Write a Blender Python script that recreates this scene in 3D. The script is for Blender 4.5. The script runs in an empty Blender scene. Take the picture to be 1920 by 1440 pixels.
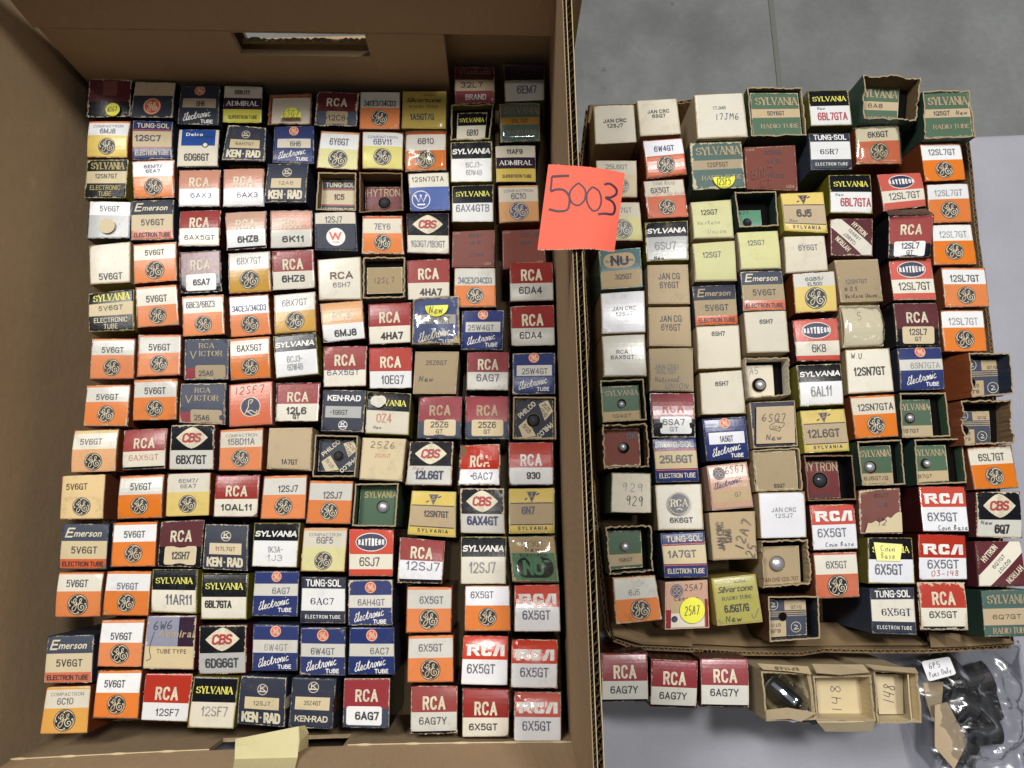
import bpy, math, random
from mathutils import Vector, Matrix
R = math.radians
rnd = random.Random(7)
scene = bpy.context.scene
col = scene.collection

# ------------------------------------------------------------------ camera
FPX = 1500.0
CAM_H = 0.75
CAM_R = Matrix.Rotation(R(10.5), 3, 'X') @ Matrix.Rotation(R(-0.9), 3, 'Y')
cam_data = bpy.data.cameras.new('camera')
cam_data.sensor_width = 36.0
cam_data.lens = 36.0 * FPX / 1920.0
cam_data.clip_start = 0.01
cam_data.clip_end = 60.0
cam = bpy.data.objects.new('camera', cam_data)
cam.matrix_world = Matrix.Translation((0, 0, CAM_H)) @ CAM_R.to_4x4()
col.objects.link(cam)
scene.camera = cam

# ------------------------------------------------------------------ world and lamps (indoor hall)
world = bpy.data.worlds.new('World'); scene.world = world
world.use_nodes = True
bg = world.node_tree.nodes['Background']
bg.inputs[0].default_value = (0.80, 0.88, 1.0, 1)
bg.inputs[1].default_value = 0.038
def area_lamp(name, loc, size, size_y, power, color):
    l = bpy.data.lights.new(name, 'AREA'); l.shape = 'RECTANGLE'
    l.size = size; l.size_y = size_y; l.energy = power; l.color = color
    o = bpy.data.objects.new(name, l); o.location = loc
    d = Vector((0, 0, 0.1)) - Vector(loc)
    o.rotation_euler = d.to_track_quat('-Z', 'Y').to_euler()
    col.objects.link(o)
area_lamp('ceiling_lamp', (-1.80, 2.05, 4.6), 1.6, 0.7, 160, (1.0, 0.985, 0.965))
area_lamp('ceiling_lamp', (1.15, 1.34, 4.6), 0.8, 0.36, 124, (1.0, 0.985, 0.965))
area_lamp('ceiling_lamp', (0.07, 0.30, 4.7), 0.26, 0.20, 19, (1.0, 0.98, 0.95))
area_lamp('ceiling_lamp', (2.9, -1.6, 4.8), 0.9, 0.5, 4, (0.95, 0.97, 1.0))
area_lamp('ceiling_lamp', (-1.0, -3.4, 4.8), 1.0, 0.6, 4, (1.0, 0.98, 0.95))
scene.view_settings.view_transform = 'Standard'
scene.view_settings.look = 'None'
scene.view_settings.exposure = 0.1
scene.view_settings.gamma = 1.0
scene.cycles.max_bounces = 6
scene.cycles.transparent_max_bounces = 12

# ------------------------------------------------------------------ projection of photo positions onto a level plane
def at(px, py, z):
    d = CAM_R @ Vector(((px - 960.0) / FPX, -(py - 720.0) / FPX, -1.0))
    t = (z - CAM_H) / d.z
    return Vector((d.x * t, d.y * t, z))

# ------------------------------------------------------------------ materials
def lin(c):
    return tuple(((x / 255.0) / 12.92 if x / 255.0 <= 0.04045 else ((x / 255.0 + 0.055) / 1.055) ** 2.4) for x in c)

def N(nt, t, **kw):
    n = nt.nodes.new(t)
    for k, v in kw.items():
        setattr(n, k, v)
    return n
def mixc(nt, fac, a, b, mode='MIX'):
    m = N(nt, 'ShaderNodeMix', data_type='RGBA', blend_type=mode)
    L = nt.links
    if isinstance(fac, (int, float)): m.inputs[0].default_value = fac
    else: L.new(fac, m.inputs[0])
    for s, v in ((6, a), (7, b)):
        if isinstance(v, tuple): m.inputs[s].default_value = (v[0], v[1], v[2], 1)
        else: L.new(v, m.inputs[s])
    return m.outputs[2]
def mathn(nt, op, a, b=None, clamp=False):
    m = N(nt, 'ShaderNodeMath', operation=op); m.use_clamp = clamp
    for i, v in enumerate((a, b)):
        if v is None: continue
        if isinstance(v, (int, float)): m.inputs[i].default_value = v
        else: nt.links.new(v, m.inputs[i])
    return m.outputs[0]
def noise(nt, vec, scale, detail=3, rough=0.55, w=None):
    n = N(nt, 'ShaderNodeTexNoise')
    n.inputs['Scale'].default_value = scale; n.inputs['Detail'].default_value = detail
    n.inputs['Roughness'].default_value = rough
    if w is not None:
        n.noise_dimensions = '4D'; nt.links.new(w, n.inputs['W'])
    nt.links.new(vec, n.inputs['Vector'])
    return n.outputs['Fac']
def ramp(nt, fac, a, b):
    r = N(nt, 'ShaderNodeMapRange'); r.clamp = True
    r.inputs['From Min'].default_value = a; r.inputs['From Max'].default_value = b
    nt.links.new(fac, r.inputs['Value'])
    return r.outputs['Result']

MATS = {}
def new_mat(name):
    m = bpy.data.materials.new(name); m.use_nodes = True
    return m, m.node_tree, m.node_tree.nodes['Principled BSDF']

def card(name, rgb, rough=0.34, board=(196, 182, 152), spec=0.4):
    """printed carton board: colour, mottling, grime, scuffed edges showing the board"""
    m, nt, bs = new_mat(name); L = nt.links
    tc = N(nt, 'ShaderNodeTexCoord'); geo = N(nt, 'ShaderNodeNewGeometry')
    oi = N(nt, 'ShaderNodeObjectInfo')
    pos = geo.outputs['Position']; rw = mathn(nt, 'MULTIPLY', oi.outputs['Random'], 40.0)
    aw = N(nt, 'ShaderNodeAttribute', attribute_type='OBJECT', attribute_name='wear').outputs['Fac']
    ag = N(nt, 'ShaderNodeAttribute', attribute_type='OBJECT', attribute_name='grime').outputs['Fac']
    base = lin(rgb)
    uv = N(nt, 'ShaderNodeUVMap'); uv.uv_map = 'uv'
    sp = N(nt, 'ShaderNodeSeparateXYZ'); L.new(uv.outputs[0], sp.inputs[0])
    def edge(c):
        return mathn(nt, 'MINIMUM', c, mathn(nt, 'SUBTRACT', 1.0, c))
    eu, ev = edge(sp.outputs[0]), edge(sp.outputs[1])
    ed = mathn(nt, 'MINIMUM', eu, ev)
    es = mathn(nt, 'ADD', eu, ev)            # small near corners
    n1 = noise(nt, pos, 90, 3, .6, rw); n2 = noise(nt, pos, 420, 3, .7, rw)
    n3 = noise(nt, pos, 1500, 2, .6, rw); n4 = noise(nt, pos, 35, 2, .5, rw)
    # overall tone drift and mottling
    c = mixc(nt, mathn(nt, 'MULTIPLY', ramp(nt, n1, .35, .75), .16), base, tuple(min(1, x * .74 + .003) for x in base))
    c = mixc(nt, mathn(nt, 'MULTIPLY', ramp(nt, n4, .45, .8), .22), c, tuple(min(1, x * 1.12 + .006) for x in base))
    c = mixc(nt, mathn(nt, 'MULTIPLY', ramp(nt, n3, .3, .8), .25), c, tuple(x * .82 + .012 for x in base))
    hs = N(nt, 'ShaderNodeHueSaturation'); L.new(c, hs.inputs['Color'])
    L.new(mathn(nt, 'ADD', mathn(nt, 'MULTIPLY', oi.outputs['Random'], -.14), 1.03), hs.inputs['Saturation'])
    r2 = mathn(nt, 'FRACT', mathn(nt, 'MULTIPLY', oi.outputs['Random'], 7.31))
    L.new(mathn(nt, 'ADD', mathn(nt, 'MULTIPLY', r2, .14), .91), hs.inputs['Value']); c = hs.outputs[0]
    # dirt
    g = mathn(nt, 'MULTIPLY', ramp(nt, n1, .52, .72), mathn(nt, 'MULTIPLY', ramp(nt, n2, .35, .7), ag), True)
    c = mixc(nt, g, c, (0.16, 0.13, 0.09))
    # small scratches / rubs
    sn = noise(nt, pos, 900, 4, .8, rw)
    sc = mathn(nt, 'MULTIPLY', ramp(nt, sn, .66, .72), mathn(nt, 'MULTIPLY', aw, ramp(nt, n1, .5, .62)), True)
    # edge scuffs
    lim = mathn(nt, 'MULTIPLY', mathn(nt, 'POWER', mathn(nt, 'ADD', mathn(nt, 'MULTIPLY', n2, .55), mathn(nt, 'MULTIPLY', n1, .45)), 5.0), mathn(nt, 'MULTIPLY', aw, .40))
    w1 = mathn(nt, 'SUBTRACT', lim, ed)
    w1 = mathn(nt, 'MULTIPLY', w1, 160.0, True)
    lim2 = mathn(nt, 'MULTIPLY', mathn(nt, 'POWER', n1, 3.2), mathn(nt, 'MULTIPLY', aw, .40))
    w2 = mathn(nt, 'MULTIPLY', mathn(nt, 'SUBTRACT', lim2, es), 90.0, True)
    wear = mathn(nt, 'MAXIMUM', mathn(nt, 'MAXIMUM', w1, w2), mathn(nt, 'MULTIPLY', sc, .6))
    c = mixc(nt, wear, c, lin(board))
    L.new(c, bs.inputs['Base Color'])
    rr = mathn(nt, 'ADD', mathn(nt, 'MULTIPLY', n2, .16), rough - .08)
    rr = mathn(nt, 'MAXIMUM', rr, mathn(nt, 'MULTIPLY', wear, .85))
    L.new(rr, bs.inputs['Roughness'])
    bs.inputs['Specular IOR Level'].default_value = spec
    bp = N(nt, 'ShaderNodeBump'); bp.inputs['Strength'].default_value = .2; bp.inputs['Distance'].default_value = .0003
    hb = mathn(nt, 'ADD', mathn(nt, 'MULTIPLY', n2, .8), mathn(nt, 'SUBTRACT', mathn(nt, 'MULTIPLY', n1, 1.2), mathn(nt, 'MULTIPLY', wear, .5)))
    L.new(hb, bp.inputs['Height']); L.new(bp.outputs[0], bs.inputs['Normal'])
    return m

def ink(name, rgb, strength=.92, rough=.5):
    """printed or stamped ink, uneven where the stamp touched badly"""
    m, nt, bs = new_mat(name); L = nt.links
    geo = N(nt, 'ShaderNodeNewGeometry'); oi = N(nt, 'ShaderNodeObjectInfo')
    rw = mathn(nt, 'MULTIPLY', oi.outputs['Random'], 40.0)
    n = noise(nt, geo.outputs['Position'], 700, 3, .7, rw)
    n2 = noise(nt, geo.outputs['Position'], 120, 2, .5, rw)
    a = mathn(nt, 'ADD', mathn(nt, 'MULTIPLY', n, .5), mathn(nt, 'MULTIPLY', n2, .5))
    r = N(nt, 'ShaderNodeMapRange'); L.new(a, r.inputs['Value'])
    r.inputs['From Min'].default_value = .30; r.inputs['From Max'].default_value = .56
    r.inputs['To Min'].default_value = max(0, strength - .42); r.inputs['To Max'].default_value = strength
    L.new(r.outputs[0], bs.inputs['Alpha'])
    bs.inputs['Base Color'].default_value = (*lin(rgb), 1)
    bs.inputs['Roughness'].default_value = rough
    return m

def kraft(name, rgb, flute=0.0, axis='X', rough=.85, amount=.25):
    m, nt, bs = new_mat(name); L = nt.links
    geo = N(nt, 'ShaderNodeNewGeometry'); pos = geo.outputs['Position']
    base = lin(rgb)
    n1 = noise(nt, pos, 14, 4, .6); n2 = noise(nt, pos, 160, 4, .7)
    mp = N(nt, 'ShaderNodeMapping'); mp.inputs['Scale'].default_value = (1, 1, 12) if axis == 'Z' else ((12, 1, 1) if axis == 'X' else (1, 12, 1))
    L.new(pos, mp.inputs[0])
    n3 = noise(nt, mp.outputs[0], 60, 3, .6)
    c = mixc(nt, mathn(nt, 'MULTIPLY', ramp(nt, n1, .3, .75), amount), base, tuple(x * .62 for x in base))
    c = mixc(nt, mathn(nt, 'MULTIPLY', ramp(nt, n2, .3, .8), amount), c, tuple(min(1, x * 1.25) for x in base))
    c = mixc(nt, mathn(nt, 'MULTIPLY', ramp(nt, n3, .4, .7), amount * .7), c, tuple(x * .75 for x in base))
    n6 = noise(nt, pos, 3.5, 3, .5); n7 = noise(nt, mp.outputs[0], 22, 5, .75)
    c = mixc(nt, mathn(nt, 'MULTIPLY', ramp(nt, n6, .42, .66), amount * .8), c, tuple(min(1, x * 1.35) for x in base))
    c = mixc(nt, mathn(nt, 'MULTIPLY', ramp(nt, n7, .63, .70), amount * 1.3), c, tuple(min(1, x * 1.5) for x in base))
    L.new(c, bs.inputs['Base Color']); bs.inputs['Roughness'].default_value = rough
    bs.inputs['Specular IOR Level'].default_value = .25
    bp = N(nt, 'ShaderNodeBump'); bp.inputs['Strength'].default_value = .35; bp.inputs['Distance'].default_value = .0008
    hgt = mathn(nt, 'ADD', n2, n3)
    if flute:
        sp = N(nt, 'ShaderNodeSeparateXYZ'); L.new(pos, sp.inputs[0])
        sn = mathn(nt, 'SINE', mathn(nt, 'MULTIPLY', mathn(nt, 'ADD', sp.outputs[0], sp.outputs[1]), 6.28318 / .0062))
        hgt = mathn(nt, 'ADD', hgt, mathn(nt, 'MULTIPLY', sn, flute))
    L.new(hgt, bp.inputs['Height']); L.new(bp.outputs[0], bs.inputs['Normal'])
    return m

def plain(name, rgb, rough=.5, metal=0.0, spec=.5):
    m, nt, bs = new_mat(name)
    bs.inputs['Base Color'].default_value = (*lin(rgb), 1)
    bs.inputs['Roughness'].default_value = rough; bs.inputs['Metallic'].default_value = metal
    bs.inputs['Specular IOR Level'].default_value = spec
    return m

CARD = dict(
    dustyblue=(72, 90, 148), glosswhite=(234, 234, 236), glossred=(200, 66, 46),
    white=(228, 228, 226), cream=(222, 216, 198), bone=(214, 206, 186), grey=(176, 176, 172), tan=(186, 164, 128),
    buff=(204, 186, 146), dimtan=(168, 150, 118), kraftc=(166, 146, 112), paper=(232, 232, 236), oldwhite=(205, 203, 192),
    orange=(218, 122, 50), orange2=(204, 94, 46), redor=(198, 74, 54), peach=(216, 164, 114), faded=(214, 186, 130), salmon=(194, 138, 114),  # salmon: red card paled for lamp glare
    pink=(196, 158, 136), yellow=(218, 190, 92), lemon=(218, 210, 90), ochre=(196, 150, 62), paleyel=(214, 208, 142), lime=(204, 202, 144),
    gold=(168, 146, 72), mustard=(176, 168, 74), lightyel=(222, 212, 116), amber=(218, 162, 80),
    red=(148, 50, 46), brightred=(178, 56, 42), wine=(112, 44, 46), rose=(142, 56, 62), brick=(120, 68, 58), maroon=(92, 40, 46),
    black=(20, 21, 26), navy=(36, 42, 60), blue=(44, 56, 108), royal=(20, 70, 148), slate=(56, 64, 82), periw=(84, 104, 164), purple=(52, 34, 52),
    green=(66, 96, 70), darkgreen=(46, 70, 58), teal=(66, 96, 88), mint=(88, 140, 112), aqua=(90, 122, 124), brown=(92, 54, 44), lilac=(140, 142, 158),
    sidebr=(88, 52, 34), orside=(120, 62, 32), olive=(120, 114, 36), darkred=(62, 22, 22),  # orange and dark red sides darkened for the shade between boxes
)
def M(k):
    if k in MATS: return MATS[k]
    if k in CARD:
        rough = .8 if k in ('kraftc', 'dimtan', 'tan', 'brick', 'bone') else (.5 if k in ('buff', 'lime', 'paleyel', 'green', 'darkgreen', 'teal', 'slate', 'navy', 'faded') else .21)
        MATS[k] = card('card_' + k, CARD[k], .13 if k.startswith('gloss') else rough, spec=.6 if k.startswith('gloss') else (.24 if rough < .4 else .3))
    return MATS[k]
MATS['i_black'] = ink('ink_black', (26, 26, 30), .96)
MATS['i_dark'] = ink('ink_dark_grey', (52, 52, 60), .88)
MATS['i_grey'] = ink('ink_grey', (96, 98, 112), .82)
MATS['i_pale'] = ink('ink_pale', (128, 128, 136), .62)
MATS['i_blue'] = ink('ink_blue', (54, 58, 104), .85)
MATS['i_navy'] = ink('ink_navy', (28, 36, 74), .97)
MATS['i_red'] = ink('ink_red', (170, 40, 44), .92)
MATS['i_pink'] = ink('ink_pink', (196, 104, 96), .6)
MATS['i_white'] = ink('ink_white', (235, 233, 226), 1.0)
MATS['i_cream'] = ink('ink_cream', (216, 206, 178), .98)
MATS['i_tan'] = ink('ink_tan', (176, 156, 122), .9)
MATS['i_yellow'] = ink('ink_yellow', (228, 222, 92), 1.0)
MATS['i_orange'] = ink('ink_orange', (218, 92, 50), .98)
MATS['i_gold'] = ink('ink_gold', (176, 160, 90), .9)
MATS['i_brown'] = ink('ink_brown', (92, 62, 42), .8)
MATS['board'] = kraft('board_edge', (160, 142, 112))
MATS['boardbr'] = kraft('board_brown', (116, 94, 68))
MATS['hole'] = plain('dark_hole', (10, 9, 8), .9, 0, .1)  # matte black: painted shade of the holes, also the tube bases
MATS['metal'] = plain('tube_metal', (176, 176, 180), .34, .55)
MATS['glassdark'] = plain('tube_getter_glass', (74, 76, 82), .2, .4)
MATS['sticker'] = card('sticker_yellow', (236, 232, 40), .55)
MATS['stickerpale'] = card('sticker_pale_yellow', (238, 234, 130), .6)
MATS['tag'] = card('label_white', (236, 236, 240), .5)

# ------------------------------------------------------------------ glyph meshes from the built-in font
GLYPH = {}
def glyph(ch, weight):
    k = (ch, weight)
    if k in GLYPH: return GLYPH[k]
    cu = bpy.data.curves.new('tmp', 'FONT'); cu.body = ch; cu.size = 1.0
    cu.offset = weight; cu.resolution_u = 3; cu.fill_mode = 'FRONT'
    o = bpy.data.objects.new('tmp', cu); col.objects.link(o)
    dg = bpy.context.evaluated_depsgraph_get()
    me = bpy.data.meshes.new_from_object(o.evaluated_get(dg))
    vs = [(v.co.x, v.co.y) for v in me.vertices]; fs = [tuple(p.vertices) for p in me.polygons]
    bpy.data.objects.remove(o); bpy.data.curves.remove(cu); bpy.data.meshes.remove(me)
    if vs:
        x0 = min(v[0] for v in vs); x1 = max(v[0] for v in vs)
    else: x0, x1 = 0, .3
    GLYPH[k] = (vs, fs, x0, x1)
    return GLYPH[k]
CAPH = {}
def cap(weight):
    if weight not in CAPH:
        v = glyph('H', weight)[0]
        CAPH[weight] = (min(p[1] for p in v), max(p[1] for p in v))
    return CAPH[weight]

# block capitals drawn as strokes: (width, [(curved, points)...]), y up
_O = [(.5,1),(.16,.94),(0,.74),(0,.26),(.16,.06),(.5,0),(.84,.06),(1,.26),(1,.74),(.84,.94),(.5,1)]
_C = [(1,.70),(.94,.88),(.72,1),(.4,1),(.1,.9),(0,.7),(0,.3),(.1,.1),(.4,0),(.72,0),(.94,.12),(1,.30)]
GOTH = {
 '0': (.56, [(1,_O)]), 'O': (.62, [(1,_O)]), 'Q': (.62, [(1,_O),(0,[(.55,.28),(1.02,-.06)])]),
 '1': (.26, [(0,[(.72,0),(.72,1)]),(0,[(.72,.98),(.0,.74)])]),
 '2': (.54, [(1,[(.02,.72),(.08,.9),(.3,1),(.6,1),(.9,.9),(1,.72),(.9,.5),(.5,.28),(.06,.04)]),(0,[(0,.0),(1,.0)])]),
 '3': (.54, [(1,[(.02,.76),(.12,.94),(.5,1),(.88,.93),(.96,.75),(.85,.57),(.45,.53)]),(1,[(.45,.53),(.88,.47),(1,.27),(.88,.07),(.5,0),(.12,.06),(0,.24)])]),
 '4': (.58, [(0,[(.72,0),(.72,1)]),(0,[(.72,.96),(.0,.28),(1,.28)])]),
 '5': (.54, [(0,[(.94,1),(.1,1),(.06,.52)]),(1,[(.06,.54),(.3,.64),(.7,.64),(.95,.5),(1,.32),(.9,.1),(.5,0),(.12,.06),(0,.22)])]),
 '6': (.56, [(1,[(.96,.78),(.85,.95),(.5,1),(.14,.93),(0,.7),(0,.28),(.12,.06),(.5,0),(.88,.07),(1,.3),(.9,.53),(.5,.6),(.1,.5),(.02,.36)])]),
 '7': (.52, [(0,[(0,1),(1,1),(.42,0)])]),
 '8': (.56, [(1,[(.5,1),(.14,.94),(.06,.76),(.18,.57),(.5,.53),(.82,.57),(.94,.76),(.86,.94),(.5,1)]),(1,[(.5,.53),(.12,.46),(0,.27),(.12,.06),(.5,0),(.88,.06),(1,.27),(.88,.46),(.5,.53)])]),
 '9': (.56, [(1,[(.04,.22),(.15,.05),(.5,0),(.86,.07),(1,.3),(1,.72),(.88,.94),(.5,1),(.12,.93),(0,.7),(.1,.47),(.5,.4),(.9,.5),(.98,.64)])]),
 'A': (.66, [(0,[(0,0),(.5,1)]),(0,[(.5,1),(1,0)]),(0,[(.2,.3),(.8,.3)])]),
 'B': (.56, [(0,[(.04,0),(.04,1)]),(1,[(.04,1),(.6,1),(.88,.93),(.94,.76),(.84,.59),(.6,.54),(.1,.54)]),(1,[(.5,.54),(.75,.53),(1,.4),(1,.18),(.85,.04),(.55,0),(.04,0)])]),
 'C': (.58, [(1,_C)]), 'D': (.60, [(0,[(.04,0),(.04,1)]),(1,[(.04,1),(.55,1),(.9,.9),(1,.7),(1,.3),(.9,.1),(.55,0),(.04,0)])]),
 'E': (.48, [(0,[(1,1),(.04,1),(.04,0),(1,0)]),(0,[(.04,.53),(.85,.53)])]), 'F': (.46, [(0,[(1,1),(.04,1),(.04,0)]),(0,[(.04,.53),(.85,.53)])]),
 'G': (.60, [(1,_C[:-1] + [(1,.2)]),(0,[(.55,.46),(1,.46),(1,0)])]), 'H': (.60, [(0,[(0,0),(0,1)]),(0,[(1,0),(1,1)]),(0,[(0,.52),(1,.52)])]),
 'I': (.05, [(0,[(.5,0),(.5,1)])]), 'J': (.44, [(1,[(1,1),(1,.6),(1,.24),(.85,.05),(.45,0),(.1,.07),(0,.26)])]),
 'K': (.60, [(0,[(.04,0),(.04,1)]),(0,[(1,1),(.06,.38)]),(0,[(.38,.58),(1,0)])]), 'L': (.46, [(0,[(.04,1),(.04,0),(1,0)])]),
 'M': (.74, [(0,[(0,0),(0,1)]),(0,[(0,1),(.5,.1)]),(0,[(.5,.1),(1,1)]),(0,[(1,1),(1,0)])]), 'N': (.60, [(0,[(0,0),(0,1)]),(0,[(0,1),(1,0)]),(0,[(1,0),(1,1)])]),
 'P': (.54, [(0,[(.04,0),(.04,1)]),(1,[(.04,1),(.65,1),(.95,.9),(1,.72),(.93,.54),(.65,.44),(.04,.44)])]),
 'R': (.58, [(0,[(.04,0),(.04,1)]),(1,[(.04,1),(.65,1),(.93,.92),(.98,.75),(.9,.57),(.65,.5),(.04,.5)]),(0,[(.58,.5),(1,0)])]),
 'S': (.56, [(1,[(.96,.76),(.85,.94),(.5,1),(.15,.93),(.03,.75),(.15,.58),(.5,.51),(.86,.42),(1,.24),(.86,.06),(.5,0),(.12,.06),(0,.25)])]),
 'T': (.56, [(0,[(0,1),(1,1)]),(0,[(.5,1),(.5,0)])]), 'U': (.60, [(1,[(0,1),(0,.6),(0,.26),(.14,.06),(.5,0),(.86,.06),(1,.26),(1,.6),(1,1)])]),
 'V': (.64, [(0,[(0,1),(.5,0)]),(0,[(.5,0),(1,1)])]), 'W': (.86, [(0,[(0,1),(.26,0)]),(0,[(.26,0),(.5,.9)]),(0,[(.5,.9),(.74,0)]),(0,[(.74,0),(1,1)])]),
 'X': (.62, [(0,[(0,1),(1,0)]),(0,[(0,0),(1,1)])]), 'Y': (.62, [(0,[(0,1),(.5,.45)]),(0,[(1,1),(.5,.45)]),(0,[(.5,.47),(.5,0)])]), 'Z': (.56, [(0,[(0,1),(1,1),(0,0),(1,0)])]),
 '/': (.36, [(0,[(0,0),(1,1)])]), '-': (.3, [(0,[(0,.48),(1,.48)])]), '\u00b7': (.1, [(0,[(0,.5),(1,.5)])]), '(': (.14, [(1,[(1,1.05),(0,.7),(0,.3),(1,-.05)])]), ')': (.14, [(1,[(0,1.05),(1,.7),(1,.3),(0,-.05)])]), '?': (.3, []), '.': (.08, [(0,[(0,.03),(1,.03)])]),
}

# hand-drawn stroke letters, cells 0..1 wide, 0..1 high (y up)
ST = {
 '0': [[(.5,1),(.15,.8),(.08,.4),(.3,.02),(.65,.05),(.9,.4),(.85,.8),(.5,1)]],
 '1': [[(.45,1),(.5,0)]], '2': [[(.1,.8),(.4,1),(.8,.8),(.7,.5),(.1,.03),(.9,.02)]],
 '3': [[(.1,.95),(.7,.98),(.4,.6),(.85,.4),(.7,.05),(.1,.02)]], '4': [[(.2,1),(.12,.5),(.85,.5)],[(.75,1),(.7,0)]],
 '5': [[(.85,1),(.2,1),(.15,.55),(.6,.6),(.85,.3),(.6,.02),(.1,.05)]], '6': [[(.7,1),(.25,.7),(.1,.25),(.4,0),(.8,.15),(.75,.45),(.2,.35)]],
 '7': [[(.1,.95),(.85,.98),(.45,0)]], '8': [[(.8,.85),(.4,1),(.15,.8),(.8,.3),(.5,0),(.15,.25),(.8,.85)]],
 '9': [[(.8,.9),(.4,1),(.15,.7),(.5,.5),(.82,.9),(.75,0)]],
 'A': [[(.05,0),(.45,1),(.9,0)],[(.2,.4),(.75,.4)]], 'B': [[(.15,0),(.15,1),(.7,.85),(.2,.55),(.8,.3),(.15,0)]],
 'C': [[(.85,.85),(.4,1),(.1,.5),(.4,.02),(.9,.15)]], 'F': [[(.85,1),(.15,1),(.15,0)],[(.15,.55),(.7,.55)]],
 'G': [[(.85,.9),(.4,1),(.1,.5),(.4,0),(.85,.15),(.85,.45),(.5,.45)]], 'H': [[(.1,1),(.1,0)],[(.85,1),(.85,0)],[(.1,.5),(.85,.5)]],
 'I': [[(.5,1),(.5,0)]], 'J': [[(.3,1),(.9,1)],[(.6,1),(.6,.15),(.3,0),(.1,.2)]], 'L': [[(.2,1),(.2,.02),(.8,.02)]], 'M': [[(.05,0),(.15,1),(.5,.4),(.85,1),(.95,0)]],
 'N': [[(.1,0),(.12,1),(.8,.05),(.88,1)]], 'O': [[(.5,1),(.1,.7),(.15,.15),(.6,0),(.9,.4),(.8,.9),(.5,1)]], 'P': [[(.2,0),(.2,1),(.8,.8),(.2,.5)]],
 'Q': [[(.5,1),(.1,.7),(.15,.15),(.6,0),(.9,.4),(.8,.9),(.5,1)],[(.5,.3),(.95,-.1)]], 'R': [[(.15,0),(.15,1),(.8,.8),(.2,.5),(.85,0)]],
 'S': [[(.85,.9),(.4,1),(.15,.75),(.8,.3),(.5,0),(.1,.1)]], 'T': [[(.05,1),(.95,1)],[(.5,1),(.5,0)]], 'U': [[(.1,1),(.15,.2),(.5,0),(.8,.2),(.88,1)]],
 'W': [[(.0,1),(.25,0),(.5,.7),(.75,0),(1,1)]], 'X': [[(.1,1),(.85,0)],[(.85,1),(.1,0)]], 'Y': [[(.1,1),(.5,.5),(.9,1)],[(.5,.5),(.45,0)]], 'Z': [[(.1,1),(.85,1),(.1,0),(.9,0)]],
 'E': [[(.9,.85),(.6,1),(.35,.8),(.6,.55),(.3,.45),(.15,.15),(.5,0),(.95,.2)]],
 'a': [[(.75,.5),(.3,.55),(.15,.2),(.4,.0),(.75,.4),(.8,.0),(1.0,.1)]], 'c': [[(.8,.45),(.45,.55),(.15,.25),(.45,0),(1.0,.12)]],
 'e': [[(.0,.1),(.75,.35),(.5,.58),(.2,.3),(.45,0),(1.0,.12)]], 'i': [[(.0,.1),(.45,.55),(.4,.05),(.9,.1)],[(.5,.85),(.55,.9)]],
 'l': [[(.0,.1),(.65,.9),(.45,1.1),(.3,.2),(.5,0),(1.0,.1)]], 't': [[(.0,.1),(.5,1.0),(.4,.05),(1.0,.1)],[(.15,.65),(.85,.72)]],
 'r': [[(.0,.1),(.35,.55),(.7,.5),(.65,.05),(1,.1)]], 'o': [[(.6,.55),(.2,.4),(.3,0),(.7,.1),(.75,.45),(.5,.55),(1,.45)]],
 'n': [[(.0,.5),(.2,.0),(.35,.5),(.7,.5),(.75,.0),(1,.1)]], 'w': [[(.05,.55),(.25,0),(.5,.45),(.75,0),(1,.6)]], 's': [[(.8,.5),(.3,.55),(.75,.2),(.2,0)]],
 'u': [[(.1,.5),(.25,.05),(.7,.1),(.8,.5),(.85,.0)]], 'm': [[(.0,.0),(.1,.5),(.4,.5),(.45,.05),(.6,.5),(.85,.45),(.9,0)]], 'y': [[(.1,.5),(.45,.1)],[(.85,.5),(.3,-.4)]],
 'b': [[(.2,1),(.15,.0),(.7,.1),(.75,.45),(.2,.4)]], 'v': [[(.1,.5),(.45,0),(.85,.55)]], '-': [[(.15,.4),(.8,.45)]], '.': [[(.4,.0),(.5,.05)]], '/': [[(.1,0),(.8,1)]],
 '?': [], ' ': []}

def smooth(pts, n=4):
    if len(pts) < 3: return list(pts)
    out = []
    P = [pts[0]] + list(pts) + [pts[-1]]
    for i in range(1, len(P) - 2):
        p0, p1, p2, p3 = P[i - 1], P[i], P[i + 1], P[i + 2]
        for k in range(n):
            t = k / n; t2 = t * t; t3 = t2 * t
            out.append(tuple(.5 * (2 * p1[j] + (p2[j] - p0[j]) * t + (2 * p0[j] - 5 * p1[j] + 4 * p2[j] - p3[j]) * t2 + (3 * p1[j] - p0[j] - 3 * p2[j] + p3[j]) * t3) for j in (0, 1)))
    out.append(tuple(pts[-1]))
    return out

GRID = [0, .012, .03, .065, .12, .2, .3, .4, .5, .6, .7, .8, .88, .935, .97, .988, 1]

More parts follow.
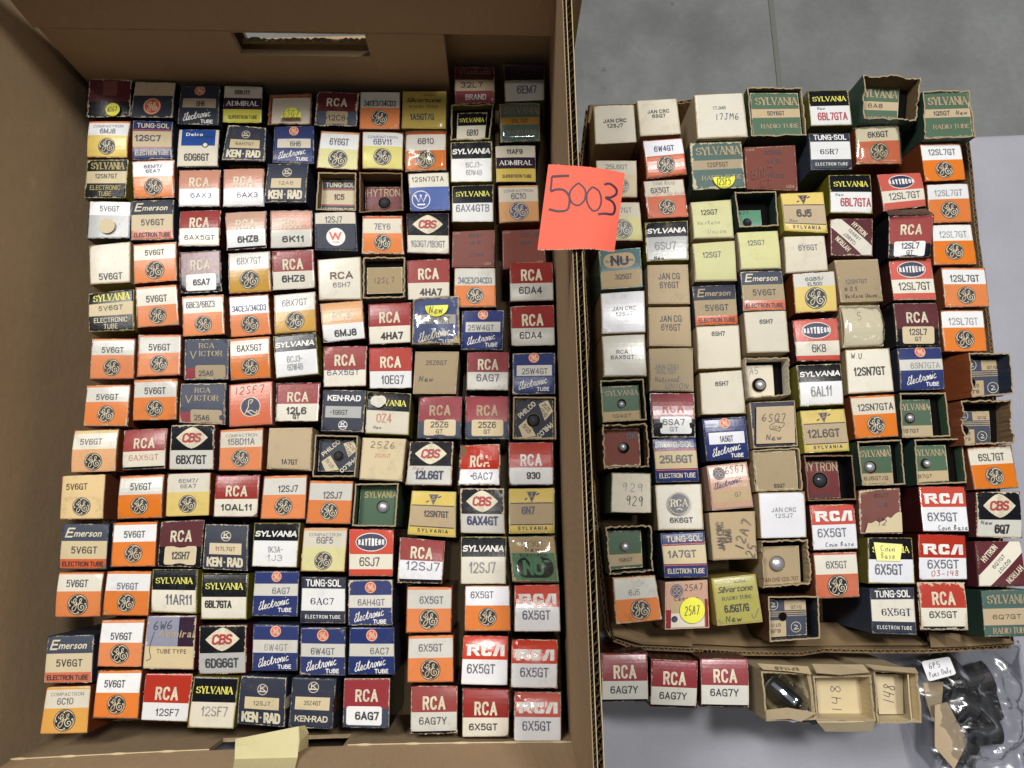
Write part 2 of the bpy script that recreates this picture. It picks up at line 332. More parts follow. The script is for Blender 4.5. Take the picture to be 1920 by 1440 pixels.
class Face:
    """a slightly bowed four-cornered sheet (a box end); print is laid on it in thin layers"""
    def __init__(s, c00, c10, c11, c01, bu=0.0, bv=0.0, rim=.0006, step=.00009):
        s.c = (c00, c10, c11, c01); s.bu, s.bv, s.rim = bu, bv, rim
        n = (c10 - c00).cross(c01 - c00).normalized()
        if n.z < 0: n = -n
        s.n = n; s.step = step
        s.W = ((c10 - c00).length + (c11 - c01).length) / 2; s.H = ((c01 - c00).length + (c11 - c10).length) / 2
        s.asp = s.H / s.W
        s.v, s.f, s.m, s.uv, s.mats = [], [], [], [], []
        s.layer = 1; s.dents = []
    def pt(s, u, v, off=0.0):
        a, b, c, d = s.c
        p = a * (1 - u) * (1 - v) + b * u * (1 - v) + c * u * v + d * (1 - u) * v
        z = s.bu * 4 * u * (1 - u) + s.bv * 4 * v * (1 - v)
        e = .03
        for q in (u, 1 - u, v, 1 - v):
            if q < e: z -= s.rim * (1 - q / e) ** 2
        for (du, dv, r, dp) in s.dents:
            q2 = ((u - du) ** 2 + (v - dv) ** 2) / (r * r)
            if q2 < 6: z -= dp * math.exp(-q2)
        return p + s.n * (z + off)
    def mi(s, mat):
        mat = M(mat)
        if mat not in s.mats: s.mats.append(mat)
        return s.mats.index(mat)
    def add(s, pts, faces, mat, layer=None):
        if layer is None: layer = s.layer
        b = len(s.v); i = s.mi(mat); off = layer * s.step
        for (u, v) in pts:
            s.v.append(s.pt(u, v, off)); s.uv.append((u, v))
        for f in faces:
            s.f.append(tuple(b + k for k in f)); s.m.append(i)
    def rect(s, u0, v0, u1, v1, mat, layer=None):
        us = sorted({u0, u1} | {g for g in GRID if u0 < g < u1}); vs = sorted({v0, v1} | {g for g in GRID if v0 < g < v1})
        pts = [(u, v) for v in vs for u in us]; n = len(us)
        s.add(pts, [(j * n + i, j * n + i + 1, (j + 1) * n + i + 1, (j + 1) * n + i) for j in range(len(vs) - 1) for i in range(n - 1)], mat, layer)
    def quad(s, q, mat, layer=None, n=5):
        pts = []
        gg = GRID; n = len(gg) - 1
        for b in gg:
            for a in gg:
                pts.append(tuple(q[0][k] * (1 - a) * (1 - b) + q[1][k] * a * (1 - b) + q[2][k] * a * b + q[3][k] * (1 - a) * b for k in (0, 1)))
        m = n + 1
        s.add(pts, [(j * m + i, j * m + i + 1, (j + 1) * m + i + 1, (j + 1) * m + i) for j in range(n) for i in range(n)], mat, layer)
    def fan(s, c, ring, mat, layer=None):
        n = len(ring); K = 4
        pts = [c] + [(c[0] + (r[0] - c[0]) * k / K, c[1] + (r[1] - c[1]) * k / K) for k in range(1, K + 1) for r in ring]
        fs = [(0, 1 + i, 1 + (i + 1) % n) for i in range(n)]
        for k in range(K - 1):
            b = 1 + k * n
            fs += [(b + i, b + n + i, b + n + (i + 1) % n, b + (i + 1) % n) for i in range(n)]
        s.add(pts, fs, mat, layer)
    def disc(s, u, v, r, mat, layer=None, ry=None, n=28, a0=0, a1=None):
        ry = r if ry is None else ry
        s.fan((u, v), [(u + r * s.asp * math.cos(6.28318 * i / n), v + ry * math.sin(6.28318 * i / n)) for i in range(n)], mat, layer)
    def ring(s, u, v, r0, r1, mat, layer=None, k=1.0, n=28):
        pts = []
        for i in range(n):
            a = 6.28318 * i / n
            for r in (r0, r1): pts.append((u + r * s.asp * math.cos(a), v + r * k * math.sin(a)))
        s.add(pts, [(2 * i, 2 * i + 1, (2 * i + 3) % (2 * n), (2 * i + 2) % (2 * n)) for i in range(n)], mat, layer)
    def rrect(s, u0, v0, u1, v1, r, mat, layer=None):
        ring = []
        for cx, cy, a in ((u1 - r, v1 - r, 0), (u0 + r, v1 - r, 90), (u0 + r, v0 + r, 180), (u1 - r, v0 + r, 270)):
            for k in range(4):
                t = R(a + k * 30); ring.append((cx + r * math.cos(t), cy + r * math.sin(t)))
        s.fan(((u0 + u1) / 2, (v0 + v1) / 2), ring, mat, layer)
    def stroke(s, pts, w, mat, layer=None, n=4, taper=False):
        """pts in (u, v); w in fractions of the height"""
        P = smooth(pts, n) if n > 1 else list(pts)
        if len(P) < 2: return
        A = s.asp; out = []
        for i, p in enumerate(P):
            q0 = P[max(0, i - 1)]; q1 = P[min(len(P) - 1, i + 1)]
            dx, dy = (q1[0] - q0[0]) / A, q1[1] - q0[1]
            l = math.hypot(dx, dy) or 1e-6
            ww = w * (.55 + .45 * math.sin(math.pi * i / (len(P) - 1))) if taper else w
            nx, ny = -dy / l * ww / 2, dx / l * ww / 2
            out += [(p[0] + nx * A, p[1] + ny), (p[0] - nx * A, p[1] - ny)]
        s.add(out, [(2 * i, 2 * i + 1, 2 * i + 3, 2 * i + 2) for i in range(len(P) - 1)], mat, layer)
    def _place(s, x, y, cu, cv, rot):
        # x,y in height units, y up, around the centre (cu, cv)
        c, sn = math.cos(R(rot)), math.sin(R(rot))
        X, Y = x * c - y * sn, x * sn + y * c
        return (cu + X * s.asp, cv - Y)
    def text(s, t, cu, cv, h, w, mat, weight=.0, shear=0, rot=0, layer=None, gap=.16, serif=False):
        """t centred on (cu, cv), cap height h (of the height), total width w (of the width)"""
        if not t: return
        if all(ch in GOTH or ch == ' ' for ch in t): return s.block(t, cu, cv, h, w, mat, weight, shear, rot, layer, gap, serif)
        y0, y1 = cap(weight); sc = 1.0 / (y1 - y0)
        items = []; x = 0
        for ch in t:
            if ch == ' ': x += .42; continue
            vs, fs, a, b = glyph(ch, weight)
            items.append((vs, fs, x - a * sc)); x += (b - a) * sc + gap
        tot = x - gap
        kx = (w / s.asp) / tot
        for vs, fs, ox in items:
            jy = rnd.uniform(-.01, .01) * h
            pts = []
            for (vx, vy) in vs:
                X = ((vx * sc + ox) - tot / 2) * kx; Y = ((vy - y0) * sc - .5) * h
                pts.append(s._place(X + Y * shear, Y + jy, cu, cv, rot))
            s.add(pts, fs, mat, layer if layer is not None else s.layer + 3)
        if serif:
            th = .075 * h
            for ch, (vs, fs, ox) in zip([c for c in t if c != ' '], items):
                xs = [((v[0] * sc + ox) - tot / 2) * kx for v in vs]
                a, b = min(xs), max(xs); wd = b - a
                bars = {'Y': [(.5, 0), (.12, 1), (.88, 1)], 'L': [(.2, 0), (.2, 1)], 'V': [(.12, 1), (.88, 1)], 'A': [(.1, 0), (.9, 0)], 'N': [(.15, 0), (.15, 1), (.85, 1)], 'I': [(.5, 0), (.5, 1)],
                        'R': [(.15, 0), (.9, 0)], 'D': [(.12, 0)], 'T': [(.5, 0)], 'E': [(.1, 0)], 'M': [(.1, 0), (.9, 0)], 'C': [], 'U': [(.12, 1), (.88, 1)], 'K': [(.15, 0), (.85, 0), (.15, 1), (.85, 1)],
                        '6': [], '1': [(.6, 0)], '7': [(.35, 0)], 'G': [], 'X': [(.12, 0), (.88, 0), (.12, 1), (.88, 1)], 'H': [(.1, 0), (.9, 0), (.1, 1), (.9, 1)]}.get(ch, [])
                sw = .17 * h
                for fx, top in bars:
                    X = a + fx * wd; Y = .5 * h - th if top else -.5 * h
                    P4 = [(X - sw, Y), (X + sw, Y), (X + sw, Y + th), (X - sw, Y + th)]
                    s.add([s._place(px + py * shear, py, cu, cv, rot) for px, py in P4], [(0, 1, 2, 3)], mat, (layer if layer is not None else s.layer + 3) + .5)
    def block(s, t, cu, cv, h, w, mat, weight, shear, rot, layer, gap, serif):
        th = min(.215, .125 + weight * 2.1)
        if h < .2: h *= 1.13
        if serif: th = max(th, .2)
        L = layer if layer is not None else s.layer + 3
        cells = []; x = 0
        for ch in t:
            if ch == ' ': x += .34; continue
            cells.append((ch, x)); x += GOTH[ch][0] + gap + .12
        tot = x - gap - .12
        W = w / s.asp; k = (W - th * h) / max(tot, .01)      # cell unit -> height units; the pen width stays even
        k = max(k, .02 * h)
        for ci, (ch, ox) in enumerate(cells):
            wd, strokes = GOTH[ch]; jy = rnd.uniform(-.012, .012) * h
            for si, (curved, pts) in enumerate(strokes):
                P = smooth(pts, 3) if curved else list(pts)
                Q = []
                for (a, b) in P:
                    X = (ox + a * wd - tot / 2) * k; Y = (b - .5) * h * (1 - th) + jy
                    Q.append((X, Y))
                n = len(Q); out = []
                for i in range(n):
                    a = Q[max(0, i - 1)]; b = Q[i]; c = Q[min(n - 1, i + 1)]
                    d1 = (b[0] - a[0], b[1] - a[1]); d2 = (c[0] - b[0], c[1] - b[1])
                    if i == 0: d1 = d2
                    if i == n - 1: d2 = d1
                    l1 = math.hypot(*d1) or 1e-9; l2 = math.hypot(*d2) or 1e-9
                    n1 = (-d1[1] / l1, d1[0] / l1); n2 = (-d2[1] / l2, d2[0] / l2)
                    m_ = (n1[0] + n2[0], n1[1] + n2[1]); lm = math.hypot(*m_) or 1e-9
                    m_ = (m_[0] / lm, m_[1] / lm); co_ = max(.55, m_[0] * n1[0] + m_[1] * n1[1])
                    tw = th * h / 2
                    if serif:
                        hor = (abs(d1[0]) / l1 + abs(d2[0]) / l2) / 2
                        up = d1[0] * d1[1] > 0 and abs(d1[0]) > .15 * l1
                        tw *= (1 - .62 * hor ** 1.5)
                        if not curved and up: tw *= .5
                        if ch == 'N' and abs(d1[0]) < .1 * l1: tw *= .5
                    e_ = 0
                    px, py = b
                    if i in (0, n - 1) and not curved:   # ends run half a pen width on
                        sg = -1 if i == 0 else 1; px += sg * d1[0] / l1 * th * h / 2; py += sg * d1[1] / l1 * th * h / 2
                    out += [(px + m_[0] * tw / co_, py + m_[1] * tw / co_), (px - m_[0] * tw / co_, py - m_[1] * tw / co_)]
                s.add([s._place(X + Y * shear, Y, cu, cv, rot) for X, Y in out], [(2 * i, 2 * i + 1, 2 * i + 3, 2 * i + 2) for i in range(n - 1)], mat, L + .12 * si)
            if serif:
                bars = {'Y': [(.5, 0), (.0, 1), (1, 1)], 'L': [(.1, 1)], 'V': [(0, 1), (1, 1)], 'A': [(0, 0), (1, 0)], 'N': [(0, 0), (0, 1), (1, 1)], 'I': [(.5, 0), (.5, 1)],
                        'R': [(.04, 0), (1, 0)], 'T': [(.5, 0)], 'M': [(0, 0), (1, 0)], 'U': [(0, 1), (1, 1)], 'K': [(.04, 0), (1, 0), (.04, 1), (1, 1)], 'D': [], '1': [(.72, 0)],
                        'X': [(0, 0), (1, 0), (0, 1), (1, 1)], 'H': [(0, 0), (1, 0), (0, 1), (1, 1)], 'P': [(.04, 0)], 'F': [(.04, 0)]}.get(ch, [])
                sw, sh = .13 * h, .07 * h
                for fx, top in bars:
                    X = (ox + fx * wd - tot / 2) * k; Y = (.5 * h - sh if top else -.5 * h) + jy
                    s.add([s._place(a + b * shear, b, cu, cv, rot) for a, b in ((X - sw, Y), (X + sw, Y), (X + sw, Y + sh), (X - sw, Y + sh))], [(0, 1, 2, 3)], mat, L + .5)
    def hand(s, t, cu, cv, h, w, mat='i_dark', lw=.018, rot=0, shear=0.1, layer=None, gap=.25, join=False):
        tot = sum((.45 if c in 'I1il.' else (.5 if c == ' ' else .8)) + (0 if join else gap) for c in t)
        kx = (w / s.asp) / tot; x = 0
        for c in t:
            cw = .45 if c in 'I1il.' else (.5 if c == ' ' else .8)
            for st in ST.get(c, []):
                pts = []
                jx, jy = (0, 0) if join else (rnd.uniform(-.04, .04), rnd.uniform(-.06, .06))
                for (a, b) in st:
                    X = ((x + (a + jx) * cw) - tot / 2) * kx; Y = (b + jy - .5) * h
                    pts.append(s._place(X + Y * shear, Y, cu, cv, rot))
                s.stroke(pts, lw, mat, layer if layer is not None else s.layer + 5, 3)
            x += cw + (0 if join else gap)
    def mesh(s, name):
        me = bpy.data.meshes.new(name)
        me.from_pydata([tuple(p) for p in s.v], [], s.f)
        for m in s.mats: me.materials.append(m)
        me.polygons.foreach_set('material_index', s.m)
        uvl = me.uv_layers.new(name='uv')
        for lp in me.loops: uvl.data[lp.index].uv = s.uv[lp.vertex_index]
        return me

def link(name, me, parent=None, wear=None, grime=None):
    o = bpy.data.objects.new(name, me); col.objects.link(o)
    if parent: o.parent = parent
    if wear is not None: o['wear'] = float(wear); o['grime'] = float(grime or 0)
    return o
def tag(o, label=None, cat=None, group=None, kind=None):
    if label: o['label'] = label
    if cat: o['category'] = cat
    if group: o['group'] = group
    if kind: o['kind'] = kind
    return o
# ------------------------------------------------------------------ the printed designs
def band(F, rows):
    v = 0
    for v1, c in rows:
        F.rect(0, v, 1, v1, c, 0); v = v1

def monogram(F, u, v, r, dark='i_black', lightc='i_cream', outline=True):
    L = F.layer
    F.disc(u, v, r * 1.03, dark, L)
    F.ring(u, v, r * .92, r * .955, lightc, L + 1)
    for a in (96, 186, 276, 6):
        cx, cy = .745 * math.cos(R(a)), .745 * math.sin(R(a))
        F.disc(u + cx * r * F.asp, v - cy * r, r * .085, lightc, L + 1.6, n=10)
        pts = [(cx, cy)] + [((.80 + min(1, k / 2.2) * .105) * math.cos(R(a - 5 - 9 * k)), (.80 + min(1, k / 2.2) * .105) * math.sin(R(a - 5 - 9 * k))) for k in range(7)]
        F.stroke([(u + x * r * F.asp, v - y * r) for x, y in pts], .075 * r, lightc, L + 1.5, n=2, taper=True)
    script_ge(F, u, v, r, lightc, .075)
def script_ge(F, u, v, r, lightc, w):
    L = F.layer + 2
    for k, P in enumerate(([(310, 350), (318, 388), (345, 408), (375, 404), (425, 380), (455, 320), (438, 280), (395, 292), (368, 345), (375, 410), (402, 455), (442, 450), (478, 380)],
              [(478, 380), (472, 470), (458, 550), (425, 630), (375, 672), (335, 650), (330, 590), (365, 530), (440, 490), (520, 450), (582, 405), (622, 345), (628, 288), (600, 275), (570, 312), (564, 370), (590, 415), (655, 430)],
              [(588, 422), (545, 462), (522, 532), (545, 610), (600, 652), (660, 642), (708, 590), (706, 530), (668, 498), (618, 505), (600, 548), (625, 582), (645, 562)])):
        F.stroke([(u + (x - 500) / 330 * r * F.asp, v + (y - 470) / 330 * r) for x, y in P], w * r * (1.1 if k == 2 else .9), lightc, L + .1 * k, n=3)

def s_ge(F, num, c='orange', w='white', split=.42, edge=.06, ec=None, nu=.5, nv=.27, nh=.13, nw=.5, lu=.5, lv=.72, lr=.205, i='i_dark', two=None, top=None, wt=.01, mono='i_black'):
    rows = [(edge, ec or c)] if edge else []
    band(F, rows + [(split, w), (1, c)])
    if top: F.text(top, .5, .16, .065, .74, 'i_grey', 0)
    if two:
        F.text(num, nu, .17, .085, nw, i, .02); F.text(two, nu, .30, .085, nw * .8, i, .02)
    else: F.text(num, nu, nv, nh, nw, i, wt)
    monogram(F, lu, lv, lr, dark=mono)

def s_rca(F, num, c='red', w='cream', split=.52, foot=0, tu=.5, tv=.36, th=.26, tw=.5, nu=.55, nv=.72, nh=.12, nw=.5, i='i_dark', wt=.01, two=None, l='i_cream'):
    band(F, [(split, c), (1 - foot, w)] + ([(1, 'black')] if foot else []))
    F.text('RCA', tu, tv, th, tw, l, .022, gap=.28)
    if two: F.text(num, nu, nv - .03, nh, nw, i, .045); F.text(two, nu, nv + .13, nh * .62, nw * .35, i, .045)
    else: F.text(num, nu, nv, nh, nw, i, wt)

def s_rcap(F, num, c='wine', d='black', p='cream', two=None, i='i_dark', x0=.14, y0=.56, x1=.88, y1=.96, l='i_cream', split=.6, wt=.02, nw=.42, nh=.14, nv=None):
    band(F, [(split, c), (1, d)])
    if l: F.text('RCA', .5, .34, .25, .5, l, .022, gap=.28)
    F.rrect(x0, y0, x1, y1, .05, p, 1)
    mv = nv or (y0 + y1) / 2
    if two: F.text(num, .5, mv - .07, .13, nw, i, .02); F.text(two, .5, mv + .09, .09, nw * .38, i, .02)
    else: F.text(num, .52, mv, nh, nw, i, wt)

def blockrca(F, u, v, h, w, mat):
    def q(pts):
        P = [(u + (x - .5) * w, v - (y - .5) * h) for x, y in pts]
        F.add(P, [tuple(range(len(P)))], mat, F.layer + 3)
    q([(.03, 0), (.135, 0), (.135, 1), (.03, 1)]); q([(0, .88), (.03, .88), (.03, 1), (0, 1)])
    q([(.135, 1), (.135, .74), (.24, .74), (.24, 1)]); q([(.24, 1), (.24, .44), (.34, .5), (.34, .88), (.31, 1)])
    q([(.165, .62), (.135, .44), (.24, .44), (.24, .62)]); q([(.175, .44), (.28, .0), (.385, .0), (.28, .44)])
    q([(.40, .15), (.45, 0), (.50, 0), (.50, 1), (.45, 1), (.40, .85)]); q([(.50, 1), (.50, .74), (.655, .74), (.67, .85), (.64, 1)])
    q([(.50, 0), (.50, .26), (.67, .26), (.67, .12), (.64, 0)]); q([(.57, .74), (.57, .60), (.67, .60), (.67, .74)]); q([(.57, .26), (.57, .38), (.67, .38), (.67, .26)])
    q([(.69, 0), (.80, 0), (.905, 1), (.80, 1)]); q([(.895, 0), (1, 0), (1, 1), (.895, 1)]); q([(.905, 1), (.88, .78), (.895, .78), (.895, 1)])

def s_rcan(F, num, split=.42, nu=.5, nv=.62, nh=.2, nw=.62, i='i_grey', extra=None, red='glossred', lv=.26):
    band(F, [(split, red), (1, 'glosswhite')])
    blockrca(F, .5, lv, .23, .86, 'i_white')
    F.text(num, nu, nv, nh, nw, i, .012)
    if extra: F.hand(*extra)

def s_syl(F, num, w='white', split=.44, nu=.55, nv=.68, nh=.19, nw=.66, i='i_grey', wt=.01, lv=.26, lc='i_yellow', two=None, new=None, top='black', lw=.84):
    band(F, [(split, top), (1, w)])
    F.text('SYLVANIA', .5, lv, .13, lw, lc, .025, gap=.08, serif=True)
    F.text(num, nu, nv, nh, nw, i, wt)
    if new: F.hand('New', new[0], new[1], .07, .2, 'i_blue', .012)

def s_sylw(F, num, w='white', split=.4, nu=.55, nv=.6, nh=.14, nw=.4, i='i_pale', two=None, lv=.24, lw=.94, new=False, foot=None):
    band(F, [(split, 'black'), (.985 if foot else 1, w)] + ([(1, foot)] if foot else []))
    F.text('SYLVANIA', .5, lv, .12, lw, 'i_white', .05, shear=.18, gap=.05)
    if two: F.text(num, nu, nv, nh, nw, i, .01); F.text(two, nu, nv + .19, nh, nw, i, .01)
    else: F.text(num, nu, nv + .05, nh, nw, i, .01)
    if new: F.hand('New', .3, .94, .09, .26, 'i_black', .016)

def s_sylt(F, num, tan='buff', d='black', g='i_gold', wide=.55):
    band(F, [(.30, d), (.62, tan), (1, d)])
    F.text('SYLVANIA', .52, .16, .17, .84, 'i_yellow' if g == 'i_cream' else g, .02, gap=.08, serif=True)
    F.text(num, .5, .43, .11, wide, 'i_dark', .01, gap=.2)
    F.text('ELECTRONIC', .5, .74, .11, .76, g, .005, gap=.14); F.text('TUBE', .5, .9, .11, .32, g, .005)

def s_sylg(F, num, c='green', tan='tan', i='i_dark', g='i_tan', nu=.5, nw=.42, extra=None, b=(.38, .58), lh=.17, rt='RADIO TUBE', rv=.78, rh=.09):
    band(F, [(b[0], c), (b[1], tan), (1, c)])
    F.text('SYLVANIA', .53, .20, lh, .88, g, .02, gap=.08, serif=True)
    F.text(num, nu, (b[0] + b[1]) / 2, .09, nw, i, .01)
    F.text(rt, .56, rv, rh, .78, g, .03, gap=.1, serif=True)
    if extra: F.hand(*extra)

def s_syly(F, num, i='i_dark', nh=.14, nw=.6, nu=.5, nv=.52, wt=.03, new=False, tan='tan'):
    band(F, [(.33, 'yellow'), (.82, tan), (1, 'yellow')])
    F.rect(.02, .32, .98, .345, 'i_dark', 1); F.rect(.02, .805, .98, .83, 'i_dark', 1)
    a = F.asp
    F.quad([(.5 - .12 * a, .07), (.5 + .12 * a, .07), (.505, .31), (.495, .31)], 'i_navy', 2)
    F.stroke([(.5 - .10 * a, .085), (.5 + .10 * a, .085), (.5, .285), (.5 - .10 * a, .085)], .012, 'i_tan', 3, n=1)
    F.text('S', .5, .155, .09, .07, 'i_tan', .02, shear=.2, layer=4)
    F.stroke([(.34, .26), (.40, .22)], .03, 'i_navy', 2, n=1); F.stroke([(.60, .15), (.67, .11)], .03, 'i_navy', 2, n=1)
    F.text(num, nu, nv, nh, nw, i, wt); F.text('SYLVANIA', .52, .9, .075, .66, 'i_navy', .03, gap=.5)
    if new: F.hand('New', .22, .74, .08, .2, 'i_grey', .012)

def kcircle(F, u, v, r, light='i_cream'):
    F.disc(u, v, r, light, 1); F.disc(u, v, r * .87, 'i_navy', 2)
    F.text('K', u, v - r * .22, r * .85, r * 1.0 * F.asp, light, .03, layer=3)
    F.quad([(u - r * .82 * F.asp, v + r * .22), (u + r * .82 * F.asp, v + r * .22), (u + r * .74 * F.asp, v + r * .45), (u - r * .74 * F.asp, v + r * .45)], light, 3, 2)

def s_ken(F, num, low='KEN-RAD', style=0, c='navy', i='i_dark', extra=None, kh=.2):
    F.rect(0, 0, 1, 1, c, 0)
    if style == 0:
        kcircle(F, .5, .25, .115)
        F.rect(.13, .41, .87, .66, 'buff', 1); F.text(num, .5, .535, .08, .36 if len(num) < 6 else .46, i, .005, layer=4)
        F.text('KEN', .26, .83, kh, .36, 'i_cream', .05, gap=.1, layer=4); F.text('RAD', .73, .83, kh, .36, 'i_cream', .05, gap=.1, layer=4)
        F.disc(.49, .83, .02, 'i_cream', 3, n=10)
    elif style == 1:
        F.text('KEN·RAD', .5, .2, .13, .8, 'i_white', .04, gap=.12)
        F.rect(.07, .40, .93, .68, 'grey', 1); F.text('-' + num, .4, .55, .11, .42, i, .01, layer=4)
        kcircle(F, .51, .86, .11, 'i_white')
    else:
        kcircle(F, .5, .18, .115); F.rect(.1, .38, .9, .64, 'buff', 1); F.text(num, .5, .5, .08, .4, i, .005, layer=4)
        F.text('KEN·RAD', .5, .82, .11, .76, 'i_cream', .035, gap=.1)
    if extra: F.hand(*extra)

def escript(F, u, v, h, w, mat, rot=10):
    F.hand('Electronic', u, v, h * .8, w, mat, .017, rot, .35, join=True)

def s_gb(F, num, nu=.55, nw=.4, full=False, i='i_grey', c='blue', band_=(.27, .5), cv=.13, cr=.12, ev=.7, patch='oldwhite'):
    F.rect(0, 0, 1, 1, c, 0)
    if full: F.rect(0, band_[0], 1, band_[1], patch, 1)
    else: F.rect(.09, band_[0], .93, band_[1], patch, 1)
    F.text(num, nu, (band_[0] + band_[1]) / 2 + .02, .13, nw, i, .01, layer=4)
    if cv is not None:
        F.disc(.5, cv, cr, 'i_orange', 2)
        F.ring(.5, cv, cr * .82, cr * .93, 'i_cream', 3)
        script_ge(F, .5, cv, cr * .9, 'i_cream', .12)
    if ev is not None:
        escript(F, .48, ev - .01, .22, .70, 'i_white', 13); F.text('TUBE', .72, ev + .145, .085, .3, 'i_white', .035)

def s_tsol(F, num, st=0, nu=.5, nw=.6, i='i_dark', nh=.15, c='blue'):
    if st == 0:
        F.rect(0, 0, 1, 1, c, 0); F.rect(0, .29, 1, .70, 'buff', 1); F.rect(0, .25, 1, .27, 'i_orange', 1); F.rect(0, .72, 1, .74, 'i_orange', 1)
        F.text('TUNG·SOL', .52, .14, .12, .82, 'i_cream', .02); F.text(num, nu, .48, nh, nw, i, .035, gap=.14, layer=4)
        F.text('ELECTRON TUBE', .5, .86, .10, .86, 'i_cream', .01, gap=.14)
    else:
        F.rect(0, 0, 1, 1, 'navy', 0); F.rect(0, .25, 1, .74, 'white' if st == 1 else 'cream', 1)
        F.text('TUNG·SOL', .5, .125, .14, .82, 'i_white', .02); F.text(num, nu, .53, nh, nw, 'i_navy', .03, gap=.22, layer=4, serif=True)
        F.text('ELECTRON TUBE', .5, .87, .07, .8, 'i_white', .005, gap=.35)

def s_em(F, num, top='navy', low='orange2', i='i_dark', mid='buff', b=(.38, .78), g='i_cream'):
    band(F, [(b[0], top), (b[1], mid), (1, low)])
    F.text('E', .18, b[0] * .5, .22, .17, g, .02, shear=.25); F.text('merson', .58, b[0] * .55, .15, .6, g, .02, shear=.25, gap=.08)
    F.text(num, .52, (b[0] + b[1]) / 2, .14, .56, i, .012, gap=.2); F.text('ELECTRON TUBE', .5, .89, .10, .88, 'i_dark', .03, gap=.16)

def s_cbs(F, num, w='oldwhite', split=.57, nw=.66, i='i_black', nu=.5, wt=.02, nv=.78, extra=None, nh=.18):
    band(F, [(split, 'black'), (1, w)])
    top = []; n = 10
    for k in range(n + 1):
        t = k / n; top.append((.13 + .74 * t, split * .5 - split * .43 * (1 - abs(2 * t - 1) ** 1.5)))
    ring = top + [(x, split - y) for x, y in reversed(top[1:-1])]
    F.fan((.5, split * .5), ring, 'i_cream', 1)
    F.text('CBS', .5, split * .5, .22, .44, 'i_red', .05, shear=.15, gap=.06)
    F.text(num, nu, nv, nh, nw, i, wt)
    if extra: F.hand(*extra)

def s_ray(F, num, rows=(.46, .84), nw=.5, i='i_dark', nu=.55, c='redor', foot=.02):
    band(F, [(rows[0], c), (rows[1], 'cream'), (1, c)])
    F.disc(.5, rows[0] * .52, .34, 'i_white', 1, ry=.2, n=36); F.disc(.5, rows[0] * .52, .325, 'i_navy', 2, ry=.182, n=36)
    x = .235
    for ch, hh in zip('RAYTHEON', (.10, .115, .13, .145, .145, .13, .115, .10)):
        F.text(ch, x, rows[0] * .52, hh, .055, 'i_white', .04, layer=5); x += .0765
    F.text(num, nu, (rows[0] + rows[1]) / 2, .17, nw, i, 0, gap=.1)

def s_hy(F, num, flip=1, c='maroon'):
    F.rect(0, 0, 1, 1, c, 0)
    if flip > 0: q = [(0, 0), (.28, 0), (1, .72), (1, 1)]; q = [(0, 0), (.24, 0), (1, .76), (1, 1)]; q2 = [(0, .24), (0, 0), (1, 1), (.76, 1)]; rot = -45
    else: q = [(.76, 0), (1, 0), (0, 1), (0, .76)]; q2 = [(1, 0), (1, .24), (.24, 1), (0, 1)]; rot = 45
    F.quad(q, 'cream', 1); F.quad(q2, 'cream', 1)
    if flip > 0:
        F.stroke([(.0, .0), (1, 1)], .008, 'i_dark', 4, n=1)
        F.text('HYTRON', .68, .30, .12, .44, 'i_cream', .02, rot=rot); F.text('HYTRON', .28, .70, .12, .44, 'i_cream', .02, rot=rot + 180)
        F.text(num, .56, .45, .075, .38, 'i_dark', .005, rot=rot, layer=5); F.text(num, .45, .56, .08, .38, 'i_dark', .005, rot=rot + 180, layer=5)
    else:
        F.stroke([(1, 0), (0, 1)], .008, 'i_dark', 4, n=1)
        F.text('HYTRON', .26, .27, .12, .46, 'i_cream', .02, rot=rot); F.text('HYTRON', .78, .74, .12, .46, 'i_cream', .02, rot=rot + 180)
        F.text(num, .45, .45, .075, .38, 'i_dark', .005, rot=rot, layer=5); F.text(num, .56, .56, .075, .38, 'i_dark', .005, rot=rot + 180, layer=5)

def s_plain(F, c='bone', lines=(), hands=()):
    F.rect(0, 0, 1, 1, c, 0)
    for (t, u, v, h, w, i, wt) in lines: F.text(t, u, v, h, w, i, wt)
    for hd in hands: F.hand(*hd)
def s_jan(F, a, b, c='bone', u=.5, v=.42, i='i_black', w1=.58, w2=.4, h=.09, hands=(), wt=.035, dv=.13):
    F.rect(0, 0, 1, 1, c, 0)
    F.text(a, u, v, h, w1, i, wt, gap=.2); F.text(b, u, v + dv, h, w2, i, wt, gap=.2)
    for hd in hands: F.hand(*hd)
def s_west(F, num):
    band(F, [(.38, 'cream'), (1, 'periw')]); F.text(num, .48, .17, .12, .8, 'i_dark', 0, gap=.22)
    F.ring(.28, .71, .215, .235, 'i_white', 1)
    F.stroke([(.14, .61), (.22, .77), (.28, .62), (.34, .77), (.42, .61)], .03, 'i_white', 2, n=1)
    for x in (.14, .28, .42): F.disc(x, .61, .03, 'i_white', 2.5, n=10)
    F.rect(.18, .82, .38, .86, 'i_white', 2)
def s_w(F, num):
    band(F, [(.31, 'bone'), (1, 'navy')]); F.text(num, .46, .2, .15, .42, 'i_dark', 0, gap=.14)
    F.disc(.5, .66, .235, 'i_white', 1); F.text('W', .49, .64, .2, .3, 'i_orange', .05); F.rect(.42, .79, .57, .81, 'i_orange', 2)
def s_delco(F, num):
    F.rect(0, 0, 1, 1, 'bone', 0); F.rect(.08, 0, .92, .46, 'royal', 1)
    F.text('Delco', .40, .15, .09, .42, 'i_white', .03, serif=True); F.text('Radio', .66, .21, .08, .42, 'i_navy', .03)
    F.disc(.68, .44, .078, 'i_black', 2); F.disc(.68, .44, .052, 'i_white', 3); F.text(num, .48, .77, .17, .62, 'i_black', .015, gap=.2)
